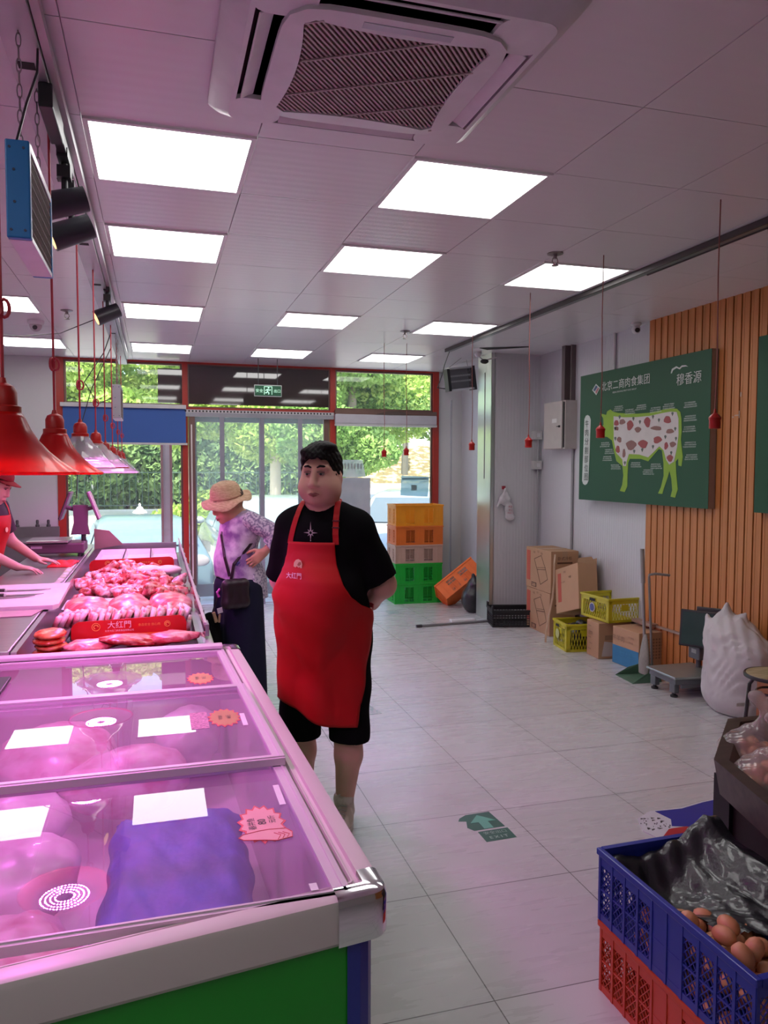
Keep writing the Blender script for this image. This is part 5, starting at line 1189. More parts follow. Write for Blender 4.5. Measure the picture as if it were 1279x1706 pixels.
for j in range(ny + 1):
    for i in range(nx + 1):
        u, v = i / nx, j / ny; X = -0.155 + 0.36 * u + 0.03 * v; Y = 1.60 + 0.72 * v + 0.025 * math.sin(u * 9 + 1) + 0.008 * math.sin(u * 31); X += 0.006 * math.sin(v * 11 + 2) + 0.004 * math.sin(v * 29)
        e_ = min(u, 1 - u, v, 1 - v); Z = 0.56 + 0.05 * min(1, e_ * 9) + 0.006 * math.sin(u * 17 + v * 5) * math.sin(v * 13) + 0.002 * math.sin(u * 41 + v * 31)
        q.v.append((X, Y, Z))
q.f = [(j * (nx + 1) + i, j * (nx + 1) + i + 1, (j + 1) * (nx + 1) + i + 1, (j + 1) * (nx + 1) + i) for j in range(ny) for i in range(nx)]
w_ = q.build('bag', bluebag, smooth='all'); tag(w_, 'big blue plastic bag lying inside the freezer under the nearest lid', 'bag')
sm = w_.modifiers.new('thickness', 'SOLIDIFY'); sm.thickness = 0.12; sm.offset = -1
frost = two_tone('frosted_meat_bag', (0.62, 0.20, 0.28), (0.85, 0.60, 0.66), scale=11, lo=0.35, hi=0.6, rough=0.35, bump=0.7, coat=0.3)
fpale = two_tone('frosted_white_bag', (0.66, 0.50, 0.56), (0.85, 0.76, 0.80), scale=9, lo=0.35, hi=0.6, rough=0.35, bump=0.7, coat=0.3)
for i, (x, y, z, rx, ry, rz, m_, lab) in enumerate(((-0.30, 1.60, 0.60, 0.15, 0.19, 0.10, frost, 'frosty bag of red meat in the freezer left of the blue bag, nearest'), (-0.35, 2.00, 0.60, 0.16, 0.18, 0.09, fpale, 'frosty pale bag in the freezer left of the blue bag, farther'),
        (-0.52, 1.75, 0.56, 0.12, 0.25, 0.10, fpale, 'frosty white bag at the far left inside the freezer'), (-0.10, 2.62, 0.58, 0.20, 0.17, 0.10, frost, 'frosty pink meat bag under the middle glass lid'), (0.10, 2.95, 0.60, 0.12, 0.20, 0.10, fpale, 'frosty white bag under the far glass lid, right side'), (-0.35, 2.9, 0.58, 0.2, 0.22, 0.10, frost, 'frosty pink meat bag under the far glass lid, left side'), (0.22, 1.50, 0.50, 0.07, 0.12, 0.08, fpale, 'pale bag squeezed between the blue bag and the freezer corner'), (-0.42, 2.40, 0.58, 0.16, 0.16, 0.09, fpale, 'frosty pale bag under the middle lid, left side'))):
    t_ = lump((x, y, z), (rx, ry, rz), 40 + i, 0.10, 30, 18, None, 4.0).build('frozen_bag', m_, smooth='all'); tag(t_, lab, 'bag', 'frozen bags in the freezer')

# ================================================================== meat counter
steel = mat('brushed_steel', (0.56, 0.55, 0.55), 0.28, 0.9, vary=0.08, scale=3, stretch=(1, 12, 1))
MZ = 0.71
mc = thing('meat_counter', 'open meat display counter with steel sides and a low glass guard', 'counter', (-0.15, 5.5, 0))
MB().bx(-0.55, 0.22, 3.37, 7.62, 0.0, 0.06).bx(-0.57, 0.245, 3.35, 7.65, 0.06, MZ - 0.01).build('body', mat('counter_body', (0.55, 0.52, 0.50), 0.4), mc)
MB().bx(-0.545, 0.20, 3.38, 7.60, MZ - 0.008, MZ).build('display_tray', steel, mc)
MB().bx(-0.57, -0.548, 3.36, 7.62, MZ - 0.01, 0.865).bx(0.175, 0.245, 3.36, 7.62, MZ - 0.01, 0.80).bx(-0.548, 0.175, 3.352, 3.372, MZ - 0.01, 0.85).bx(-0.548, 0.175, 7.60, 7.62, MZ - 0.01, 0.90).build('side_panel', steel, mc)
gg = glass('guard_glass', (0.93, 0.96, 0.95), 1.5, haze=0.05, hscale=4)
MB().add([(0.195, 3.40, 0.80), (0.195, 7.60, 0.80), (0.195, 7.60, 0.93), (0.195, 3.40, 0.93)], [(0, 3, 2, 1)]).build('glass_guard', gg, mc)
MB().bx(0.190, 0.202, 3.40, 7.60, 0.928, 0.938).bx(0.200, 0.235, 3.40, 7.60, 0.80, 0.815).build('guard_rail', mat('rail_pale', (0.70, 0.68, 0.70), 0.3, 0.5), mc)
for k in range(11):
    yy = 3.62 + k * 0.38; MB().bx(0.198, 0.226, yy, yy + 0.11, 0.83, 0.885, 0.003).build('bracket', mat('bracket_grey', (0.33, 0.32, 0.35), 0.4, 0.5), mc)
MB().add([(-0.54, 7.58, 0.86), (0.19, 7.58, 0.86), (0.19, 7.58, 1.03), (-0.54, 7.58, 1.03)], [(0, 1, 2, 3)]).build('end_glass', gg, mc)
MB().prism([(-0.55, 0.86), (-0.30, 0.90), (-0.42, 1.03), (-0.55, 1.05)], 0.02, basis((1, 0, 0), (0, 0, 1)), (0, 7.50, 0)).build('end_plate', mat('end_plate', (0.36, 0.22, 0.20), 0.4, 0.3), mc)
# meat
meat = two_tone('raw_meat', (0.50, 0.02, 0.035), (0.85, 0.48, 0.42), scale=20, lo=0.46, hi=0.66, rough=0.28, bump=0.6, coat=0.35, stretch=(1, 3, 1))
lean = two_tone('lean_meat', (0.68, 0.13, 0.16), (0.88, 0.50, 0.48), scale=16, lo=0.45, hi=0.72, rough=0.3, bump=0.45, coat=0.35, stretch=(1, 2.5, 1))
darkm = two_tone('dark_meat', (0.20, 0.006, 0.012), (0.62, 0.10, 0.10), scale=20, lo=0.35, hi=0.7, rough=0.25, bump=0.7, coat=0.4)
fat = two_tone('pork_fat', (0.86, 0.62, 0.58), (0.90, 0.78, 0.74), scale=8, rough=0.35, bump=0.3, coat=0.3)
belly = two_tone('belly_layers', (0.70, 0.16, 0.18), (0.90, 0.72, 0.68), scale=22, lo=0.42, hi=0.56, rough=0.3, bump=0.3, coat=0.3, stretch=(0.5, 1, 1), kind='noise')
ribm = two_tone('rib_mix', (0.55, 0.06, 0.07), (0.86, 0.55, 0.50), scale=26, lo=0.45, hi=0.6, rough=0.3, bump=0.8, coat=0.35)
rm = random.Random(11)
def piece(name, proto, loc, rot, sc, label, cat, group):
    o = proto.copy() if proto['used'] else proto
    if proto['used']: C.objects.link(o)
    proto['used'] = 1; o.location = loc; o.rotation_euler = rot; o.scale = sc; tag(o, label, cat, group); 
    return o
def proto(name, mb, m):
    o = mb.build(name, m, loc=(0, 0, 0), smooth='all'); o['used'] = 0; PROTOS.append(o); return o
PROTOS = []
slabs = [proto('pork_slab', lump((0, 0, 0), (0.13, 0.085, 0.022), 60 + i, 0.16, 30, 12, None, 2.6), (lean, meat)[i % 2]) for i in range(3)]
near = [(-0.30, 3.56, 0.745, 0.4), (-0.14, 3.60, 0.75, -0.3), (0.04, 3.58, 0.748, 0.2), (-0.38, 3.74, 0.752, 0.1), (-0.20, 3.77, 0.775, 0.5), (-0.04, 3.75, 0.77, -0.5), (0.08, 3.78, 0.78, 0.15), (-0.12, 3.68, 0.80, 0.2), (0.06, 3.68, 0.80, -0.2), (-0.30, 3.66, 0.785, 1.0), (-0.02, 3.88, 0.775, 0.1), (-0.26, 3.89, 0.77, 0.3)]
for i, (x, y, z, a) in enumerate(near):
    piece('pork_slab', slabs[i % 3], (x, y, z + (0.022 if y < 3.8 else 0.0)), (rm.uniform(-.12, .12), rm.uniform(-.12, .12), a), (rm.uniform(.8, 1.05), rm.uniform(.8, 1.1), rm.uniform(.8, 1.3)), 'flat pink slab of raw meat lying in front of the nearer red sign', 'meat', 'meat slabs in front of the near sign')
# stack of bright red cured ham
t = thing('ham_stack', 'bright orange red round stack of cut meat at the left, before the nearer red sign', 'meat', (-0.485, 3.68, MZ))
hm = two_tone('ham_red', (0.62, 0.03, 0.015), (0.88, 0.30, 0.12), scale=20, lo=0.4, hi=0.65, rough=0.25, bump=0.6, coat=0.5)
for k in range(6): lump((-0.47 + 0.006 * (k % 2), 3.70, MZ + 0.02 + k * 0.027), (0.070, 0.085, 0.021), 80 + k, 0.08, 26, 12).build('slice', hm, t, smooth='all')
# belly strips standing in rows with lean mounds behind
strip_m = MB()
nx = 10
for s_ in range(nx + 1):
    yy = -0.06 + 0.12 * s_ / nx; k = math.sin(s_ * 1.3) * 0.003
    strip_m.v += [(-0.011, yy, -0.035 + k), (0.011, yy, -0.034 + k), (0.012 + k, yy, 0.033 + k), (-0.010 + k, yy, 0.035)]
for s_ in range(nx):
    b0 = s_ * 4
    for k in range(4): strip_m.f.append((b0 + k, b0 + (k + 1) % 4, b0 + 4 + (k + 1) % 4, b0 + 4 + k))
strip_m.f += [(3, 2, 1, 0), (nx * 4, nx * 4 + 1, nx * 4 + 2, nx * 4 + 3)]
sa, sb = proto('pork_belly_strip', strip_m, belly), proto('pork_belly_strip', strip_m, fat)
x = -0.47; i = 0
while x < 0.155:
    piece('pork_belly_strip', (sa, sb)[1 if i % 3 == 1 else 0], (x, 4.17 + rm.uniform(-.02, .02), 0.842 + rm.uniform(-.004, .006)), (rm.uniform(-.1, .1), rm.uniform(.15, .5), rm.uniform(-.25, .15)), (1, 1.25, 1.05), 'striped strip of pork belly standing on edge behind the nearer red sign', 'meat', 'pork belly strips behind the near sign'); x += 0.0275; i += 1
mound = [proto('lean_pork', lump((0, 0, 0), (0.12, 0.11, 0.055), 100 + i, 0.07, 34, 18, None, 2.2), lean) for i in range(2)]
for i, (x, y, z, a, lab) in enumerate(((-0.37, 4.50, 0.835, 0.2, 'smooth rounded pink pork joint left behind the belly strips'), (-0.15, 4.50, 0.835, -0.2, 'smooth rounded pink pork joint in the middle behind the belly strips'), (0.07, 4.52, 0.835, 0.4, 'smooth rounded pink pork joint right behind the belly strips'))):
    piece('lean_pork', mound[i % 2], (x, y, z), (0.25, 0.0, a), (1.0, 1.1, 1.0), lab, 'meat', 'pork joints behind the belly strips')
x = -0.45; i = 0
while x < 0.15:
    piece('pork_belly_strip', (sb, sa)[i % 2], (x, 4.22, 0.765), (0, rm.uniform(.1, .4), rm.uniform(-.2, .2)), (1.3, 1.6, 1.2), 'pork belly strip lying under the pink pork joints', 'meat', 'strips under the joints'); x += 0.04; i += 1
# white tray
t = thing('white_tray', 'shallow white tray catching pink light beside the steel side of the counter', 'tray', (-0.39, 4.86, 0.78))
tr_ = MB(); 
def rect(x0, x1, y0, y1, z): return [(x0, y0, z), (x1, y0, z), (x1, y1, z), (x0, y1, z)]
loft(tr_, [rect(-0.53, -0.25, 4.69, 5.03, 0.80), rect(-0.515, -0.265, 4.705, 5.015, 0.80), rect(-0.50, -0.28, 4.72, 5.0, 0.775), ], False, True)
loft(tr_, [rect(-0.53, -0.25, 4.69, 5.03, 0.797), rect(-0.50, -0.28, 4.72, 5.0, 0.770)], False, True)
tr_.build('tray', mat('tray_white', (0.93, 0.92, 0.94), 0.3), t); MB().bx(-0.42, -0.34, 4.80, 4.90, 0.7765, 0.778).build('paper', paper, t)
# bone and meat heap
chunk = [proto('meat_chunk', lump((0, 0, 0), (0.062, 0.05, 0.036), 130 + i, 0.25, 24, 14, None, 3.4), (meat, darkm, ribm, meat, lean, ribm)[i]) for i in range(6)]
bone = []
for i in range(3):
    s_ = SDF((-0.11, -0.09, -0.05), (0.11, 0.09, 0.06), 0.006)
    pts = [(0.06 * math.cos(a + i), 0.045 * math.sin(a + i), 0.012 * math.sin(2 * a + i)) for a in [k * 1.05 for k in range(6)]]
    s_.path(pts, [0.024, 0.018, 0.028, 0.02, 0.026, 0.017], k=0.015); s_.cone((-0.07, 0.02, 0), (0.08, -0.03, 0.02), 0.018, 0.014, k=0.02)
    bone.append(proto('meaty_bone', s_.into(1), (ribm, meat, ribm)[i]))
ORD = ['first', 'second', 'third', 'fourth', 'fifth', 'sixth', 'seventh', 'eighth', 'ninth', 'tenth', 'eleventh', 'twelfth', 'thirteenth', 'fourteenth', 'fifteenth', 'sixteenth', 'seventeenth', 'eighteenth', 'nineteenth', 'twentieth', 'twenty-first', 'twenty-second', 'twenty-third', 'twenty-fourth']
def label_rows(objs, what, per):
    """name each piece by its row from the front and its place from the left"""
    objs = sorted(objs, key=lambda o: o.location.y)
    for r_ in range(0, len(objs), per):
        for c_, o in enumerate(sorted(objs[r_:r_ + per], key=lambda o: o.location.x)):
            o['label'] = '%s, %s row from the front, %s from left' % (what, ORD[r_ // per], ORD[c_]) if len(objs) > per else '%s, %s from the left' % (what, ORD[c_])
def heap(x0, x1, y0, y1, n, zb, lab, grp, pr, name):
    L_ = []
    for i in range(n):
        u = (i * 0.618034) % 1.0; v = (i + 0.5) / n; X = x0 + (x1 - x0) * u; Y = y0 + (y1 - y0) * v
        hz = zb + 0.055 * math.sin(PI * min(1, max(0, (X - x0) / (x1 - x0)))) * (0.5 + 0.5 * math.sin(v * 9)) + rm.uniform(0, 0.02)
        L_.append(piece(name, pr[i % len(pr)], (X, Y, hz), (rm.uniform(-.5, .5), rm.uniform(-.5, .5), rm.uniform(0, 6.3)), (rm.uniform(.8, 1.25),) * 3, lab, 'meat', grp))
    label_rows(L_, lab, 5)
heap(-0.20, 0.13, 4.70, 5.25, 30, 0.79, 'meat chunk right of the white tray', 'meat chunks beside the tray', chunk, 'meat_chunk')
heap(-0.48, 0.13, 5.18, 5.72, 26, 0.76, 'meat piece beyond the white tray', 'meat pieces beyond the tray', chunk[:4], 'meat_chunk')
heap(-0.49, 0.05, 5.62, 6.20, 18, 0.79, 'meaty bone before the farther red sign', 'bones before the far sign', bone, 'meaty_bone')
heap(-0.22, 0.12, 4.66, 5.5, 10, 0.815, 'meaty bone on top of the chunks', 'bones on the chunk heap', bone, 'meaty_bone')
pf = [proto('rind_pork', lump((0, 0, 0), (0.10, 0.06, 0.035), 150 + i, 0.08, 26, 14, None, 2.0), fat) for i in range(1)]
for x, y, a, lab in ((-0.06, 6.02, 0.1, 'pale piece of pork with rind just before the farther red sign, left'), (0.08, 5.98, -0.2, 'pale piece of pork with rind just before the farther red sign, right')):
    piece('rind_pork', pf[0], (x, y, 0.845), (0, 0, a), (1, 1, 1), lab, 'meat', 'pale pork pieces')
for g_, w_, per in (('pork belly strips behind the near sign', 'pork belly strip on edge behind the nearer sign', 40), ('strips under the joints', 'pork belly strip in the layer underneath, before the joints', 40), ('meat slabs in front of the near sign', 'pink meat slab before the nearer sign', 4)): label_rows([o for o in C.objects if o.get('group') == g_], w_, per)
for p_ in PROTOS:
    if not p_['used']: bpy.data.objects.remove(p_)
for o in C.objects:
    if 'used' in o: del o['used']
# red name signs
def red_sign(label, x0, x1, y, z0, z1, s=1.0):
    t = thing('counter_sign', label, 'sign', ((x0 + x1) / 2, y, z0), 'long red counter signs', )
    w, h = x1 - x0, z1 - z0; MS_ = basis((1, 0, 0), (0, 0, 1)); r = h * 0.35; a = x0; pts = []
    pts = [(x0, z0), (x1, z0), (x1, z1 - r), (x1 - r * 0.3, z1 - r * 0.3), (x1 - r, z1), (x0 + r, z1 - h * 0.12), (x0 + r * 0.3, z1 - r * 0.4 - h * 0.12), (x0, z1 - r - h * 0.12)]
    MB().prism(pts, 0.004, MS_, (0, y + 0.002, 0)).build('board', mat('sign_red', (0.55, 0.008, 0.008), 0.35, coat=0.3), t)
    MB().bx(x0 + w * 0.42, x1, y - 0.0035, y - 0.0022, z0, z0 + h * 0.17).build('stripe', mat('sign_orange', (0.75, 0.22, 0.03), 0.4), t)
    q = MB(); text(q, '大红門', h * 0.36, MS_, (x0 + w * 0.41, y - 0.003, z0 + h * 0.66), bold=0.012)
    text(q, '北京大红门肉类食品有限公司', h * 0.10, MS_, (x0 + w * 0.41, y - 0.003, z0 + h * 0.36)); q.build('lettering', mat('sign_white', (0.85, 0.80, 0.78), 0.5), t)
    q = MB(); text(q, '食品安全 放心肉', h * 0.14, MS_, (x0 + w * 0.67, y - 0.003, z0 + h * 0.60)); q.build('gold_lettering', mat('sign_gold', (0.80, 0.42, 0.10), 0.5), t)
    for fx, rr_ in ((0.21, 0.19), (0.83, 0.14)):
        q = MB(); cx_ = x0 + w * fx; cz_ = z0 + h * 0.58
        q.tube([(cx_ + rr_ * h * math.cos(k), y - 0.003, cz_ + rr_ * h * math.sin(k)) for k in [2 * PI * j / 20 for j in range(20)]], 0.0018, 5, closed=True)
        q.tube([(cx_ + rr_ * 0.55 * h * math.cos(k), y - 0.003, cz_ + rr_ * 0.5 * h * math.sin(k)) for k in [2 * PI * j / 16 for j in range(12)]], 0.0025, 5); q.build('emblem', MATS['sign_gold'], t)
red_sign('nearer long red shop sign standing among the meat', -0.405, 0.135, 3.97, 0.775, 0.872)
red_sign('farther long red shop sign standing behind the bones', -0.50, 0.125, 6.28, 0.815, 0.91)
for i in range(3):
    x = -0.48 + i * 0.215; t = thing('glass_tray', 'empty clear tray behind the farther red sign, %s of three' % ('left', 'middle', 'right')[i], 'tray', (x + 0.1, 6.9, 0.82), 'clear trays at the far end')
    q = MB(); loft(q, [rect(x, x + 0.205, 6.45, 7.35, 0.87), rect(x + 0.01, x + 0.195, 6.47, 7.33, 0.82)], False, True); q.build('tray', mat('milky_tray', (0.72, 0.66, 0.68), 0.25), t)

# ================================================================== worktable on the staff side
wt_ = thing('steel_table', 'long stainless steel worktable on the staff side of the meat counter', 'table', (-0.80, 5.5, 0))
MB().bx(-1.02, -0.575, 3.36, 7.9, 0.835, 0.872, 0.004).build('tabletop', steel, wt_)
MB().bx(-1.0, -0.60, 3.40, 7.85, 0.20, 0.22).build('shelf', steel, wt_)
for x in (-0.985, -0.615):
    for y in (3.45, 5.6, 7.8): MB().cyl((x, y, 0), (x, y, 0.835), 0.02, n=14).build('leg', steel, wt_, smooth=True)
t = thing('cutting_board', 'large white cutting board with two knives laid on it', 'cutting board', (-0.76, 4.75, 0.872)); t['label'] = 'large white plastic cutting board on the steel table'
MB().prism([(-1.0, 4.30), (-0.525, 4.30), (-0.50, 4.34), (-0.52, 5.12), (-1.0, 5.12)], 0.022, None, (0, 0, 0.872)).build('board', mat('board_white_plastic', (0.78, 0.72, 0.72), 0.45), t)
tag(MB().prism([(-0.98, 4.10), (-0.60, 4.12), (-0.57, 4.28), (-0.98, 4.29)], 0.004, None, (0, 0, 0.873)).build('cloth', mat('pink_grey_cloth', (0.50, 0.38, 0.36), 0.8)), 'pale flat cloth tucked along the near edge of the cutting board', 'cloth')
def knife(label, x, y, z, rz, L_):
    t = thing('knife', label, 'knife', (x, y, z), 'knives on the cutting board', rz=rz, local=True)
    MB().prism([(0, -0.017), (L_ * 0.75, -0.014), (L_, 0.010), (L_ * 0.96, 0.014), (0, 0.016)], 0.002, None, (0, 0, 0.004)).build('blade', steel, t)
    MB().box((-0.062, 0, 0.008), (0.125, 0.026, 0.018), None, 0.007).build('handle', mat('knife_black', (0.03, 0.02, 0.02), 0.4), t)
    MB().box((0.003, 0, 0.006), (0.012, 0.03, 0.014), None, 0.003).build('bolster', steel, t)
knife('long thin knife farther back on the cutting board', -0.84, 4.84, 0.894, R(1), 0.24)
knife('short wide knife with black handle in the middle of the board', -0.815, 4.66, 0.894, R(4), 0.20)
knife('narrow knife nearest the front edge of the board', -0.85, 4.58, 0.894, R(8), 0.20)
tag(MB().bx(-0.63, -0.592, 5.25, 6.3, 0.872, 0.8755).build('green_strip', two_tone('mottled_green', (0.30, 0.42, 0.22), (0.6, 0.6, 0.58), scale=10)), 'narrow pale green strip along the steel table edge', 'strip')  # strip mottled in green and pale grey
# weighing scale
pm_ = mat('scale_lit_purple', (0.12, 0.06, 0.09), 0.45)  # purple lamp light painted into the scale's dark colour
t = thing('weighing_scale', 'dark counter scale painted as lit purple, with two tilted screens on the staff side', 'scale', (-0.80, 6.95, 0.872))
MB().bx(-1.03, -0.58, 6.80, 7.15, 0.90, 0.985, 0.012).build('base', pm_, t)
MB().bx(-1.02, -0.70, 6.78, 7.16, 0.99, 1.01, 0.005).build('weighing_plate', steel, t)
for x in (-0.99, -0.62):
    for y in (6.84, 7.1): MB().cyl((x, y, 0.872), (x, y, 0.90), 0.015, n=12).build('foot', black, t)
MB().bx(-0.985, -0.90, 6.797, 6.80, 0.945, 0.965).build('label_plate', mat('label_lit_purple', (0.55, 0.42, 0.52), 0.5), t)  # pale plate, same purple light in its colour
MB().cyl((-0.60, 7.02, 0.98), (-0.60, 7.02, 1.08), 0.02, n=14).build('post', black, t)
MB().prism([(-0.70, 1.04), (-0.55, 1.04), (-0.565, 1.12), (-0.56, 1.29), (-0.68, 1.29), (-0.675, 1.14)], 0.06, basis((1, 0, 0), (0, 0, 1)), (0, 7.05, 0)).build('head', pm_, t)
for (x0, x1, c1) in ((-0.725, -0.745, black), (-0.525, -0.505, white)):
    M_ = rot3(0, R(20 if x0 < -0.6 else -20), 0)
    sc = MB().box(((x0 + x1) / 2 + 0.0, 7.02, 1.285), (0.018, 0.24, 0.25), M_, 0.006).build('screen', pm_, t)
    MB().box(((x0 + x1) / 2 + (-0.012 if x0 < -0.6 else 0.012), 7.02, 1.285), (0.006, 0.22, 0.23), M_, 0.002).build('screen_face', black if x0 < -0.6 else mat('screen_pale', (0.55, 0.45, 0.5), 0.2), sc)
    MB().tube([(-0.62, 7.03, 1.24), (((x0 + x1) / 2), 7.03, 1.27)], 0.018, 8).build('arm', pm_, sc)
# back sink bench on the far left
t = thing('steel_bench', 'low stainless bench with a splashback along the far left wall', 'bench', (-1.7, 8.7, 0))
MB().bx(-2.5, -1.02, 8.35, 9.05, 0.82, 0.86).bx(-2.5, -1.02, 8.33, 8.36, 0.10, 0.86).bx(-2.5, -1.02, 9.03, 9.10, 0.86, 0.965).build('top', mat('dull_steel', (0.28, 0.29, 0.27), 0.35, 0.7), t)
MB().bx(-2.45, -1.05, 8.4, 9.0, 0, 0.10).build('plinth', dark, t)
for i, (x, lab) in enumerate(((-1.44, 'short dark tap post at left on the far steel bench'), (-1.24, 'short dark tap post in the middle on the far steel bench'), (-1.13, 'short dark tap post at right on the far steel bench'))):
    tag(MB().lathe([(0.022, 0), (0.022, 0.02), (0.014, 0.03), (0.016, 0.06), (0.012, 0.075), (0.0, 0.078)], (x, 9.06, 0.965), 16).build('tap_post', mat('post_dark', (0.10, 0.11, 0.10), 0.4, 0.5), smooth=True), lab, 'tap', 'tap posts')
# ================================================================== crates, boxes and things on the floor
def crate(t, L_, W_, H_, m, style='grid', taper=0.015, rimh=0.02, wallt=0.006):
    """open crate in local coordinates, x = length, y = width, base at z 0"""
    b = MB()
    b.bx(-L_ / 2 + taper, L_ / 2 - taper, -W_ / 2 + taper, W_ / 2 - taper, 0.0, 0.008)
    b.build('base', m, t)
    rim = MB(); lx, ly = L_ / 2, W_ / 2
    for (r0, r1, z0, z1) in ((0.0, 0.018, H_ - rimh, H_),):
        rim.bx(-lx, lx, -ly, -ly + r1, z0, z1, 0.003).bx(-lx, lx, ly - r1, ly, z0, z1, 0.003).bx(-lx, -lx + r1, -ly + r1, ly - r1, z0, z1).bx(lx - r1, lx, -ly + r1, ly - r1, z0, z1)
    rim.build('rim', m, t)
    for side, (length, half, ax) in enumerate(((L_, W_ / 2, 0), (L_, W_ / 2, 0), (W_, L_ / 2, 1), (W_, L_ / 2, 1))):
        sgn = -1 if side % 2 == 0 else 1
        w = MB(); n = int(round(length / 0.062)); 
        def put(a0, a1, z0, z1, th=wallt, out=0.0):
            o0 = sgn * (half - 0.010 + out); c_ = (a0 + a1) / 2
            k = 1 - 0.0
            if ax == 0: w.box((c_, o0, (z0 + z1) / 2), (a1 - a0, th, z1 - z0))
            else: w.box((o0, c_, (z0 + z1) / 2), (th, a1 - a0, z1 - z0))
        h2 = length / 2 - 0.012; zb, zt = 0.0, H_ - rimh
        put(-h2, h2, zb, zb + 0.022); put(-h2, h2, zt - 0.03, zt)
        def diag(a0, z0, a1, z1, wd=0.0028):
            d_ = math.hypot(a1 - a0, z1 - z0); an = math.atan2(z1 - z0, a1 - a0); c_ = ((a0 + a1) / 2, (z0 + z1) / 2); o0 = sgn * (half - 0.010)
            if ax == 0: w.box((c_[0], o0, c_[1]), (d_, 0.003, wd), rot3(0, -an, 0))
            else: w.box((o0, c_[0], c_[1]), (0.003, d_, wd), rot3(an, 0, 0))
        step = (2 * h2) / n
        if style == 'grid':
            for i in range(n + 1): put(-h2 + i * step - 0.005, -h2 + i * step + 0.005, zb, zt, 0.010)
            rows = max(2, int((H_ - 0.06) / 0.055)); rz = (zt - 0.03 - 0.022) / rows
            for r in range(1, rows): put(-h2, h2, 0.022 + r * rz - 0.003, 0.022 + r * rz + 0.003)
            for i in range(n):
                a = -h2 + i * step; mid_ = abs(a + step / 2) < step * 1.1
                for r in range(rows):
                    z = 0.022 + r * rz
                    if mid_ and r >= rows - 2 and n > 4: put(a, a + step, z, z + rz, 0.004); continue
                    for q in range(3):
                        for p_ in range(3):
                            s3, r3 = step / 3, rz / 3
                            diag(a + q * s3, z + p_ * r3, a + (q + 1) * s3, z + (p_ + 1) * r3); diag(a + q * s3, z + (p_ + 1) * r3, a + (q + 1) * s3, z + p_ * r3)
        elif style == 'solid':      # mostly closed walls with patches of small holes
            for i in range(n + 1): put(-h2 + i * step - 0.004, -h2 + i * step + 0.004, zb, zt, 0.009)
            f_ = step / 3
            for i in range(n):
                a = -h2 + i * step
                hole = (i in (2, 3, n - 4, n - 3)) if n > 6 else (i % 3 == 1)
                rz = (zt - 0.052) / 4
                if not hole: put(a, a + step, 0.022, zt - 0.03, 0.003); continue
                for r in range(5):
                    z = 0.022 + r * (zt - 0.052) / 5; put(a, a + step, z - 0.004, z + 0.004, 0.003)
                for q in range(1, 3): put(a + q * step / 3 - 0.0025, a + q * step / 3 + 0.0025, 0.022, zt - 0.03, 0.003)
        elif style == 'slant':      # long slanted bars crossing
            for i in range(n // 2 + 1): put(-h2 + i * (2 * h2) / (n // 2) - 0.003, -h2 + i * (2 * h2) / (n // 2) + 0.003, zb, zt, 0.006) if i in (0, n // 2) else None
            put(-h2, -h2 + 0.03, zb, zt); put(h2 - 0.03, h2, zb, zt)
            k = max(5, int(length / 0.036)); st = (2 * h2 - 0.06) / k
            for i in range(k):
                a = -h2 + 0.03 + i * st; diag(a, 0.02, a + st * 1.6 if i < k - 1 else a + st, zt - 0.02, 0.005); diag(a + st, 0.02, a - st * 0.6 if i > 0 else a, zt - 0.02, 0.005)
            if sgn < 0: put(-0.035, 0.035, zt - 0.09, zt - 0.035, 0.004)
        elif style == 'fine':
            for i in range(n * 2 + 1): put(-h2 + i * step / 2 - 0.003, -h2 + i * step / 2 + 0.003, zb, zt, 0.006)
            for r in range(1, 5): put(-h2, h2, 0.02 + r * (H_ - 0.06) / 5 - 0.0025, 0.02 + r * (H_ - 0.06) / 5 + 0.0025)
        w.build('side_wall', m, t)
    return t
# --- stack of five crates by the window
col5 = [('lower green plastic crate at the bottom of the stack by the window', mat('crate_green', (0.005, 0.42, 0.035), 0.45, coat=0.2)),
        ('upper green plastic crate, second from the bottom of the window stack', MATS.get('crate_green')),
        ('pale pinkish brown crate in the middle of the window stack', mat('crate_beige', (0.50, 0.33, 0.25), 0.5)),
        ('orange red crate, second from the top of the window stack', mat('crate_red_orange', (0.70, 0.16, 0.02), 0.45)),
        ('amber yellow crate on top of the stack by the window', mat('crate_amber', (0.80, 0.30, 0.01), 0.45))]
z = 0.0
for i, (lab, m_) in enumerate(col5):
    m_ = m_ or MATS['crate_green']; hh = (0.245, 0.235, 0.218, 0.225, 0.25)[i]
    t = thing('plastic_crate', lab, 'crate', (2.985 + (0.0, -0.004, 0.004, 0.006, 0.008)[i], 8.83, z), 'crates stacked by the window', rz=R((-2, 1, -1, 0, -1)[i]), local=True)
    crate(t, 0.60, 0.38, hh, m_, 'solid'); z += hh + 0.001
# --- tilted orange crate
t = thing('plastic_crate', 'orange crate leaning at an angle between the green crates and the column', 'crate', (3.22, 8.30, 0.045), rz=0, local=True)
t.rotation_euler = (rot3(0, R(-36), 0) @ rot3(R(-38), 0, 0)).to_euler(); t.location = (3.46, 8.36, 0.185)
crate(t, 0.56, 0.36, 0.22, mat('crate_orange', (0.85, 0.17, 0.02), 0.5), 'solid')
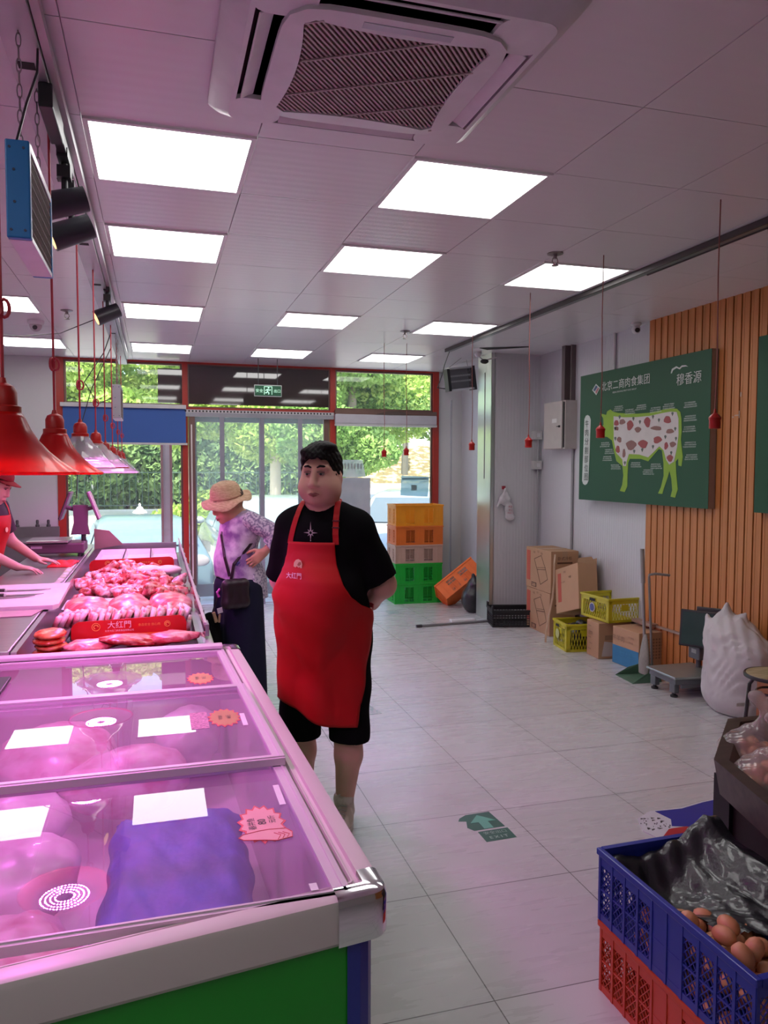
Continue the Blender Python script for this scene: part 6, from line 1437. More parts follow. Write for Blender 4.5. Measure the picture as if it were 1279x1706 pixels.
# black rubbish bag behind the column
s_ = SDF((3.24, 7.80, -0.01), (3.52, 8.14, 0.50), 0.008)
s_.ell((3.38, 7.96, 0.15), (0.125, 0.13, 0.16)).ell((3.40, 7.95, 0.30), (0.08, 0.09, 0.09)).path([(3.40, 7.95, 0.34), (3.38, 7.94, 0.42)], [0.04, 0.02]); s_.clip((0, 0, 0.004), (0, 0, -1))
tag(s_.into(1).build('rubbish_bag', mat('bin_bag', (0.02, 0.02, 0.022), 0.3, bump=0.9, scale=18, coat=0.3), smooth='all', recalc=True), 'black rubbish bag tucked behind the column beside the leaning crate', 'bag')
# --- black crate at the foot of the column
t = thing('plastic_crate', 'low black ventilated crate at the foot of the column', 'crate', (3.50, 7.22, 0), rz=R(-14), local=True)
crate(t, 0.46, 0.34, 0.175, mat('crate_black', (0.014, 0.014, 0.016), 0.5), 'fine')
q = MB()
for sx in (-1, 1):
    for sy in (-1, 1): q.bx(sx * 0.23 - 0.02 * (sx > 0) , sx * 0.23 + 0.02 * (sx < 0), sy * 0.17 - 0.05 * (sy > 0), sy * 0.17 + 0.05 * (sy < 0), 0.15, 0.215, 0.006)
q.build('corner_post', MATS['crate_black'], t)
# mop pole on the floor
t = thing('mop', 'grey metal mop pole with white grip lying on the floor before the column', 'mop', (2.95, 7.45, 0.0))
MB().cyl((2.50, 7.32, 0.014), (3.33, 7.38, 0.014), 0.012, n=14).build('pole', mat('pole_grey', (0.25, 0.25, 0.26), 0.4, 0.5), t, smooth=True)
MB().bx(2.93, 3.20, 7.44, 7.52, 0.0, 0.03, 0.008).build('head', mat('mop_white', (0.75, 0.75, 0.74), 0.5), t); MB().cyl((2.5, 7.32, 0.014), (2.56, 7.324, 0.014), 0.016, n=14).build('end_cap', black, t, smooth=True)

# --- cardboard boxes
card = mat('cardboard', (0.46, 0.27, 0.15), 0.8, vary=0.05, scale=5)
card2 = mat('cardboard_light', (0.50, 0.30, 0.17), 0.8, vary=0.05, scale=5)
cred = mat('box_red', (0.50, 0.10, 0.06), 0.7); cink = mat('box_ink', (0.12, 0.06, 0.035), 0.7)
def cbox(t, dx, dy, dz, m_=card, tape=True, open_top=False):
    """local box: x depth, y width along wall, base 0"""
    b = MB().box((0, 0, dz / 2), (dx, dy, dz), None, 0.004); b.build('carton', m_, t)
    if tape:
        MB().box((0, 0, dz + 0.0006), (dx * 1.0, 0.05, 0.001)).box((0, -dy / 2 - 0.0006, dz - 0.05), (0.05, 0.001, 0.10)).build('tape', mat('tape_brown', (0.42, 0.27, 0.16), 0.3), t)
# front face of these boxes looks to -x; lettering basis: right = -y
LBX = Matrix(((0, 0, -1), (-1, 0, 0), (0, 1, 0)))
def fridge_print(t, dx, dy, dz, num='2650'):
    F_ = -dx / 2 - 0.0012
    MB().bx(F_, F_ + 0.001, dy / 2 - 0.10, dy / 2 - 0.02, dz * 0.18, dz * 0.92).build('red_band', cred, t)
    q = MB()
    def ln(a, b, w=0.006):
        y0, z0 = a; y1, z1 = b; d_ = math.hypot(y1 - y0, z1 - z0); an = math.atan2(z1 - z0, y1 - y0); q.box((F_, (y0 + y1) / 2, (z0 + z1) / 2), (0.001, d_, w), rot3(an, 0, 0))
    P = [(0.08, 0.30), (-0.06, 0.35), (-0.15, 0.22), (-0.19, 0.13), (-0.05, 0.06), (0.02, 0.20)]
    P = [(a * dy / 0.5, b * dz / 0.41) for a, b in P]
    for i in range(6): ln(P[i], P[(i + 1) % 6])
    ln(P[5], P[2]); ln((P[5][0] - .005, P[5][1] + .02), (P[2][0], P[2][1] + .02), 0.004)
    for k in range(3): text(q, ('冷藏', '冷冻', '节能')[k], 0.022, LBX, (F_, (0.10, 0.02, -0.05)[k] * dy / .5 - 0.02, dz * (0.9, 0.93, 0.90)[k]))
    ln((dy / 2 - 0.13, dz * 0.10), (dy / 2 - 0.24, dz * 0.10), 0.045)
    q.build('print', cink, t)
    q = MB(); text(q, num, 0.032, LBX, (F_ - 0.001, dy / 2 - 0.185, dz * 0.10), bold=0.04); q.build('model_number', card2, t)
    q = MB(); MS_ = basis((1, 0, 0), (0, 0, 1)); text(q, '卧式冷柜', 0.035, MS_, (0.0, -dy / 2 - 0.0015, dz * 0.83), bold=0.03); q.bx(-0.08, 0.08, -dy / 2 - 0.0015, -dy / 2 - 0.0008, dz * 0.70, dz * 0.74); q.build('side_print', cink, t)
t = thing('cardboard_box', 'lower of the two upright brown cartons against the wall, right of the column', 'box', (3.74, 6.84, 0), 'brown appliance cartons', local=True, rz=R(-3)); cbox(t, 0.27, 0.54, 0.412); fridge_print(t, 0.27, 0.54, 0.412, '1650')
t = thing('cardboard_box', 'upper of the two upright brown cartons against the wall, right of the column', 'box', (3.75, 6.84, 0.414), 'brown appliance cartons', local=True, rz=R(-2)); cbox(t, 0.29, 0.55, 0.405); fridge_print(t, 0.29, 0.55, 0.405, '2650')
t = thing('cardboard_box', 'light brown carton tilted against the wall above the yellow crates', 'box', (3.74, 6.24, 0.28), 'brown appliance cartons', local=True)
t.rotation_euler = (rot3(R(0), R(7), 0) @ rot3(R(-17), 0, 0)).to_euler(); t.location = (3.70, 6.26, 0.29)
b = MB().box((0, 0, 0.21), (0.20, 0.40, 0.42), None, 0.004); b.build('carton', card2, t)
F_ = -0.1015
MB().bx(F_, F_ + 0.001, 0.095, 0.155, 0.10, 0.37).build('red_band', cred, t)
q = MB(); text(q, '冷柜', 0.022, LBX, (F_, 0.03, 0.37)); text(q, '节能', 0.022, LBX, (F_, -0.06, 0.31)); text(q, '小心轻放', 0.016, LBX, (F_, 0.06, 0.28)); q.build('print', cink, t)
q = MB(); q.add([(-0.10, -0.20, 0.42), (0.10, -0.20, 0.42), (0.08, -0.15, 0.50), (-0.07, -0.17, 0.47)], [(0, 1, 2, 3)]).add([(0.10, -0.2, 0.42), (0.10, 0.2, 0.42), (0.11, 0.18, 0.49), (0.11, -0.19, 0.48)], [(0, 1, 2, 3)]); fl = q.build('flap', card, t); sm = fl.modifiers.new('t', 'SOLIDIFY'); sm.thickness = 0.004
tag(MB().tube([(3.60, 6.50, 0.80), (3.575, 6.47, 0.72), (3.57, 6.46, 0.55), (3.55, 6.45, 0.40), (3.50, 6.42, 0.24), (3.44, 6.36, 0.10), (3.43, 6.35, 0.005)], 0.009, 6, ry=0.002).build('carton_strap', mat('strap_tan', (0.50, 0.34, 0.22), 0.5)), 'loose tan packing strap hanging between the cartons', 'strap')
# --- yellow crates
yel = mat('crate_yellow', (0.55, 0.50, 0.015), 0.4, coat=0.2)
t = thing('plastic_crate', 'yellow slatted crate on the floor under the tilted carton', 'crate', (3.62, 6.10, 0), 'yellow bottle crates', local=True, rz=R(-8))
crate(t, 0.36, 0.33, 0.245, yel, 'slant')
MB().lathe([(0.0, 0), (0.042, 0), (0.042, 0.003), (0, 0.003)], (-0.185, 0.03, 0.13), 24, rot3(0, R(90), 0)).build('badge', mat('badge_pale', (0.50, 0.55, 0.20), 0.5), t)
MB().box((-0.184, 0.03, 0.206), (0.002, 0.075, 0.022)).build('handle_slot', dark, t)
t = thing('black_bag', 'black plastic bundle with white dots filling the yellow floor crate', 'bag', (3.62, 6.10, 0.01))
lump((3.62, 6.10, 0.12), (0.15, 0.13, 0.11), 200, 0.08, 30, 18).build('bundle', MATS['bin_bag'], t, smooth='all')
lump((3.60, 6.02, 0.235), (0.05, 0.05, 0.035), 203, 0.1).build('knot', MATS['bin_bag'], t, smooth='all')
t = thing('plastic_crate', 'yellow slatted crate with a round badge balanced on top of two cartons', 'crate', (3.78, 5.84, 0.312), 'yellow bottle crates', local=True, rz=R(2))
crate(t, 0.34, 0.43, 0.205, yel, 'slant')
MB().lathe([(0.0, 0), (0.040, 0), (0.040, 0.003), (0, 0.003)], (-0.175, 0.02, 0.10), 24, rot3(0, R(90), 0)).build('badge_rim', mat('badge_white', (0.75, 0.75, 0.72), 0.5), t)
MB().lathe([(0.0, 0), (0.032, 0), (0.032, 0.003), (0, 0.003)], (-0.178, 0.02, 0.10), 24, rot3(0, R(90), 0)).build('badge', mat('badge_blue', (0.08, 0.10, 0.25), 0.5), t)
MB().box((-0.174, 0.02, 0.168), (0.002, 0.08, 0.022)).build('handle_slot', dark, t)
# small boxes
t = thing('cardboard_box', 'narrow brown carton with torn front under the yellow crate, left of the blue one', 'box', (3.72, 5.77, 0), 'cartons under the crate', local=True, rz=R(-4))
cbox(t, 0.30, 0.21, 0.305, card, False)
q = MB(); Fq = -0.152
for k in range(5): q.box((Fq, 0.05 - 0.02 * (k % 2), 0.06 + k * 0.05), (0.001, 0.05, 0.004)); 
text(q, '调味', 0.04, LBX, (Fq, 0.03, 0.20)); q.bx(-0.09, 0.05, -0.1065, -0.1058, 0.16, 0.20); q.build('print', mat('box_ink_light', (0.28, 0.17, 0.10), 0.7), t)
q = MB(); q.add([(-0.12, -0.107, 0.02), (0.02, -0.107, 0.02), (0.03, -0.115, 0.13), (-0.10, -0.112, 0.15)], [(0, 1, 2, 3)]); q.build('torn_paper', mat('torn_white', (0.5, 0.45, 0.42), 0.8), t)
t = thing('cardboard_box', 'brown carton with a blue lower half on the floor under the yellow crate', 'box', (3.77, 5.40, 0), 'cartons under the crate', local=True, rz=R(3))
cbox(t, 0.27, 0.34, 0.308, card2, False)
MB().bx(-0.1365, -0.1355, -0.168, 0.168, 0.004, 0.155).build('blue_print', mat('box_blue', (0.035, 0.20, 0.38), 0.6), t)
q = MB(); text(q, '牛羊肉', 0.05, LBX, (-0.137, 0.09, 0.22)); text(q, '冷冻食品', 0.018, LBX, (-0.137, -0.07, 0.25)); text(q, '净含量', 0.018, LBX, (-0.137, -0.07, 0.21))
for r in range(7):
    for c_ in range(7): q.box((-0.08 + c_ * 0.028, -0.171, 0.10 + r * 0.025), (0.016, 0.001, 0.014))
q.build('print', MATS['box_ink_light'], t)
q = MB(); text(q, '优质肉品', 0.035, LBX, (-0.1375, 0.0, 0.10)); q.build('blue_lettering', mat('box_blue_light', (0.06, 0.28, 0.48), 0.6), t)
# --- dustpan and broom
dg = mat('dustpan_green', (0.10, 0.20, 0.13), 0.45)
t = thing('dustpan', 'green long-handled dustpan leaning by the blue carton', 'dustpan', (3.55, 5.06, 0))
q = MB(); q.add([(3.42, 5.20, 0.004), (3.40, 4.94, 0.004), (3.64, 4.93, 0.004), (3.66, 5.17, 0.004), (3.64, 4.95, 0.10), (3.65, 5.15, 0.10), (3.50, 4.945, 0.06), (3.52, 5.18, 0.06)], [(0, 1, 2, 3), (2, 4, 5, 3), (1, 6, 4, 2), (0, 3, 5, 7)])
pn = q.build('pan', dg, t); sm = pn.modifiers.new('t', 'SOLIDIFY'); sm.thickness = 0.004
MB().tube([(3.645, 5.05, 0.09), (3.62, 5.05, 0.45), (3.60, 5.05, 0.78), (3.60, 5.05, 0.80), (3.64, 5.03, 0.81), (3.74, 4.99, 0.80)], 0.010, 8).build('handle', mat('handle_grey', (0.34, 0.32, 0.31), 0.4, 0.5), t, smooth=True)
t = thing('broom', 'grey broom standing upright in the dustpan against the wood cladding', 'broom', (3.56, 5.02, 0.05))
MB().cyl((3.555, 5.03, 0.33), (3.54, 5.06, 1.0), 0.0115, n=14).build('pole', MATS['handle_grey'], t, smooth=True)
MB().cyl((3.548, 5.05, 0.74), (3.54, 5.06, 1.0), 0.016, n=14).build('grip', mat('grip_grey', (0.30, 0.28, 0.27), 0.6), t, smooth=True)
q = MB(); q.lathe([(0.045, 0.0), (0.05, 0.08), (0.038, 0.18), (0.022, 0.27), (0.012, 0.30)], (0, 0, 0), 20, Matrix(((0.6, 0, 0), (0, 1.2, 0), (0, 0, 1))), closed=True)
q.v = [(v[0] + 3.55 + v[2] * 0.02, v[1] + 5.02, v[2] + 0.05) for v in q.v]; q.build('bristles', mat('bristle_grey', (0.30, 0.29, 0.25), 0.8, vary=0.25, scale=60, stretch=(8, 8, 0.4)), t, smooth=True)
# --- floor scale with screens
sg_ = mat('scale_grey', (0.13, 0.14, 0.15), 0.45)
t = thing('floor_scale', 'grey floor weighing scale with steel plate and two screens on a post', 'scale', (3.66, 4.68, 0))
q = MB(); PA = [(3.46, 4.53), (3.47, 4.84), (3.84, 4.84), (3.86, 4.47)]
q.prism(PA, 0.035, None, (0, 0, 0.10)); q.build('base', sg_, t)
q = MB(); q.prism([(3.45, 4.52), (3.455, 4.86), (3.85, 4.86), (3.87, 4.45)], 0.018, None, (0, 0, 0.137)); q.build('plate', mat('plate_steel', (0.33, 0.36, 0.33), 0.35, 0.6), t, bevel=0.005)
q = MB(); q.bx(3.47, 3.51, 4.55, 4.61, 0.03, 0.10, 0.006).bx(3.47, 3.51, 4.77, 4.83, 0.03, 0.10, 0.006).bx(3.78, 3.84, 4.50, 4.56, 0.03, 0.10, 0.006).bx(3.78, 3.83, 4.77, 4.83, 0.03, 0.10, 0.006).bx(3.50, 3.80, 4.51, 4.53, 0.075, 0.10)
q.build('support', sg_, t)
for (x, y) in ((3.49, 4.58), (3.49, 4.80), (3.81, 4.53), (3.81, 4.80)): MB().lathe([(0.024, 0), (0.026, 0.012), (0.012, 0.02), (0.012, 0.035)], (x, y, 0), 18, closed=True).build('foot', black, t, smooth=True)
MB().prism([(3.56, 0.108), (3.70, 0.108), (3.70, 0.13), (3.56, 0.13)], 0.001, basis((1, -0.15, 0), (0, 0, 1)), (-0.02, 4.511, 0)).build('label_plate', mat('label_grey', (0.5, 0.5, 0.48), 0.5), t)
MB().cyl((3.80, 4.72, 0.15), (3.80, 4.72, 0.50), 0.018, n=14).bx(3.74, 3.80, 4.64, 4.76, 0.225, 0.335, 0.008).build('post', sg_, t)
MB().bx(3.737, 3.741, 4.67, 4.72, 0.27, 0.30).build('port', mat('port_white', (0.45, 0.5, 0.46), 0.5), t)
MQ = basis((0.55, -0.83, 0), (0.12, 0.08, 1))
def panel(nm, w, h, th, c_, m_, M_=MQ, par=None): return MB().box(c_, (w, h, th), M_, 0.006).build(nm, m_, par or t)
pa = panel('screen', 0.33, 0.265, 0.02, (3.755, 4.62, 0.455), black); panel('screen_face', 0.30, 0.235, 0.002, Vector((3.755, 4.62, 0.455)) + MQ @ Vector((0, 0, 0.011)), mat('screen_teal', (0.035, 0.075, 0.07), 0.12, coat=0.5), par=pa)
pb = panel('rear_screen', 0.26, 0.12, 0.02, (3.835, 4.60, 0.55), mat('charcoal', (0.05, 0.05, 0.055), 0.4))
MB().cyl((3.80, 4.70, 0.48), (3.83, 4.63, 0.52), 0.02).build('screen_arm', black, t)
# --- white woven sack
s_ = SDF((3.44, 3.86, -0.01), (3.86, 4.50, 0.80), 0.010)
s_.cone((3.66, 4.30, 0.13), (3.66, 4.28, 0.50), 0.135, 0.125, 0.08).cone((3.68, 4.08, 0.13), (3.69, 4.06, 0.40), 0.14, 0.13, 0.10).cone((3.66, 4.18, 0.10), (3.67, 4.18, 0.50), 0.15, 0.12, 0.10)
s_.cone((3.655, 4.29, 0.52), (3.64, 4.25, 0.715), 0.09, 0.012, 0.06).cone((3.66, 4.20, 0.50), (3.68, 4.13, 0.665), 0.08, 0.014, 0.05).cone((3.63, 4.38, 0.46), (3.61, 4.41, 0.60), 0.05, 0.014, 0.05)
X_, Y_, Z_ = s_.grid(); s_.D += (0.0045 * np.sin(Z_ * 52 + 14 * np.sin(X_ * 17 + Y_ * 13)) * np.sin(X_ * 21 + Z_ * 11) * (Z_ > 0.12) + 0.0035 * np.sin((X_ - Y_) * 60 + Z_ * 24) * (Z_ > 0.4)).astype(np.float32); s_.clip((0, 0, 0.004), (0, 0, -1))
tag(s_.into(1).build('woven_sack', two_tone('white_sack', (0.52, 0.49, 0.50), (0.66, 0.63, 0.62), scale=4, lo=0.3, hi=0.7, rough=0.6, bump=0.35), smooth='all', recalc=True), 'tall white woven plastic sack with gathered top beside the floor scale', 'sack')
# --- stool
t = thing('stool', 'round stool with pale wood seat, black rim and bent tube legs', 'stool', (3.30, 3.46, 0))
sxc, syc = 3.315, 3.47
MB().lathe([(0, 0.0), (0.155, 0.0), (0.158, 0.006), (0.155, 0.012), (0, 0.012)], (sxc, syc, 0.452), 40).build('seat', two_tone('stool_wood', (0.36, 0.30, 0.16), (0.46, 0.40, 0.24), scale=5, stretch=(1, 7, 1), rough=0.5), t, smooth=True)
MB().lathe([(0.156, -0.004), (0.168, -0.004), (0.170, 0.008), (0.166, 0.016), (0.157, 0.014)], (sxc, syc, 0.448), 40).build('rim', black, t, smooth=True)
for k in range(4):
    a = R(45 + 90 * k); e = Vector((math.cos(a), math.sin(a), 0)); c0 = Vector((sxc, syc, 0))
    MB().tube([c0 + e * 0.06 + Vector((0, 0, 0.435)), c0 + e * 0.11 + Vector((0, 0, 0.43)), c0 + e * 0.135 + Vector((0, 0, 0.39)), c0 + e * 0.15 + Vector((0, 0, 0.2)), c0 + e * 0.165 + Vector((0, 0, 0.0))], 0.011, 10).build('leg', mat('tube_black', (0.03, 0.025, 0.025), 0.25, coat=0.4), t, smooth=True)
MB().tube([(sxc + 0.10 * math.cos(a), syc + 0.10 * math.sin(a), 0.36) for a in [2 * PI * k / 28 for k in range(28)]], 0.007, 8, closed=True).build('brace', MATS['tube_black'], t, smooth=True)
t = thing('cardboard_box', 'dark red brown carton on the floor behind the round stool', 'box', (3.72, 3.72, 0), local=True, rz=R(4)); cbox(t, 0.26, 0.38, 0.30, mat('carton_red_brown', (0.33, 0.12, 0.06), 0.8), False)

# --- dark wooden display stand with egg bags
wd = two_tone('dark_stained_wood', (0.035, 0.022, 0.018), (0.075, 0.048, 0.040), scale=4, lo=0.3, hi=0.7, rough=0.45, stretch=(1, 8, 8))
t = thing('display_stand', 'dark stained wooden display table with a raised angular tray at the right edge', 'table', (2.3, 1.6, 0))
OUT = [(1.575, 1.66), (1.665, 1.985), (1.985, 2.30), (2.90, 2.30), (3.1, 1.9), (3.1, 0.9), (1.9, 0.9), (1.57, 1.25)]
def shrink(P, d):
    c_ = Vector((2.35, 1.6)); return [tuple(Vector(p) + (c_ - Vector(p)).normalized() * d) for p in P]
q = MB(); IN = shrink(OUT, 0.045); BOT = shrink(OUT, 0.10)
loft(q, [[(p[0], p[1], 0.59) for p in shrink(OUT, 0.02)], [(p[0], p[1], 0.70) for p in OUT], [(p[0], p[1], 0.70) for p in IN], [(p[0], p[1], 0.62) for p in BOT]], True, True); q.build('tray', wd, t, recalc=True)
q = MB(); q.prism(shrink([(1.83, 1.30), (1.80, 2.08), (2.75, 2.12), (2.85, 1.1), (1.9, 1.05)], 0.0), 0.59, None, (0, 0, 0)); q.build('base', mat('dark_base', (0.018, 0.010, 0.010), 0.5), t)
q = MB(); q.bx(1.785, 1.86, 2.05, 2.125, 0, 0.59); q.build('corner_post', mat('black_post', (0.012, 0.012, 0.014), 0.4), t)
egg = two_tone('egg_shell', (0.55, 0.22, 0.09), (0.68, 0.34, 0.17), scale=12, lo=0.3, hi=0.7, rough=0.45)
bagc = glass('thin_bag_plastic', (0.92, 0.88, 0.88), 1.4, haze=0.34, hazecol=(0.85, 0.74, 0.74), rough=0.15, hscale=14)
eggp = MB().lathe([(0, -0.029), (0.012, -0.0265), (0.0185, -0.018), (0.0215, -0.006), (0.0215, 0.004), (0.0185, 0.016), (0.012, 0.0245), (0.005, 0.028), (0, 0.0285)], (0, 0, 0), 20).build('egg', egg, smooth='all', loc=(0, 0, 0))
eggused = [False]
def put_egg(x, y, z, lab, grp, sc=1.0, rot=None):
    if not eggused[0]: o = eggp; eggused[0] = True
    else: o = eggp.copy(); C.objects.link(o)
    o.location = (x, y, z); o.rotation_euler = rot or (rm.uniform(0, 3), rm.uniform(0, 3), rm.uniform(0, 3)); o.scale = (sc,) * 3; tag(o, lab, 'egg', grp)
for bi, (bx_, by_, bz_, lab) in enumerate(((1.915, 2.10, 0.665, 'knotted clear bag of brown eggs farther back in the dark tray'), (1.80, 1.90, 0.665, 'knotted clear bag of brown eggs nearer the tray front'))):
    s_ = SDF((bx_ - 0.16, by_ - 0.16, bz_ - 0.06), (bx_ + 0.18, by_ + 0.16, bz_ + 0.2), 0.007)
    s_.ell((bx_, by_, bz_), (0.115, 0.10, 0.062)).ell((bx_ + 0.05, by_ + 0.02, bz_ + 0.03), (0.07, 0.06, 0.05)).cone((bx_ + 0.02, by_, bz_ + 0.05), (bx_ + 0.05, by_ - 0.01, bz_ + 0.12), 0.03, 0.012, 0.03).cone((bx_ + 0.05, by_ - 0.01, bz_ + 0.12), (bx_ + 0.09, by_, bz_ + 0.15), 0.012, 0.03, 0.02).cone((bx_ + 0.05, by_ - 0.01, bz_ + 0.12), (bx_ + 0.03, by_ + 0.02, bz_ + 0.17), 0.012, 0.025, 0.02)
    X_, Y_, Z_ = s_.grid(); s_.D += (0.004 * np.sin(X_ * 75 + Z_ * 50) * np.sin(Y_ * 80)).astype(np.float32); s_.clip((0, 0, bz_ - 0.045), (0, 0, -1))
    tag(s_.into(1).build('egg_bag', bagc, smooth='all', recalc=True), lab, 'bag', 'bags of eggs')
    for k in range(9):
        a = k * 2.4; r_ = 0.028 * math.sqrt(k); put_egg(bx_ + r_ * 1.1 * math.cos(a), by_ + r_ * 0.9 * math.sin(a), bz_ - 0.012 + 0.018 * (k % 2), 'brown egg inside the %s clear bag in the dark tray' % ('farther', 'nearer')[bi], 'eggs in the %s bag' % ('farther', 'nearer')[bi])
# --- blue and red crates in the corner
cxr, cyr = 1.483, 1.712
t = thing('plastic_crate', 'big orange red lattice crate on the floor under the blue one', 'crate', (cxr, cyr, 0), 'egg crates at the corner', local=True, rz=R(91))
crate(t, 0.64, 0.38, 0.222, mat('crate_vermilion', (0.52, 0.05, 0.012), 0.45, coat=0.2), 'grid')
t = thing('plastic_crate', 'big blue lattice crate of eggs stacked on the red crate', 'crate', (cxr, cyr, 0.224), 'egg crates at the corner', local=True, rz=R(91))
crate(t, 0.65, 0.39, 0.222, mat('crate_blue', (0.02, 0.035, 0.30), 0.42, coat=0.25), 'grid')
# eggs in the crate, nearest half
topE, lowE = [], []
for iz in range(3):
    for ix in range(5):
        for iy in range(8):
            if iz == 2 and (iy > 5 or ix > 3): continue
            if iz == 1 and ix > 3 and iy > 4: continue
            if iz == 0 and ix != 0: continue
            x = cxr - 0.155 + ix * 0.055 + (iz % 2) * 0.02; y = cyr - 0.275 + iy * 0.060 + (ix % 2) * 0.022; zz = 0.224 + 0.04 + iz * 0.052 + rm.uniform(-.004, .004)
            vis = iz == 2 or ix == 0
            put_egg(x, y, zz, 'brown egg', ('lower eggs in the blue crate', 'lower eggs in the blue crate', 'top eggs in the blue crate')[iz], 1.0)
for (x, y) in ((1.33, 1.66), (1.37, 1.58), (1.42, 1.62), (1.41, 1.52), (1.47, 1.46), (1.36, 1.50)): put_egg(x, y, 0.414 + rm.uniform(0, .01), 'brown egg', 'highest eggs in the blue crate', 1.08)
for g_, w_ in (('lower eggs in the blue crate', 'brown egg in the lower layers of the blue crate'), ('top eggs in the blue crate', 'brown egg in the blue crate, upper layer'), ('highest eggs in the blue crate', 'topmost brown egg in the open corner')):
    L_ = [o for o in C.objects if o.get('group') == g_]
    if g_.startswith('lower'):
        for o in L_: o['label'] = w_
    else: label_rows(L_, w_, 4 if g_.startswith('top') else 10)
# black plastic liner: crumpled sheet folded up over the far and right side
q = MB(); nx, ny = 46, 60; rg = np.random.default_rng(9)
def wr(u, v): return 0.005 * math.sin(u * 19 + 3 * math.sin(v * 7)) * math.sin(v * 13 + 2 * math.sin(u * 9)) + 0.0022 * math.sin(u * 37 + v * 25)
for j in range(ny + 1):
    v = j / ny
    for i in range(nx + 1):
        u = i / nx
        X = cxr - 0.165 + 0.37 * u; Y = cyr + 0.295 - 0.62 * v
        open_edge = 0.30 + 0.75 * v          # eggs show where u is left of this line in the near half
        Xs = X + (0.0 if v < 0.35 else (v - 0.35) * 0.24 * (1 - u))
        Z = 0.395 + 0.050 * max(0, 1 - abs(u - 0.9) * 4) + 0.035 * math.exp(-((v - 0.02) / 0.08) ** 2) - 0.05 * math.exp(-(((u - 0.30) / 0.22) ** 2 + ((v - 0.22) / 0.2) ** 2)) + 0.05 * u * u + wr(u, v)
        q.v.append((Xs, Y, Z))
for j in range(ny):
    for i in range(nx):
        u, v = i / nx, j / ny
        if v > 0.42 and u < (v - 0.42) * 1.1 + 0.06 * math.sin(v * 30): continue
        a = j * (nx + 1) + i; q.f.append((a, a + 1, a + nx + 2, a + nx + 1))
ln_ = q.build('plastic_liner', mat('black_film', (0.012, 0.013, 0.015), 0.30, coat=0.3, bump=0.8, scale=14), smooth='all'); tag(ln_, 'shiny crumpled black plastic sheet covering the eggs in the blue crate', 'plastic sheet')
# --- torn printed bag on the floor and floor stickers
blue_ = mat('print_blue', (0.02, 0.025, 0.28), 0.4); 
t = thing('printed_bag', 'flattened blue, white and red printed bag on the floor under the stand', 'bag', (2.3, 2.88, 0.0))
MB().prism([(2.07, 2.80), (2.05, 2.88), (2.10, 2.99), (2.20, 3.04), (2.36, 3.03), (2.50, 3.06), (2.68, 3.08), (2.80, 3.0), (2.76, 2.78), (2.45, 2.70), (2.20, 2.73)], 0.006, None, (0, 0, 0.0)).build('sheet', mat('print_white', (0.62, 0.62, 0.66), 0.4), t)
MB().prism([(2.22, 3.03), (2.36, 3.02), (2.50, 3.05), (2.68, 3.07), (2.78, 2.98), (2.5, 2.84), (2.34, 2.83), (2.20, 2.88), (2.24, 2.94)], 0.001, None, (0, 0, 0.006)).build('blue_area', blue_, t)
MB().prism([(2.08, 2.79), (2.17, 2.86), (2.26, 2.86), (2.33, 2.80), (2.25, 2.74)], 0.001, None, (0, 0, 0.006)).build('red_area', mat('print_scarlet', (0.45, 0.02, 0.03), 0.4), t)
q = MB(); rg2 = random.Random(4)
for k in range(34):
    x, y = 2.07 + rg2.random() * 0.12, 2.86 + rg2.random() * 0.12; q.prism([(x, y), (x + 0.018 * rg2.random() + .004, y + 0.003), (x + 0.008, y + 0.012)], 0.001, None, (0, 0, 0.006))
q.build('mottling', mat('mottle', (0.06, 0.05, 0.05), 0.5), t)
t = thing('leaflet', 'small printed leaflet with a red oval lying on the floor bag', 'leaflet', (2.42, 2.78, 0.008))
MB().prism([(2.26, 2.80), (2.33, 2.85), (2.60, 2.84), (2.60, 2.74), (2.32, 2.72)], 0.006, None, (0, 0, 0.009)).build('paper', mat('leaflet_white', (0.55, 0.5, 0.52), 0.4), t)
MB().prism([(2.47 + 0.07 * math.cos(a), 2.80 + 0.025 * math.sin(a)) for a in [2 * PI * k / 20 for k in range(20)]], 0.001, None, (0, 0, 0.0155)).build('red_oval', MATS['print_scarlet'], t)
stg = mat('sticker_green', (0.035, 0.12, 0.085), 0.4); stl = mat('sticker_mint', (0.13, 0.42, 0.30), 0.4); stt = mat('sticker_text', (0.35, 0.50, 0.42), 0.5)
t = thing('floor_sticker', 'dark green exit arrow sticker with lettering on the floor tiles', 'floor sticker', (1.38, 3.12, 0))
MB().prism([(1.315, 3.225), (1.355, 3.25), (1.475, 3.255), (1.485, 3.10), (1.335, 3.095), (1.315, 3.13), (1.335, 3.19), (1.30, 3.20)], 0.0008, None).build('panel', stg, t)
MB().prism([(1.345, 3.08), (1.490, 3.085), (1.490, 2.99), (1.345, 2.985)], 0.0008, None).build('text_panel', stg, t)
MB().prism([(1.385, 3.10), (1.43, 3.10), (1.43, 3.165), (1.47, 3.165), (1.405, 3.235), (1.345, 3.165), (1.385, 3.165)], 0.0008, None, (0, 0, 0.0008)).build('arrow', stl, t)
q = MB(); MF = Matrix.Identity(3); text(q, '安全出口', 0.026, MF, (1.417, 3.058, 0.0012), bold=0.02); text(q, 'E X I T', 0.022, MF, (1.417, 3.015, 0.0012), bold=0.02); q.build('lettering', stt, t)
ws = two_tone('worn_sticker_mat', (0.22, 0.36, 0.33), (0.48, 0.49, 0.48), scale=40, lo=0.42, hi=0.56, rough=0.4)
tag(MB().prism([(1.20, 4.93), (1.24, 4.98), (1.37, 4.98), (1.40, 4.79), (1.25, 4.77), (1.20, 4.80)], 0.0008, None).build('floor_sticker', ws), 'badly worn pale green sticker on the floor beside the man', 'floor sticker')
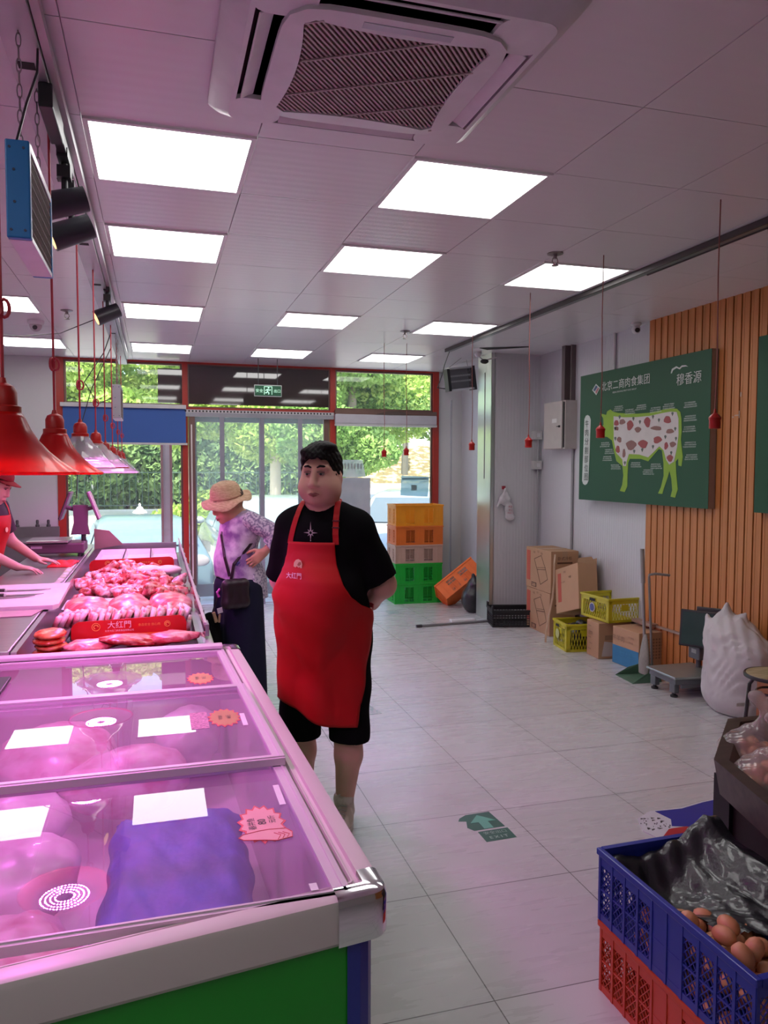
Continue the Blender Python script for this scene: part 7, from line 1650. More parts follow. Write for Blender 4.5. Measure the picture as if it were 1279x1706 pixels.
tag(MB().prism([(2.44, 8.25), (2.58, 8.28), (2.60, 8.10), (2.46, 8.08)], 0.0008, None).build('floor_sticker', ws), 'faint worn green sticker on the floor before the green crates', 'floor sticker')
# ================================================================== people
def cone_cut(s, a, b, ra, rb, cut, k=0.02):
    a = np.array(a, float); b = np.array(b, float); m = max(ra, rb) + k + 0.05
    sl, G = s._sub(np.minimum(a, b) - m, np.maximum(a, b) + m); X, Y, Z = G; d = b - a; L2 = (d * d).sum()
    t = np.clip(((X - a[0]) * d[0] + (Y - a[1]) * d[1] + (Z - a[2]) * d[2]) / L2, 0, 1)
    q = np.sqrt((X - a[0] - t * d[0]) ** 2 + (Y - a[1] - t * d[1]) ** 2 + (Z - a[2] - t * d[2]) ** 2) - (ra + (rb - ra) * t)
    p, n = np.array(cut[0], float), np.array(cut[1], float); n /= np.linalg.norm(n)
    q = np.maximum(q, (X - p[0]) * n[0] + (Y - p[1]) * n[1] + (Z - p[2]) * n[2]); s._comb(sl, q, k, 'u'); return s
def hand(s, wrist, fwd, nrm, side, curl=0.5, sc=1.0):
    """wrist point, direction of the fingers, back-of-hand normal, side = +1/-1 for the thumb along fwd x nrm"""
    w = Vector(wrist); f = Vector(fwd).normalized(); n = Vector(nrm); n = (n - f * n.dot(f)).normalized(); t = f.cross(n) * side
    kn = []
    for i, (off, L_) in enumerate(((0.028, 0.086), (0.010, 0.092), (-0.009, 0.088), (-0.026, 0.080))):
        k_ = w + f * L_ * sc + t * off * sc; kn.append(k_); s.cone(tuple(w + t * off * 0.6 * sc + f * 0.012), tuple(k_), 0.0165 * sc, 0.0115 * sc, 0.012)
    for i, k_ in enumerate(kn):
        Ls = ((0.040, 0.025, 0.020), (0.044, 0.029, 0.021), (0.041, 0.027, 0.020), (0.032, 0.021, 0.018))[i]; p = k_; a = curl * 0.45; spread = (0.12, 0.03, -0.05, -0.14)[i]
        r = (0.0092, 0.0094, 0.009, 0.0080)[i] * sc
        for j, l in enumerate(Ls):
            dr = f * math.cos(a) - n * math.sin(a) + t * spread * 0.8; dr.normalize(); q = p + dr * l * sc; s.cone(tuple(p), tuple(q), r, r * 0.9, 0.004); p = q; r *= 0.92; a += curl * 0.75
    a0 = w + f * 0.022 * sc + t * 0.022 * sc; a1 = a0 + (f * 0.55 + t * 0.75 - n * 0.25).normalized() * 0.040 * sc; a2 = a1 + (f * 0.9 + t * 0.35 - n * 0.2).normalized() * 0.032 * sc; a3 = a2 + (f * 1.0 + t * 0.1 - n * 0.2).normalized() * 0.024 * sc
    s.cone(tuple(a0), tuple(a1), 0.016 * sc, 0.0115 * sc, 0.01).cone(tuple(a1), tuple(a2), 0.0112 * sc, 0.0098 * sc, 0.004).cone(tuple(a2), tuple(a3), 0.0098 * sc, 0.0082 * sc, 0.004)
def ribbon(mb, pts, nrm, w, th=0.002):
    P = [Vector(p) for p in pts]; n_ = len(P); b0 = len(mb.v)
    for i in range(n_):
        t = (P[min(i + 1, n_ - 1)] - P[max(i - 1, 0)]).normalized(); n = Vector(nrm[i]).normalized(); s_ = t.cross(n).normalized() * w / 2
        for q in (P[i] - s_, P[i] + s_, P[i] + s_ + n * th, P[i] - s_ + n * th): mb.v.append(tuple(q))
    for i in range(n_ - 1):
        for k in range(4): a = b0 + i * 4; mb.f.append((a + k, a + (k + 1) % 4, a + 4 + (k + 1) % 4, a + 4 + k))
    mb.f += [(b0, b0 + 1, b0 + 2, b0 + 3), (b0 + 4 * n_ - 4, b0 + 4 * n_ - 3, b0 + 4 * n_ - 2, b0 + 4 * n_ - 1)]
def skin_m(name, c): return mat(name, c, 0.5, vary=0.05, scale=14, sss=0.12, spec=0.35)
def head(s, c, M_=None, chub=1.0, k=0.02):
    """c: centre of the skull; local -y is the face"""
    c = Vector(c); M_ = M_ or Matrix.Identity(3)
    Mn = [[M_[i][j] for j in range(3)] for i in range(3)]
    def P(x, y, z): return tuple(c + M_ @ Vector((x, y, z)))
    def E(x, y, z, r, kk=k, op='u'): s.ell(P(x, y, z), r, kk, op, Mn)
    E(0, 0.012, 0.0, (0.083 if chub < 1.03 else 0.087, 0.097, 0.108)); E(0, -0.035, -0.045, (0.074 * chub, 0.068, 0.095), 0.03)
    for sx in (-1, 1):
        E(sx * 0.040 * chub, -0.052, -0.078, (0.045 * chub, 0.046, 0.046), 0.03)
        E(sx * 0.062 * chub, -0.010, -0.085, (0.030 * chub, 0.045, 0.045), 0.03)
    E(0, -0.080, -0.126, (0.028, 0.026, 0.020), 0.02); E(0, -0.035, -0.122, (0.052 * chub, 0.048, 0.028), 0.03)
    s.cone(P(-0.045, -0.082, 0.008), P(0.045, -0.082, 0.008), 0.014, 0.014, 0.02)
    for sx in (-1, 1): E(sx * 0.032, -0.108, -0.016, (0.020, 0.014, 0.012), 0.014, 's')
    s.cone(P(0, -0.098, -0.010), P(0, -0.115, -0.060), 0.011, 0.0155, 0.012); 
    for sx in (-1, 1): E(sx * 0.016, -0.106, -0.066, (0.011, 0.012, 0.009), 0.006)
    E(0, -0.101, -0.101, (0.030, 0.014, 0.016), 0.012)
    for sx in (-1, 1):
        E(sx * 0.083 * (0.5 + 0.5 * chub), 0.012, -0.038, (0.012, 0.022, 0.033), 0.006)
    return P
def face_parts(t, P, M_, lipc, browc, suffix=''):
    q = MB()
    for sx in (-1, 1): q.ell(P(sx * 0.032, -0.094, -0.017), (0.014, 0.006, 0.0055), M_)
    q.build('eye_whites', mat('eye_white', (0.42, 0.33, 0.31), 0.3), t, smooth=True)
    for sx in (-1, 1): MB().ell(P(sx * 0.032 - 0.002, -0.0985, -0.018), (0.0058, 0.003, 0.0052), M_).build('iris', mat('iris_dark', (0.015, 0.01, 0.01), 0.2), t, smooth=True)
    for sx in (-1, 1):
        MB().tube([P(sx * 0.014, -0.1005, -0.006 - 0.003), P(sx * 0.030, -0.1025, -0.006), P(sx * 0.047, -0.094, -0.010)], 0.0028, 6).build('eyelid', mat('lid_skin', (0.20, 0.09, 0.07), 0.5), t, smooth=True)
        MB().tube([P(sx * 0.013, -0.101, 0.010), P(sx * 0.028, -0.103, 0.0165), P(sx * 0.044, -0.094, 0.015), P(sx * 0.056, -0.082, 0.008)], [0.003, 0.0052, 0.0048, 0.002], 8).build('eyebrow', browc, t, smooth=True)
    MB().tube([P(-0.025, -0.106, -0.103), P(-0.010, -0.1155, -0.099), P(0.0, -0.1165, -0.1005), P(0.010, -0.1155, -0.099), P(0.025, -0.106, -0.103)], [0.002, 0.0042, 0.0035, 0.0042, 0.002], 8).tube([P(-0.022, -0.106, -0.106), P(0.0, -0.1155, -0.110), P(0.022, -0.106, -0.106)], [0.002, 0.005, 0.002], 8).build('lips', lipc, t, smooth=True)
def hair_cap(P, c, M_, lo, hi, r=(0.0895, 0.106, 0.120), h=0.004, amp=0.003, top=0.048):
    """close-fitting hair with hairline, sideburns and nape"""
    s = SDF(lo, hi, h); Mn = [[M_[i][j] for j in range(3)] for i in range(3)]
    s.ell(P(0, 0.014, 0.006), r, 0.0, 'u', Mn); s.ell(P(0, -0.012, 0.055), (0.084, 0.099, 0.064), 0.02, 'u', Mn)
    X, Y, Z = s.grid(); c_ = Vector(c); x = X - c_.x; y = Y - c_.y; z = Z - c_.z
    lx = x * Mn[0][0] + y * Mn[1][0] + z * Mn[2][0]; ly = x * Mn[0][1] + y * Mn[1][1] + z * Mn[2][1]; lz = x * Mn[0][2] + y * Mn[1][2] + z * Mn[2][2]
    zc = np.interp(ly, [-0.12, -0.075, -0.045, -0.028, -0.008, 0.004, 0.030, 0.05, 0.12], [top, top, top * 0.35, -0.016, -0.020, 0.004, -0.010, -0.075, -0.090])
    zc = zc - 0.030 * np.clip((np.abs(lx) - 0.050) / 0.025, 0, 1) * (ly < -0.03) + 0.004 * np.sin(lx * 160) * (ly < -0.04)
    s.D = np.maximum(s.D, (zc - lz).astype(np.float32))
    s.D += (amp * np.sin(lx * 260 + 30 * ly) * np.sin(lz * 210 + 90 * ly)).astype(np.float32)
    return s
def apron_sheet(body, t, m, rows, hem, n=44, cy=0.0, name='apron', slack=0.006):
    """rows: list of (z, phi_left, phi_right) in degrees, measured from the front"""
    zs = [r[0] for r in rows]; q = MB(); nr = 60; prev = None; z0 = zs[0]
    for j in range(nr + 1):
        v = j / nr; row = []; cur = []
        for i in range(n + 1):
            u = i / n; zb = hem(u); z = z0 + (zb - z0) * v
            for k in range(len(rows) - 1):
                if rows[k][0] >= z >= rows[k + 1][0]: break
            f = 0 if rows[k][0] == rows[k + 1][0] else max(0, min(1, (rows[k][0] - z) / (rows[k][0] - rows[k + 1][0])))
            pl = rows[k][1] + (rows[k + 1][1] - rows[k][1]) * f; pr_ = rows[k][2] + (rows[k + 1][2] - rows[k][2]) * f
            ph = R(-pl + (pl + pr_) * u); d = Vector((math.sin(ph), -math.cos(ph), 0))
            p = body.push(Vector((0, cy, z)) + d * 0.06, slack, d); r = (p - Vector((0, cy, z))).length
            if prev is not None: r = max(r, prev[i] - 0.0035)
            cur.append(r)
            fold = 0.010 * math.sin(ph * 5.0 + 1.0) * max(0, min(1, (1.0 - z) / 0.35)) + 0.003 * math.sin(z * 34 + ph * 3)
            row.append(Vector((0, cy, z)) + d * (r + fold + 0.002))
        prev = cur; q.v += [tuple(p) for p in row]
    q.f = [(j * (n + 1) + i, j * (n + 1) + i + 1, (j + 1) * (n + 1) + i + 1, (j + 1) * (n + 1) + i) for j in range(nr) for i in range(n)]
    o = q.build(name, m, t, smooth='all'); sm = o.modifiers.new('t', 'SOLIDIFY'); sm.thickness = 0.0025; sm.offset = 1
    return o, q
blackcloth = mat('black_cotton', (0.006, 0.006, 0.007), 0.95, vary=0.1, scale=5, spec=0.06)
redcloth = mat('apron_red', (0.46, 0.006, 0.008), 0.6, vary=0.05, scale=3, bump=0.12, bscale=9, spec=0.3)
hairm = mat('black_hair', (0.005, 0.004, 0.004), 0.6, vary=0.3, scale=60, bump=0.6, spec=0.2)

# ------------------------------------------------------------------ the man in the red apron
man = thing('person', 'heavy-set person in a black t-shirt, black shorts and long red apron, hands behind the back', 'person', (0.705, 3.33, 0), local=True, rz=R(-30)); man.scale = (0.955, 0.96, 1.0)
s = SDF((-0.46, -0.30, 0.0), (0.46, 0.40, 1.76), 0.0055)
HC = (0.0, -0.035, 1.600)
s.ell((0, 0.02, 0.95), (0.185, 0.14, 0.14)).ell((0, -0.035, 1.07), (0.183, 0.165, 0.17), 0.06).ell((0, 0.0, 1.27), (0.175, 0.13, 0.17), 0.06)
s.cone((-0.14, 0.01, 1.36), (0.14, 0.01, 1.36), 0.062, 0.062, 0.05).cone((-0.07, 0.01, 1.40), (0.07, 0.01, 1.40), 0.052, 0.052, 0.05)
s.cone((0, 0.01, 1.41), (0, -0.03, 1.50), 0.072, 0.068, 0.04)
P_ = head(s, HC, chub=1.04)
for sx, kx, ax, ay in ((1, 0.115, 0.088, 0.035), (-1, 0.118, 0.115, 0.02)):
    s.cone((sx * 0.095, 0.01, 0.90), (sx * kx, 0.0, 0.50), 0.115, 0.078, 0.04).cone((sx * kx, 0.0, 0.50), (sx * (kx - 0.002), 0.02, 0.33), 0.072, 0.066, 0.02).cone((sx * (kx - 0.002), 0.02, 0.33), (sx * ax, ay, 0.10), 0.064, 0.040, 0.02)
    s.cone((sx * ax, ay, 0.10), (sx * ax, ay - 0.03, 0.05), 0.040, 0.04, 0.02).cone((sx * ax, ay, 0.045), (sx * (ax + 0.02), ay - 0.12, 0.04), 0.035, 0.03, 0.02)
s.path([(0.165, 0.01, 1.35), (0.262, 0.09, 1.09), (0.17, 0.20, 1.00), (0.06, 0.225, 0.985)], [0.072, 0.056, 0.044, 0.033], 0.03)
s.path([(-0.165, 0.01, 1.35), (-0.235, 0.08, 1.10), (-0.16, 0.20, 1.00), (-0.05, 0.235, 0.965)], [0.072, 0.056, 0.044, 0.033], 0.03)
hand(s, (0.07, 0.225, 0.99), (-1, 0.05, -0.12), (0, 1, 0.1), 1, 0.6); hand(s, (-0.05, 0.24, 0.955), (1, 0.08, -0.25), (0, 1, 0.1), -1, 0.6)
s.into(2).build('body', skin_m('skin_man', (0.70, 0.40, 0.31)), man, smooth='all', recalc=True)
face_parts(man, P_, Matrix.Identity(3), mat('lip_man', (0.33, 0.10, 0.09), 0.45), hairm)
hs = hair_cap(P_, HC, Matrix.Identity(3), (-0.13, -0.17, 1.45), (0.13, 0.13, 1.76), r=(0.0945, 0.107, 0.120), h=0.004, amp=0.003)
hs.ell(P_(-0.03, -0.070, 0.076), (0.045, 0.028, 0.022), 0.015); hs.ell(P_(0.035, -0.04, 0.098), (0.05, 0.05, 0.022), 0.02)
hs.into(0).build('hair', hairm, man, smooth='all', recalc=True)
# t-shirt
c = SDF((-0.46, -0.32, 0.80), (0.46, 0.36, 1.50), 0.0065)
c.ell((0, 0.02, 0.95), (0.215, 0.170, 0.16)).ell((0, -0.035, 1.07), (0.206, 0.190, 0.18), 0.06).ell((0, 0.0, 1.27), (0.193, 0.152, 0.18), 0.06).cone((-0.14, 0.01, 1.355), (0.14, 0.01, 1.355), 0.075, 0.075, 0.05).cone((-0.07, 0.0, 1.395), (0.07, 0.0, 1.395), 0.062, 0.062, 0.05)
c.cone((0, 0.01, 0.98), (0, 0.01, 0.84), 0.18, 0.18, 0.04, fy=1.25)
for sx, ex in ((-1, 0.238), (1, 0.262)): cone_cut(c, (sx * 0.155, 0.01, 1.34), (sx * ex, 0.085, 1.07), 0.084, 0.088, ((sx * (ex - 0.012), 0.075, 1.115), (sx * 0.33, 0.26, -0.90)), 0.04)
c.clip((0, 0, 0.875), (0, 0, -1)); c.cone((0, 0.012, 1.40), (0, -0.04, 1.56), 0.074, 0.085, 0.006, 's')
X, Y, Z = c.grid(); c.D += (0.004 * np.sin(Z * 38 + 9 * X) * np.sin(X * 26 + 14 * Y)).astype(np.float32)
c.into(1).build('t_shirt', blackcloth, man, smooth='all', recalc=True)
# shorts
d = SDF((-0.30, -0.25, 0.36), (0.30, 0.25, 1.02), 0.0065)
d.ell((0, 0.02, 0.93), (0.200, 0.155, 0.13)); 
for sx in (-1, 1): d.cone((sx * 0.10, 0.015, 0.88), (sx * 0.120, 0.005, 0.40), 0.125, 0.094, 0.03)
d.clip((0, 0, 0.405), (0, 0, -1)); X, Y, Z = d.grid(); d.D += (0.004 * np.sin(Z * 30 + 20 * X)).astype(np.float32)
d.into(1).build('shorts', blackcloth, man, smooth='all', recalc=True)
# apron over a combined cloth field
U = SDF((-0.46, -0.40, 0.36), (0.46, 0.40, 1.56), 0.01)
U.ell((0, 0.02, 0.95), (0.215, 0.170, 0.16)).ell((0, -0.035, 1.07), (0.209, 0.193, 0.18), 0.06).ell((0, 0.0, 1.27), (0.195, 0.155, 0.18), 0.06).cone((-0.14, 0.01, 1.355), (0.14, 0.01, 1.355), 0.077, 0.077, 0.05).cone((-0.07, 0.0, 1.395), (0.07, 0.0, 1.395), 0.064, 0.064, 0.05).cone((0, 0.01, 1.41), (0, -0.03, 1.50), 0.074, 0.07, 0.02)
U.cone((0, 0.01, 0.98), (0, 0.01, 0.84), 0.19, 0.19, 0.05, fy=1.22).cone((0, 0.01, 0.98), (0, 0.01, 0.50), 0.20, 0.205, 0.05, fy=1.3)
ap, apq = apron_sheet(U, man, redcloth, [(1.296, 41, 33), (1.20, 43, 35), (1.12, 48, 39), (1.07, 56, 47), (1.03, 70, 62), (0.995, 88, 86), (0.95, 95, 90), (0.70, 95, 76), (0.45, 90, 62)], lambda u: 0.60 - 0.115 * u + 0.012 * math.sin(u * 7), slack=0.014)
q = MB()
def strap(sx, x0, steps=14):
    pts, nn = [], []
    for i in range(steps + 1):
        f = i / steps; x = x0 + (sx * 0.080 - x0) * f; z = 1.285 + 0.165 * f; y = -0.16 + 0.13 * f * f
        dd = Vector((x * 0.8, -0.14 * (1 - f * 0.8), 0.05 + f * 0.06)); p = U.push(Vector((x, 0.0 - 0.02 * (1 - f), z - 0.03 * (1 - f) * 0)), 0.004, Vector((x * 0.25, -1 + 0.5 * f, 0.25 * f))); pts.append(p); nn.append(Vector((x * 2, -1 + 0.4 * f, 0.3 * f)))
    return pts, nn
for sx, x0 in ((1, 0.098), (-1, -0.112)):
    pts, nn = strap(sx, x0); ribbon(q, pts, nn, 0.026, 0.0025)
bk = [Vector((0.080 * math.cos(a), 0.005 + 0.075 * math.sin(a), 1.452 + 0.012 * math.sin(a))) for a in [PI * k / 12 for k in range(13)]]
ribbon(q, bk, [Vector((p.x, p.y, 0)) for p in bk], 0.026, 0.0025)
st_ = q.build('neck_strap', redcloth, man)
q = MB(); pts, nn = strap(1, 0.098)
for i in (5, 7): 
    n_ = nn[i].normalized(); q.box(pts[i] + n_ * 0.004, (0.032, 0.006, 0.006), None)
q.build('buckle', mat('buckle_dark', (0.12, 0.01, 0.01), 0.4), st_)
q = MB()
for sx in (-1, 1):
    pts = []; nn = []
    for k in range(8):
        a = R(92 + 12 * k) * sx; dd = Vector((math.sin(a), -math.cos(a), 0)); p = U.push(Vector((0, 0, 1.0 - 0.003 * k)) + dd * 0.08, 0.006, dd); pts.append(p); nn.append(dd)
    ribbon(q, pts, nn, 0.020, 0.002)
q.build('waist_tie', redcloth, man)
# emblem and lettering on the apron, star print on the shirt
def on_front(x, z, fld, dist=0.012, cy=0.0): 
    d_ = Vector((x, -0.16, 0)).normalized(); p = fld.push(Vector((0, cy, z)) + d_ * 0.06, dist, d_); return p, d_
def decal(mb_local, x, z, name, m_, par, fld, dist, roll=0.0):
    p, d_ = on_front(x, z, fld, dist); rt = Vector((-d_.y, d_.x, 0)); M_ = basis(rt, (0, 0, 1)); q = MB(); q.add(mb_local.v, mb_local.f, M_, p); return q.build(name, m_, par)
pig = MB(); pig.prism([(-0.022, -0.010), (-0.020, 0.006), (-0.010, 0.018), (0.004, 0.022), (0.018, 0.016), (0.024, 0.002), (0.022, -0.014), (0.014, -0.022), (0.012, -0.010), (0.004, -0.016), (-0.004, -0.008), (-0.012, -0.014)], 0.001)
decal(pig, -0.045, 1.205, 'emblem', mat('emblem_cream', (0.72, 0.55, 0.32), 0.6), ap, U, 0.0250)
pig = MB(); pig.prism([(-0.004, -0.004), (0.006, -0.008), (0.016, 0.0), (0.014, 0.010), (0.004, 0.008)], 0.001)
decal(pig, -0.043, 1.206, 'emblem_shade', mat('emblem_brown', (0.35, 0.16, 0.08), 0.6), ap, U, 0.0265)
tx = MB(); text(tx, '大红門', 0.026, Matrix.Identity(3), (0, 0, 0), bold=0.012); decal(tx, -0.047, 1.160, 'lettering', mat('apron_white', (0.80, 0.74, 0.74), 0.6), ap, U, 0.0250)
shirt_f = U
starm = mat('print_silver', (0.42, 0.40, 0.38), 0.5)
q = MB()
for k in range(8):
    a = k * PI / 4; L_ = (0.028 if k % 2 == 0 else 0.014); 
    if k == 2: L_ = 0.042
    e = Vector((math.cos(a), math.sin(a), 0)); n_ = Vector((-e.y, e.x, 0)) * 0.004; c_ = e * 0.006
    q.add([c_ - n_, c_ + e * L_, c_ + n_], [(0, 1, 2)])
q.add([(-0.002, -0.030, 0), (0.002, -0.030, 0), (0.002, -0.036, 0), (-0.002, -0.036, 0)], [(0, 1, 2, 3)])
decal(q, -0.012, 1.335, 'shirt_print', starm, man, U, 0.006)
# sneakers
shoe = two_tone('cream_sneaker', (0.62, 0.55, 0.46), (0.78, 0.72, 0.64), scale=20, rough=0.7)
for sx, ax, ay, tw in ((1, 0.088, 0.035, 0.14), (-1, -0.115, 0.02, -0.12)):
    f = SDF((ax - 0.12, ay - 0.24, 0.0), (ax + 0.12, ay + 0.12, 0.20), 0.005); fx, fy = math.sin(tw), -math.cos(tw)
    f.cone((ax, ay, 0.09), (ax, ay - 0.01, 0.125), 0.045, 0.049, 0.02).cone((ax - fx * 0.05, ay - fy * 0.05, 0.045), (ax + fx * 0.06, ay + fy * 0.06, 0.055), 0.043, 0.045, 0.03).cone((ax + fx * 0.06, ay + fy * 0.06, 0.052), (ax + fx * 0.165, ay + fy * 0.165, 0.035), 0.045, 0.040, 0.03)
    f.clip((0, 0, 0.012), (0, 0, -1)); f.clip((0, 0, 0.150), (0, 0, 1)); sh = f.into(1).build('sneaker', shoe, man, smooth='all', recalc=True)
    P = []
    for k in range(24):
        a = 2 * PI * k / 24; rx, ry = 0.048, 0.125; lx, ly = rx * math.cos(a), ry * math.sin(a); cx_, cy_ = ax + fx * 0.055, ay + fy * 0.055; P.append((cx_ + lx * math.cos(tw) + ly * fx, cy_ + lx * math.sin(tw) * 1 + ly * fy))
    MB().prism(P, 0.026).build('sole', mat('sole_white', (0.62, 0.60, 0.56), 0.6), sh)
    q = MB()
    for k in range(5):
        cpt = Vector((ax + fx * (0.045 + 0.02 * k), ay + fy * (0.045 + 0.02 * k), 0.0)); w_ = 0.022
        a_ = f.push(cpt + Vector((-w_ * math.cos(tw), -w_ * math.sin(tw), 0.06)), 0.002, (0, 0, 1)); b_ = f.push(cpt + Vector((w_ * math.cos(tw), w_ * math.sin(tw), 0.06)), 0.002, (0, 0, 1)); q.tube([a_, (a_ + b_) / 2 + Vector((0, 0, 0.006)), b_], 0.003, 6)
    q.build('laces', mat('laces_white', (0.66, 0.64, 0.60), 0.7), sh)

# ------------------------------------------------------------------ the woman in the straw hat
wom = thing('person', 'person in a straw sun hat, lavender patterned blouse and navy trousers, hand on hip', 'person', (0.52, 5.22, 0), local=True, rz=R(-72))
s = SDF((-0.36, -0.32, 0.0), (0.36, 0.34, 1.52), 0.006)
M_ = rot3(R(20), 0, R(0)); HCw = (0.0, -0.075, 1.405)
s.ell((0, 0.0, 0.84), (0.15, 0.13, 0.12)).ell((0, -0.02, 1.0), (0.14, 0.11, 0.15), 0.06).ell((0, 0.01, 1.18), (0.145, 0.11, 0.14), 0.06).cone((-0.12, 0.03, 1.265), (0.12, 0.03, 1.265), 0.045, 0.045, 0.04).cone((0, 0.02, 1.28), (0, -0.045, 1.36), 0.052, 0.050, 0.03)
P_ = head(s, HCw, M_, chub=0.95)
for sx in (-1, 1):
    s.path([(sx * 0.08, 0, 0.82), (sx * 0.085, -0.01, 0.45), (sx * 0.085, 0.02, 0.08)], [0.085, 0.055, 0.036], 0.03); s.cone((sx * 0.085, 0.0, 0.045), (sx * 0.095, -0.12, 0.035), 0.034, 0.028, 0.02)
    s.path([(sx * 0.155, 0.03, 1.255), (sx * 0.25, 0.185, 1.165), (sx * 0.21, 0.095, 1.06)], [0.045, 0.036, 0.026], 0.02)
hand(s, (0.21, 0.095, 1.06), (-0.20, -0.75, -0.62), (1, -0.15, 0.1), 1, 0.5, 0.95); hand(s, (-0.21, 0.095, 1.06), (0.20, -0.75, -0.62), (-1, -0.15, 0.1), -1, 0.5, 0.95)
s.into(2).build('body', skin_m('skin_woman', (0.62, 0.33, 0.22)), wom, smooth='all', recalc=True)
face_parts(wom, P_, M_, MATS['lip_man'], hairm)
hair_cap(P_, HCw, M_, (-0.13, -0.22, 1.25), (0.13, 0.10, 1.54), r=(0.084, 0.101, 0.095)).clip(P_(0, 0, 0.035), M_ @ Vector((0, 0, 1))).into(0).build('hair', mat('dark_brown_hair', (0.05, 0.025, 0.015), 0.5), wom, smooth='all', recalc=True)
straw = two_tone('straw', (0.52, 0.33, 0.20), (0.66, 0.46, 0.30), scale=40, lo=0.4, hi=0.6, rough=0.85, bump=0.4, stretch=(1, 1, 5))
q = MB(); nn = 60; prof = [(0.0, 0.102), (0.04, 0.100), (0.068, 0.088), (0.085, 0.062), (0.092, 0.025), (0.094, 0.0), (0.112, -0.010), (0.135, -0.022), (0.158, -0.036)]
Mh = rot3(R(14), R(10), 0); hc = Vector((0.0, -0.082, 1.415)); 
for j, (r, z) in enumerate(prof):
    for i in range(nn):
        a = 2 * PI * i / nn; w = max(0, (r - 0.095) / 0.063); zz = z + w * (0.014 * math.sin(3 * a + 0.8) + 0.010 * math.sin(5 * a)) + (w * 0.035 if math.sin(a) > 0.55 else 0) * (math.sin(a) - 0.55) * 2.2; ky = 1.12 if w == 0 else 1.06
        q.v.append(tuple(hc + Mh @ Vector((r * math.cos(a) * 0.97, r * ky * math.sin(a), zz))))
q.f = [(j * nn + i, j * nn + (i + 1) % nn, (j + 1) * nn + (i + 1) % nn, (j + 1) * nn + i) for j in range(len(prof) - 1) for i in range(nn)]
hat = q.build('sun_hat', straw, wom, smooth='all'); sm = hat.modifiers.new('t', 'SOLIDIFY'); sm.thickness = 0.003
MB().tube([hc + Mh @ Vector((0.0935 * math.cos(a), 0.1045 * math.sin(a), 0.010)) for a in [2 * PI * k / 50 for k in range(50)]], 0.0035, 6, closed=True, ry=0.006).build('hat_band', mat('hat_band', (0.42, 0.22, 0.14), 0.8), hat)
# blouse
c = SDF((-0.38, -0.26, 0.66), (0.38, 0.34, 1.40), 0.0065)
c.ell((0, 0.01, 0.86), (0.18, 0.155, 0.14)).ell((0, -0.022, 1.0), (0.168, 0.138, 0.16), 0.06).ell((0, 0.01, 1.18), (0.168, 0.132, 0.15), 0.06).cone((-0.12, 0.03, 1.265), (0.12, 0.03, 1.265), 0.058, 0.058, 0.04).cone((0, 0.03, 0.85), (0, 0.045, 0.74), 0.165, 0.17, 0.05, fy=1.15)
c.clip((0, -0.14, 0.885), (0, -0.46, -1)); c.cone((0, 0.015, 1.28), (0, -0.06, 1.40), 0.056, 0.062, 0.006, 's'); X, Y, Z = c.grid(); c.D += (0.004 * np.sin(Z * 34 + 16 * Y) * np.sin(X * 22 + Y * 30)).astype(np.float32)
lav = two_tone('lavender_print', (0.24, 0.13, 0.34), (0.62, 0.54, 0.68), scale=9, lo=0.36, hi=0.54, rough=0.8, bump=0.1)
spk = two_tone('speckled_lace', (0.22, 0.19, 0.30), (0.58, 0.54, 0.62), scale=70, lo=0.42, hi=0.56, rough=0.85)
bl_ = c.into(1).build('blouse', lav, wom, smooth='all', recalc=True)
# patterned lace back panel and sleeves
for sx in (-1, 1):
    e = SDF((min(sx * 0.08, sx * 0.34), -0.05, 1.02), (max(sx * 0.08, sx * 0.34), 0.32, 1.36), 0.0065)
    e.cone((sx * 0.135, 0.03, 1.26), (sx * 0.25, 0.185, 1.165), 0.064, 0.060, 0.02); cone_cut(e, (sx * 0.25, 0.185, 1.165), (sx * 0.205, 0.085, 1.05), 0.058, 0.056, ((sx * 0.222, 0.118, 1.085), (-sx * 0.3, -0.72, -0.75)), 0.02)
    X, Y, Z = e.grid(); e.D += (0.003 * np.sin(Z * 60 + 40 * Y)).astype(np.float32); e.into(1).build('sleeve', spk, wom, smooth='all', recalc=True)
bp_ = SDF((-0.22, -0.02, 0.66), (0.22, 0.26, 1.30), 0.0075); bp_.ell((0, 0.01, 0.86), (0.183, 0.160, 0.14)).ell((0, -0.02, 1.0), (0.171, 0.143, 0.16), 0.06).ell((0, 0.012, 1.18), (0.171, 0.136, 0.15), 0.06).cone((0, 0.035, 0.85), (0, 0.05, 0.72), 0.168, 0.173, 0.05, fy=1.15); bp_.clip((0, 0.035, 1.0), (0, -1, 0.12)); bp_.clip((0, 0, 0.735), (0, 0, -1)); bp_.into(1).build('back_panel', spk, bl_, smooth='all', recalc=True)
pt = [U_ for U_ in ()]
bmb = lump((0, 0, 0), (0.012, 0.045, 0.022), 301, 0.25); q = MB(); q.add(bmb.v, bmb.f, None, (0.150, -0.035, 0.985)); q.build('flower_print', mat('print_navy', (0.08, 0.08, 0.28), 0.8), bl_, smooth='all')
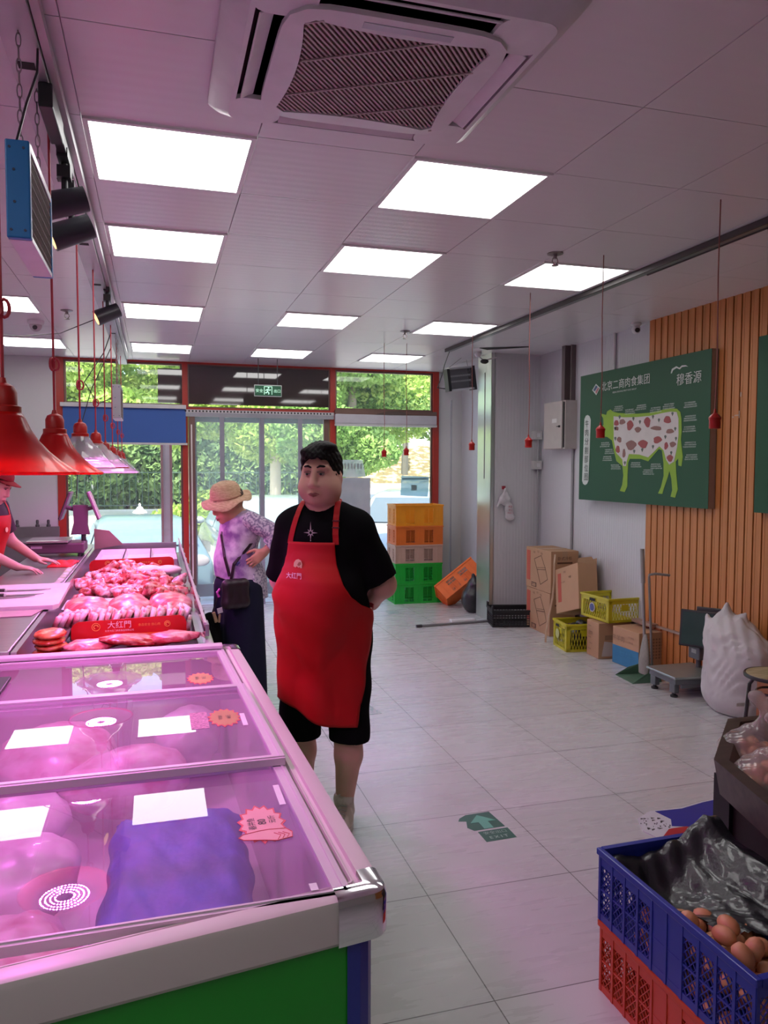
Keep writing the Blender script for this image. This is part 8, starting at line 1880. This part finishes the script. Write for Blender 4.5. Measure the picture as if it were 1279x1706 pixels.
# trousers
d = SDF((-0.26, -0.24, 0.05), (0.26, 0.24, 0.92), 0.0075); d.ell((0, 0.0, 0.82), (0.165, 0.145, 0.12))
for sx in (-1, 1): d.cone((sx * 0.075, 0.0, 0.80), (sx * 0.085, 0.0, 0.09), 0.132, 0.150, 0.04)
d.clip((0, 0, 0.085), (0, 0, -1)); X, Y, Z = d.grid(); d.D += (0.007 * np.sin(np.arctan2(Y, X) * 9) * np.clip((0.8 - Z) * 2, 0, 1)).astype(np.float32)
d.into(1).build('trousers', mat('navy_cloth', (0.010, 0.012, 0.030), 0.85, vary=0.1, spec=0.2), wom, smooth='all', recalc=True)
for sx in (-1, 1): 
    f = SDF((sx * 0.09 - 0.07, -0.20, 0), (sx * 0.09 + 0.07, 0.08, 0.11), 0.006); f.cone((sx * 0.085, 0.02, 0.04), (sx * 0.095, -0.13, 0.034), 0.042, 0.036, 0.02); f.clip((0, 0, 0.004), (0, 0, -1)); f.into(1).build('shoe', black, wom, smooth='all', recalc=True)
# bags: shoulder bag, tote with keys
t = thing('shoulder_bag', 'dark plum crossbody bag hanging at the hat wearer\'s hip', 'bag', (0.52, 5.22, 0), local=True, rz=R(-72))
q = SDF((0.12, -0.24, 0.68), (0.30, 0.02, 0.93), 0.006)
q.cone((0.205, -0.165, 0.745), (0.205, -0.055, 0.745), 0.038, 0.038, 0.0).cone((0.205, -0.165, 0.86), (0.205, -0.055, 0.86), 0.034, 0.034, 0.0).cone((0.205, -0.165, 0.745), (0.205, -0.165, 0.86), 0.038, 0.034, 0.02).cone((0.205, -0.055, 0.745), (0.205, -0.055, 0.86), 0.038, 0.034, 0.02).cone((0.205, -0.11, 0.745), (0.205, -0.11, 0.86), 0.04, 0.036, 0.02)
q.into(2).build('pouch', mat('plum_leather', (0.014, 0.005, 0.010), 0.5, coat=0.1), t, smooth='all', recalc=True)
q = MB(); pts, nn = [], []
for p0 in ((0.17, -0.14, 0.88), (0.17, -0.11, 0.98), (0.15, 0.0, 1.08), (0.12, 0.10, 1.18), (0.04, 0.12, 1.27), (-0.06, 0.09, 1.32), (-0.10, 0.03, 1.33), (-0.07, -0.06, 1.28), (0.02, -0.12, 1.16), (0.10, -0.135, 1.02), (0.16, -0.15, 0.90)):
    g0 = Vector((p0[0], p0[1], 0.0)); n_ = Vector((p0[0], p0[1], 0.25 if p0[2] > 1.25 else 0.02)).normalized(); p = c.push(Vector((p0[0] * 0.6, p0[1] * 0.6, p0[2])), 0.006, n_); pts.append(p); nn.append(n_)
ribbon(q, pts, nn, 0.018, 0.003); q.build('strap', MATS['plum_leather'], t)
MB().tube([(0.20, -0.215, 0.84), (0.205, -0.235, 0.82), (0.21, -0.225, 0.79)], 0.008, 6).build('tassel', mat('magenta_tassel', (0.45, 0.05, 0.35), 0.5), t)
t = thing('tote_bag', 'black bag held low in front of the hat wearer with tan key charms', 'bag', (0.52, 5.22, 0), local=True, rz=R(-72))
q = SDF((-0.06, -0.36, 0.36), (0.24, -0.10, 0.76), 0.0075); q.cone((0.08, -0.23, 0.44), (0.08, -0.23, 0.62), 0.07, 0.055, 0.02).ell((0.08, -0.23, 0.5), (0.09, 0.06, 0.11), 0.03); q.into(1).build('pouch', blackcloth, t, smooth='all', recalc=True)
MB().tube([(0.10, -0.23, 0.66), (0.13, -0.20, 0.78), (0.16, -0.175, 0.88)], 0.006, 6).build('strap', black, t)
q = MB(); q.box((0.165, -0.235, 0.655), (0.012, 0.022, 0.07), rot3(0.3, 0, 0), 0.004).box((0.165, -0.205, 0.645), (0.010, 0.014, 0.055), rot3(-0.1, 0, 0), 0.003); q.build('key_charm', mat('tan_leather', (0.42, 0.28, 0.16), 0.6), t)
MB().box((0.163, -0.20, 0.695), (0.004, 0.035, 0.035), rot3(0.2, 0, 0)).build('card', paper, t)

# ------------------------------------------------------------------ the worker behind the counter
wk = thing('person', 'person in a red cap, dark shirt and red apron leaning on the steel table', 'person', (-1.24, 6.03, 0), local=True, rz=R(78))
s = SDF((-0.42, -0.60, 0.0), (0.50, 0.24, 1.70), 0.0065)
M_ = rot3(R(28), 0, R(-4)); HCk = (0.0, -0.165, 1.515)
s.ell((0, 0.02, 0.93), (0.165, 0.13, 0.13)).ell((0, -0.04, 1.06), (0.16, 0.13, 0.15), 0.06).ell((0, -0.09, 1.22), (0.17, 0.12, 0.15), 0.06).cone((-0.15, -0.10, 1.33), (0.15, -0.10, 1.33), 0.055, 0.055, 0.05).cone((0, -0.10, 1.35), (0, -0.14, 1.43), 0.06, 0.056, 0.03)
P_ = head(s, HCk, M_, chub=1.02)
for sx in (-1, 1):
    s.path([(sx * 0.09, 0.02, 0.90), (sx * 0.10, 0.0, 0.50), (sx * 0.10, 0.03, 0.10)], [0.095, 0.068, 0.042], 0.03); s.cone((sx * 0.10, 0.02, 0.05), (sx * 0.11, -0.13, 0.04), 0.04, 0.034, 0.02)
s.path([(-0.18, -0.10, 1.31), (-0.26, -0.155, 1.05), (-0.185, -0.36, 0.925)], [0.055, 0.043, 0.029], 0.03)
s.path([(0.18, -0.10, 1.31), (0.27, -0.13, 1.07), (0.235, -0.335, 0.935)], [0.055, 0.043, 0.029], 0.03)
hand(s, (-0.185, -0.36, 0.922), (0.12, -1, -0.14), (0, -0.1, 1), -1, 0.42); hand(s, (0.235, -0.335, 0.93), (0.05, -1, -0.10), (0, -0.1, 1), 1, 0.30)
s.into(2).build('body', skin_m('skin_worker', (0.68, 0.40, 0.32)), wk, smooth='all', recalc=True)
face_parts(wk, P_, M_, MATS['lip_man'], hairm)
hair_cap(P_, HCk, M_, (-0.13, -0.30, 1.35), (0.13, 0.02, 1.68)).clip(P_(0, 0, 0.035), M_ @ Vector((0, 0, 1))).into(0).build('hair', hairm, wk, smooth='all', recalc=True)
q = SDF((-0.14, -0.36, 1.44), (0.14, 0.02, 1.70), 0.0055); Mn = [[M_[i][j] for j in range(3)] for i in range(3)]
q.ell(P_(0, 0.012, 0.035), (0.099, 0.116, 0.098), 0.0, 'u', Mn); q.clip(P_(0, 0, 0.040), M_ @ Vector((0, 0, -1))); capo = q.into(1).build('cap', mat('cap_red', (0.30, 0.008, 0.02), 0.7), wk, smooth='all', recalc=True)
q = MB(); vs = []
for j in range(6):
    for i in range(13):
        a = R(-60 + 10 * i); rr_ = 1 + 0.62 * j / 5 * math.cos(a * 0.9); vs.append(P_(0.094 * math.sin(a), 0.012 - 0.108 * math.cos(a) - 0.075 * j / 5 * max(0, math.cos(a * 1.1)), 0.042 - 0.010 * j / 5 - 0.018 * math.sin(a) ** 2))
q.add(vs, [(j * 13 + i, j * 13 + i + 1, (j + 1) * 13 + i + 1, (j + 1) * 13 + i) for j in range(5) for i in range(12)]); vz = q.build('visor', MATS['cap_red'], capo, smooth='all'); sm = vz.modifiers.new('t', 'SOLIDIFY'); sm.thickness = 0.004
c = SDF((-0.36, -0.32, 0.80), (0.36, 0.24, 1.46), 0.007)
c.ell((0, 0.02, 0.93), (0.185, 0.15, 0.15)).ell((0, -0.04, 1.06), (0.18, 0.15, 0.16), 0.06).ell((0, -0.09, 1.22), (0.188, 0.14, 0.16), 0.06).cone((-0.15, -0.10, 1.33), (0.15, -0.10, 1.33), 0.068, 0.068, 0.05).cone((-0.06, -0.10, 1.35), (0.06, -0.10, 1.35), 0.062, 0.062, 0.04)
for sx, e in ((-1, (-0.26, -0.155, 1.05)), (1, (0.27, -0.13, 1.07))): cone_cut(c, (sx * 0.17, -0.10, 1.31), e, 0.075, 0.074, ((e[0] * 0.93, e[1] * 0.96, e[2] + 0.06), (sx * 0.3, -0.2, -0.93)), 0.03)
c.clip((0, 0, 0.86), (0, 0, -1)); c.cone((0, -0.10, 1.36), (0, -0.15, 1.48), 0.062, 0.070, 0.006, 's'); c.into(1).build('t_shirt', mat('charcoal_cotton', (0.035, 0.022, 0.03), 0.85), wk, smooth='all', recalc=True)
d = SDF((-0.28, -0.25, 0.05), (0.28, 0.25, 1.0), 0.009); d.ell((0, 0.02, 0.92), (0.18, 0.145, 0.12))
for sx in (-1, 1): d.cone((sx * 0.09, 0.02, 0.88), (sx * 0.10, 0.02, 0.10), 0.11, 0.07, 0.03)
d.clip((0, 0, 0.09), (0, 0, -1)); d.into(1).build('trousers', blackcloth, wk, smooth='all', recalc=True)
U2 = SDF((-0.40, -0.40, 0.36), (0.40, 0.34, 1.50), 0.01)
U2.ell((0, 0.02, 0.93), (0.185, 0.15, 0.15)).ell((0, -0.04, 1.06), (0.182, 0.152, 0.16), 0.06).ell((0, -0.09, 1.22), (0.190, 0.142, 0.16), 0.06).cone((-0.15, -0.10, 1.33), (0.15, -0.10, 1.33), 0.07, 0.07, 0.05).cone((0, 0.01, 0.95), (0, 0.01, 0.50), 0.18, 0.19, 0.05, fy=1.2)
ap2, _q = apron_sheet(U2, wk, redcloth, [(1.27, 34, 34), (1.15, 40, 40), (1.05, 55, 55), (0.98, 85, 85), (0.45, 88, 88)], lambda u: 0.55, cy=-0.02)
q = MB()
for sx in (-1, 1):
    pts = []; nn = []
    for i in range(9):
        f_ = i / 8; x = sx * (0.115 - 0.045 * f_); z = 1.26 + 0.145 * f_; n_ = Vector((x * 1.0, -1 + 0.7 * f_, 0.5 * f_)); p = U2.push(Vector((x, -0.10, z - 0.02)), 0.005, n_); pts.append(p); nn.append(n_)
    ribbon(q, pts, nn, 0.026, 0.0025)
q.build('neck_strap', redcloth, wk)
pgm = MB(); pgm.ell((0, 0, 0), (0.016, 0.018, 0.001)); decal(pgm, -0.03, 1.17, 'emblem', MATS['emblem_cream'], ap2, U2, 0.020)
for sx in (-1, 1):
    f = SDF((sx * 0.10 - 0.07, -0.22, 0), (sx * 0.10 + 0.07, 0.10, 0.12), 0.007); f.cone((sx * 0.10, 0.02, 0.045), (sx * 0.11, -0.14, 0.038), 0.048, 0.042, 0.02); f.clip((0, 0, 0.004), (0, 0, -1)); f.into(1).build('shoe', black, wk, smooth='all', recalc=True)
# red cloth under the worker's far hand
q = MB(); nx = 16
for j in range(nx + 1):
    for i in range(nx + 1):
        u, v = i / nx, j / nx; q.v.append((-0.78 + 0.17 * u + 0.03 * v, 6.10 + 0.36 * v - 0.03 * u, 0.876 + 0.018 * abs(math.sin(u * 6 + v * 4)) * math.sin(PI * u) ** 0.5 * math.sin(PI * v) ** 0.5 + 0.01 * math.sin(v * 12) ** 2))
q.f = [(j * (nx + 1) + i, j * (nx + 1) + i + 1, (j + 1) * (nx + 1) + i + 1, (j + 1) * (nx + 1) + i) for j in range(nx) for i in range(nx)]
o = q.build('cleaning_cloth', mat('cloth_scarlet', (0.70, 0.015, 0.02), 0.75), smooth='all'); sm = o.modifiers.new('t', 'SOLIDIFY'); sm.thickness = 0.003; tag(o, 'crumpled bright red cloth on the steel table under the worker\'s hand', 'cloth')
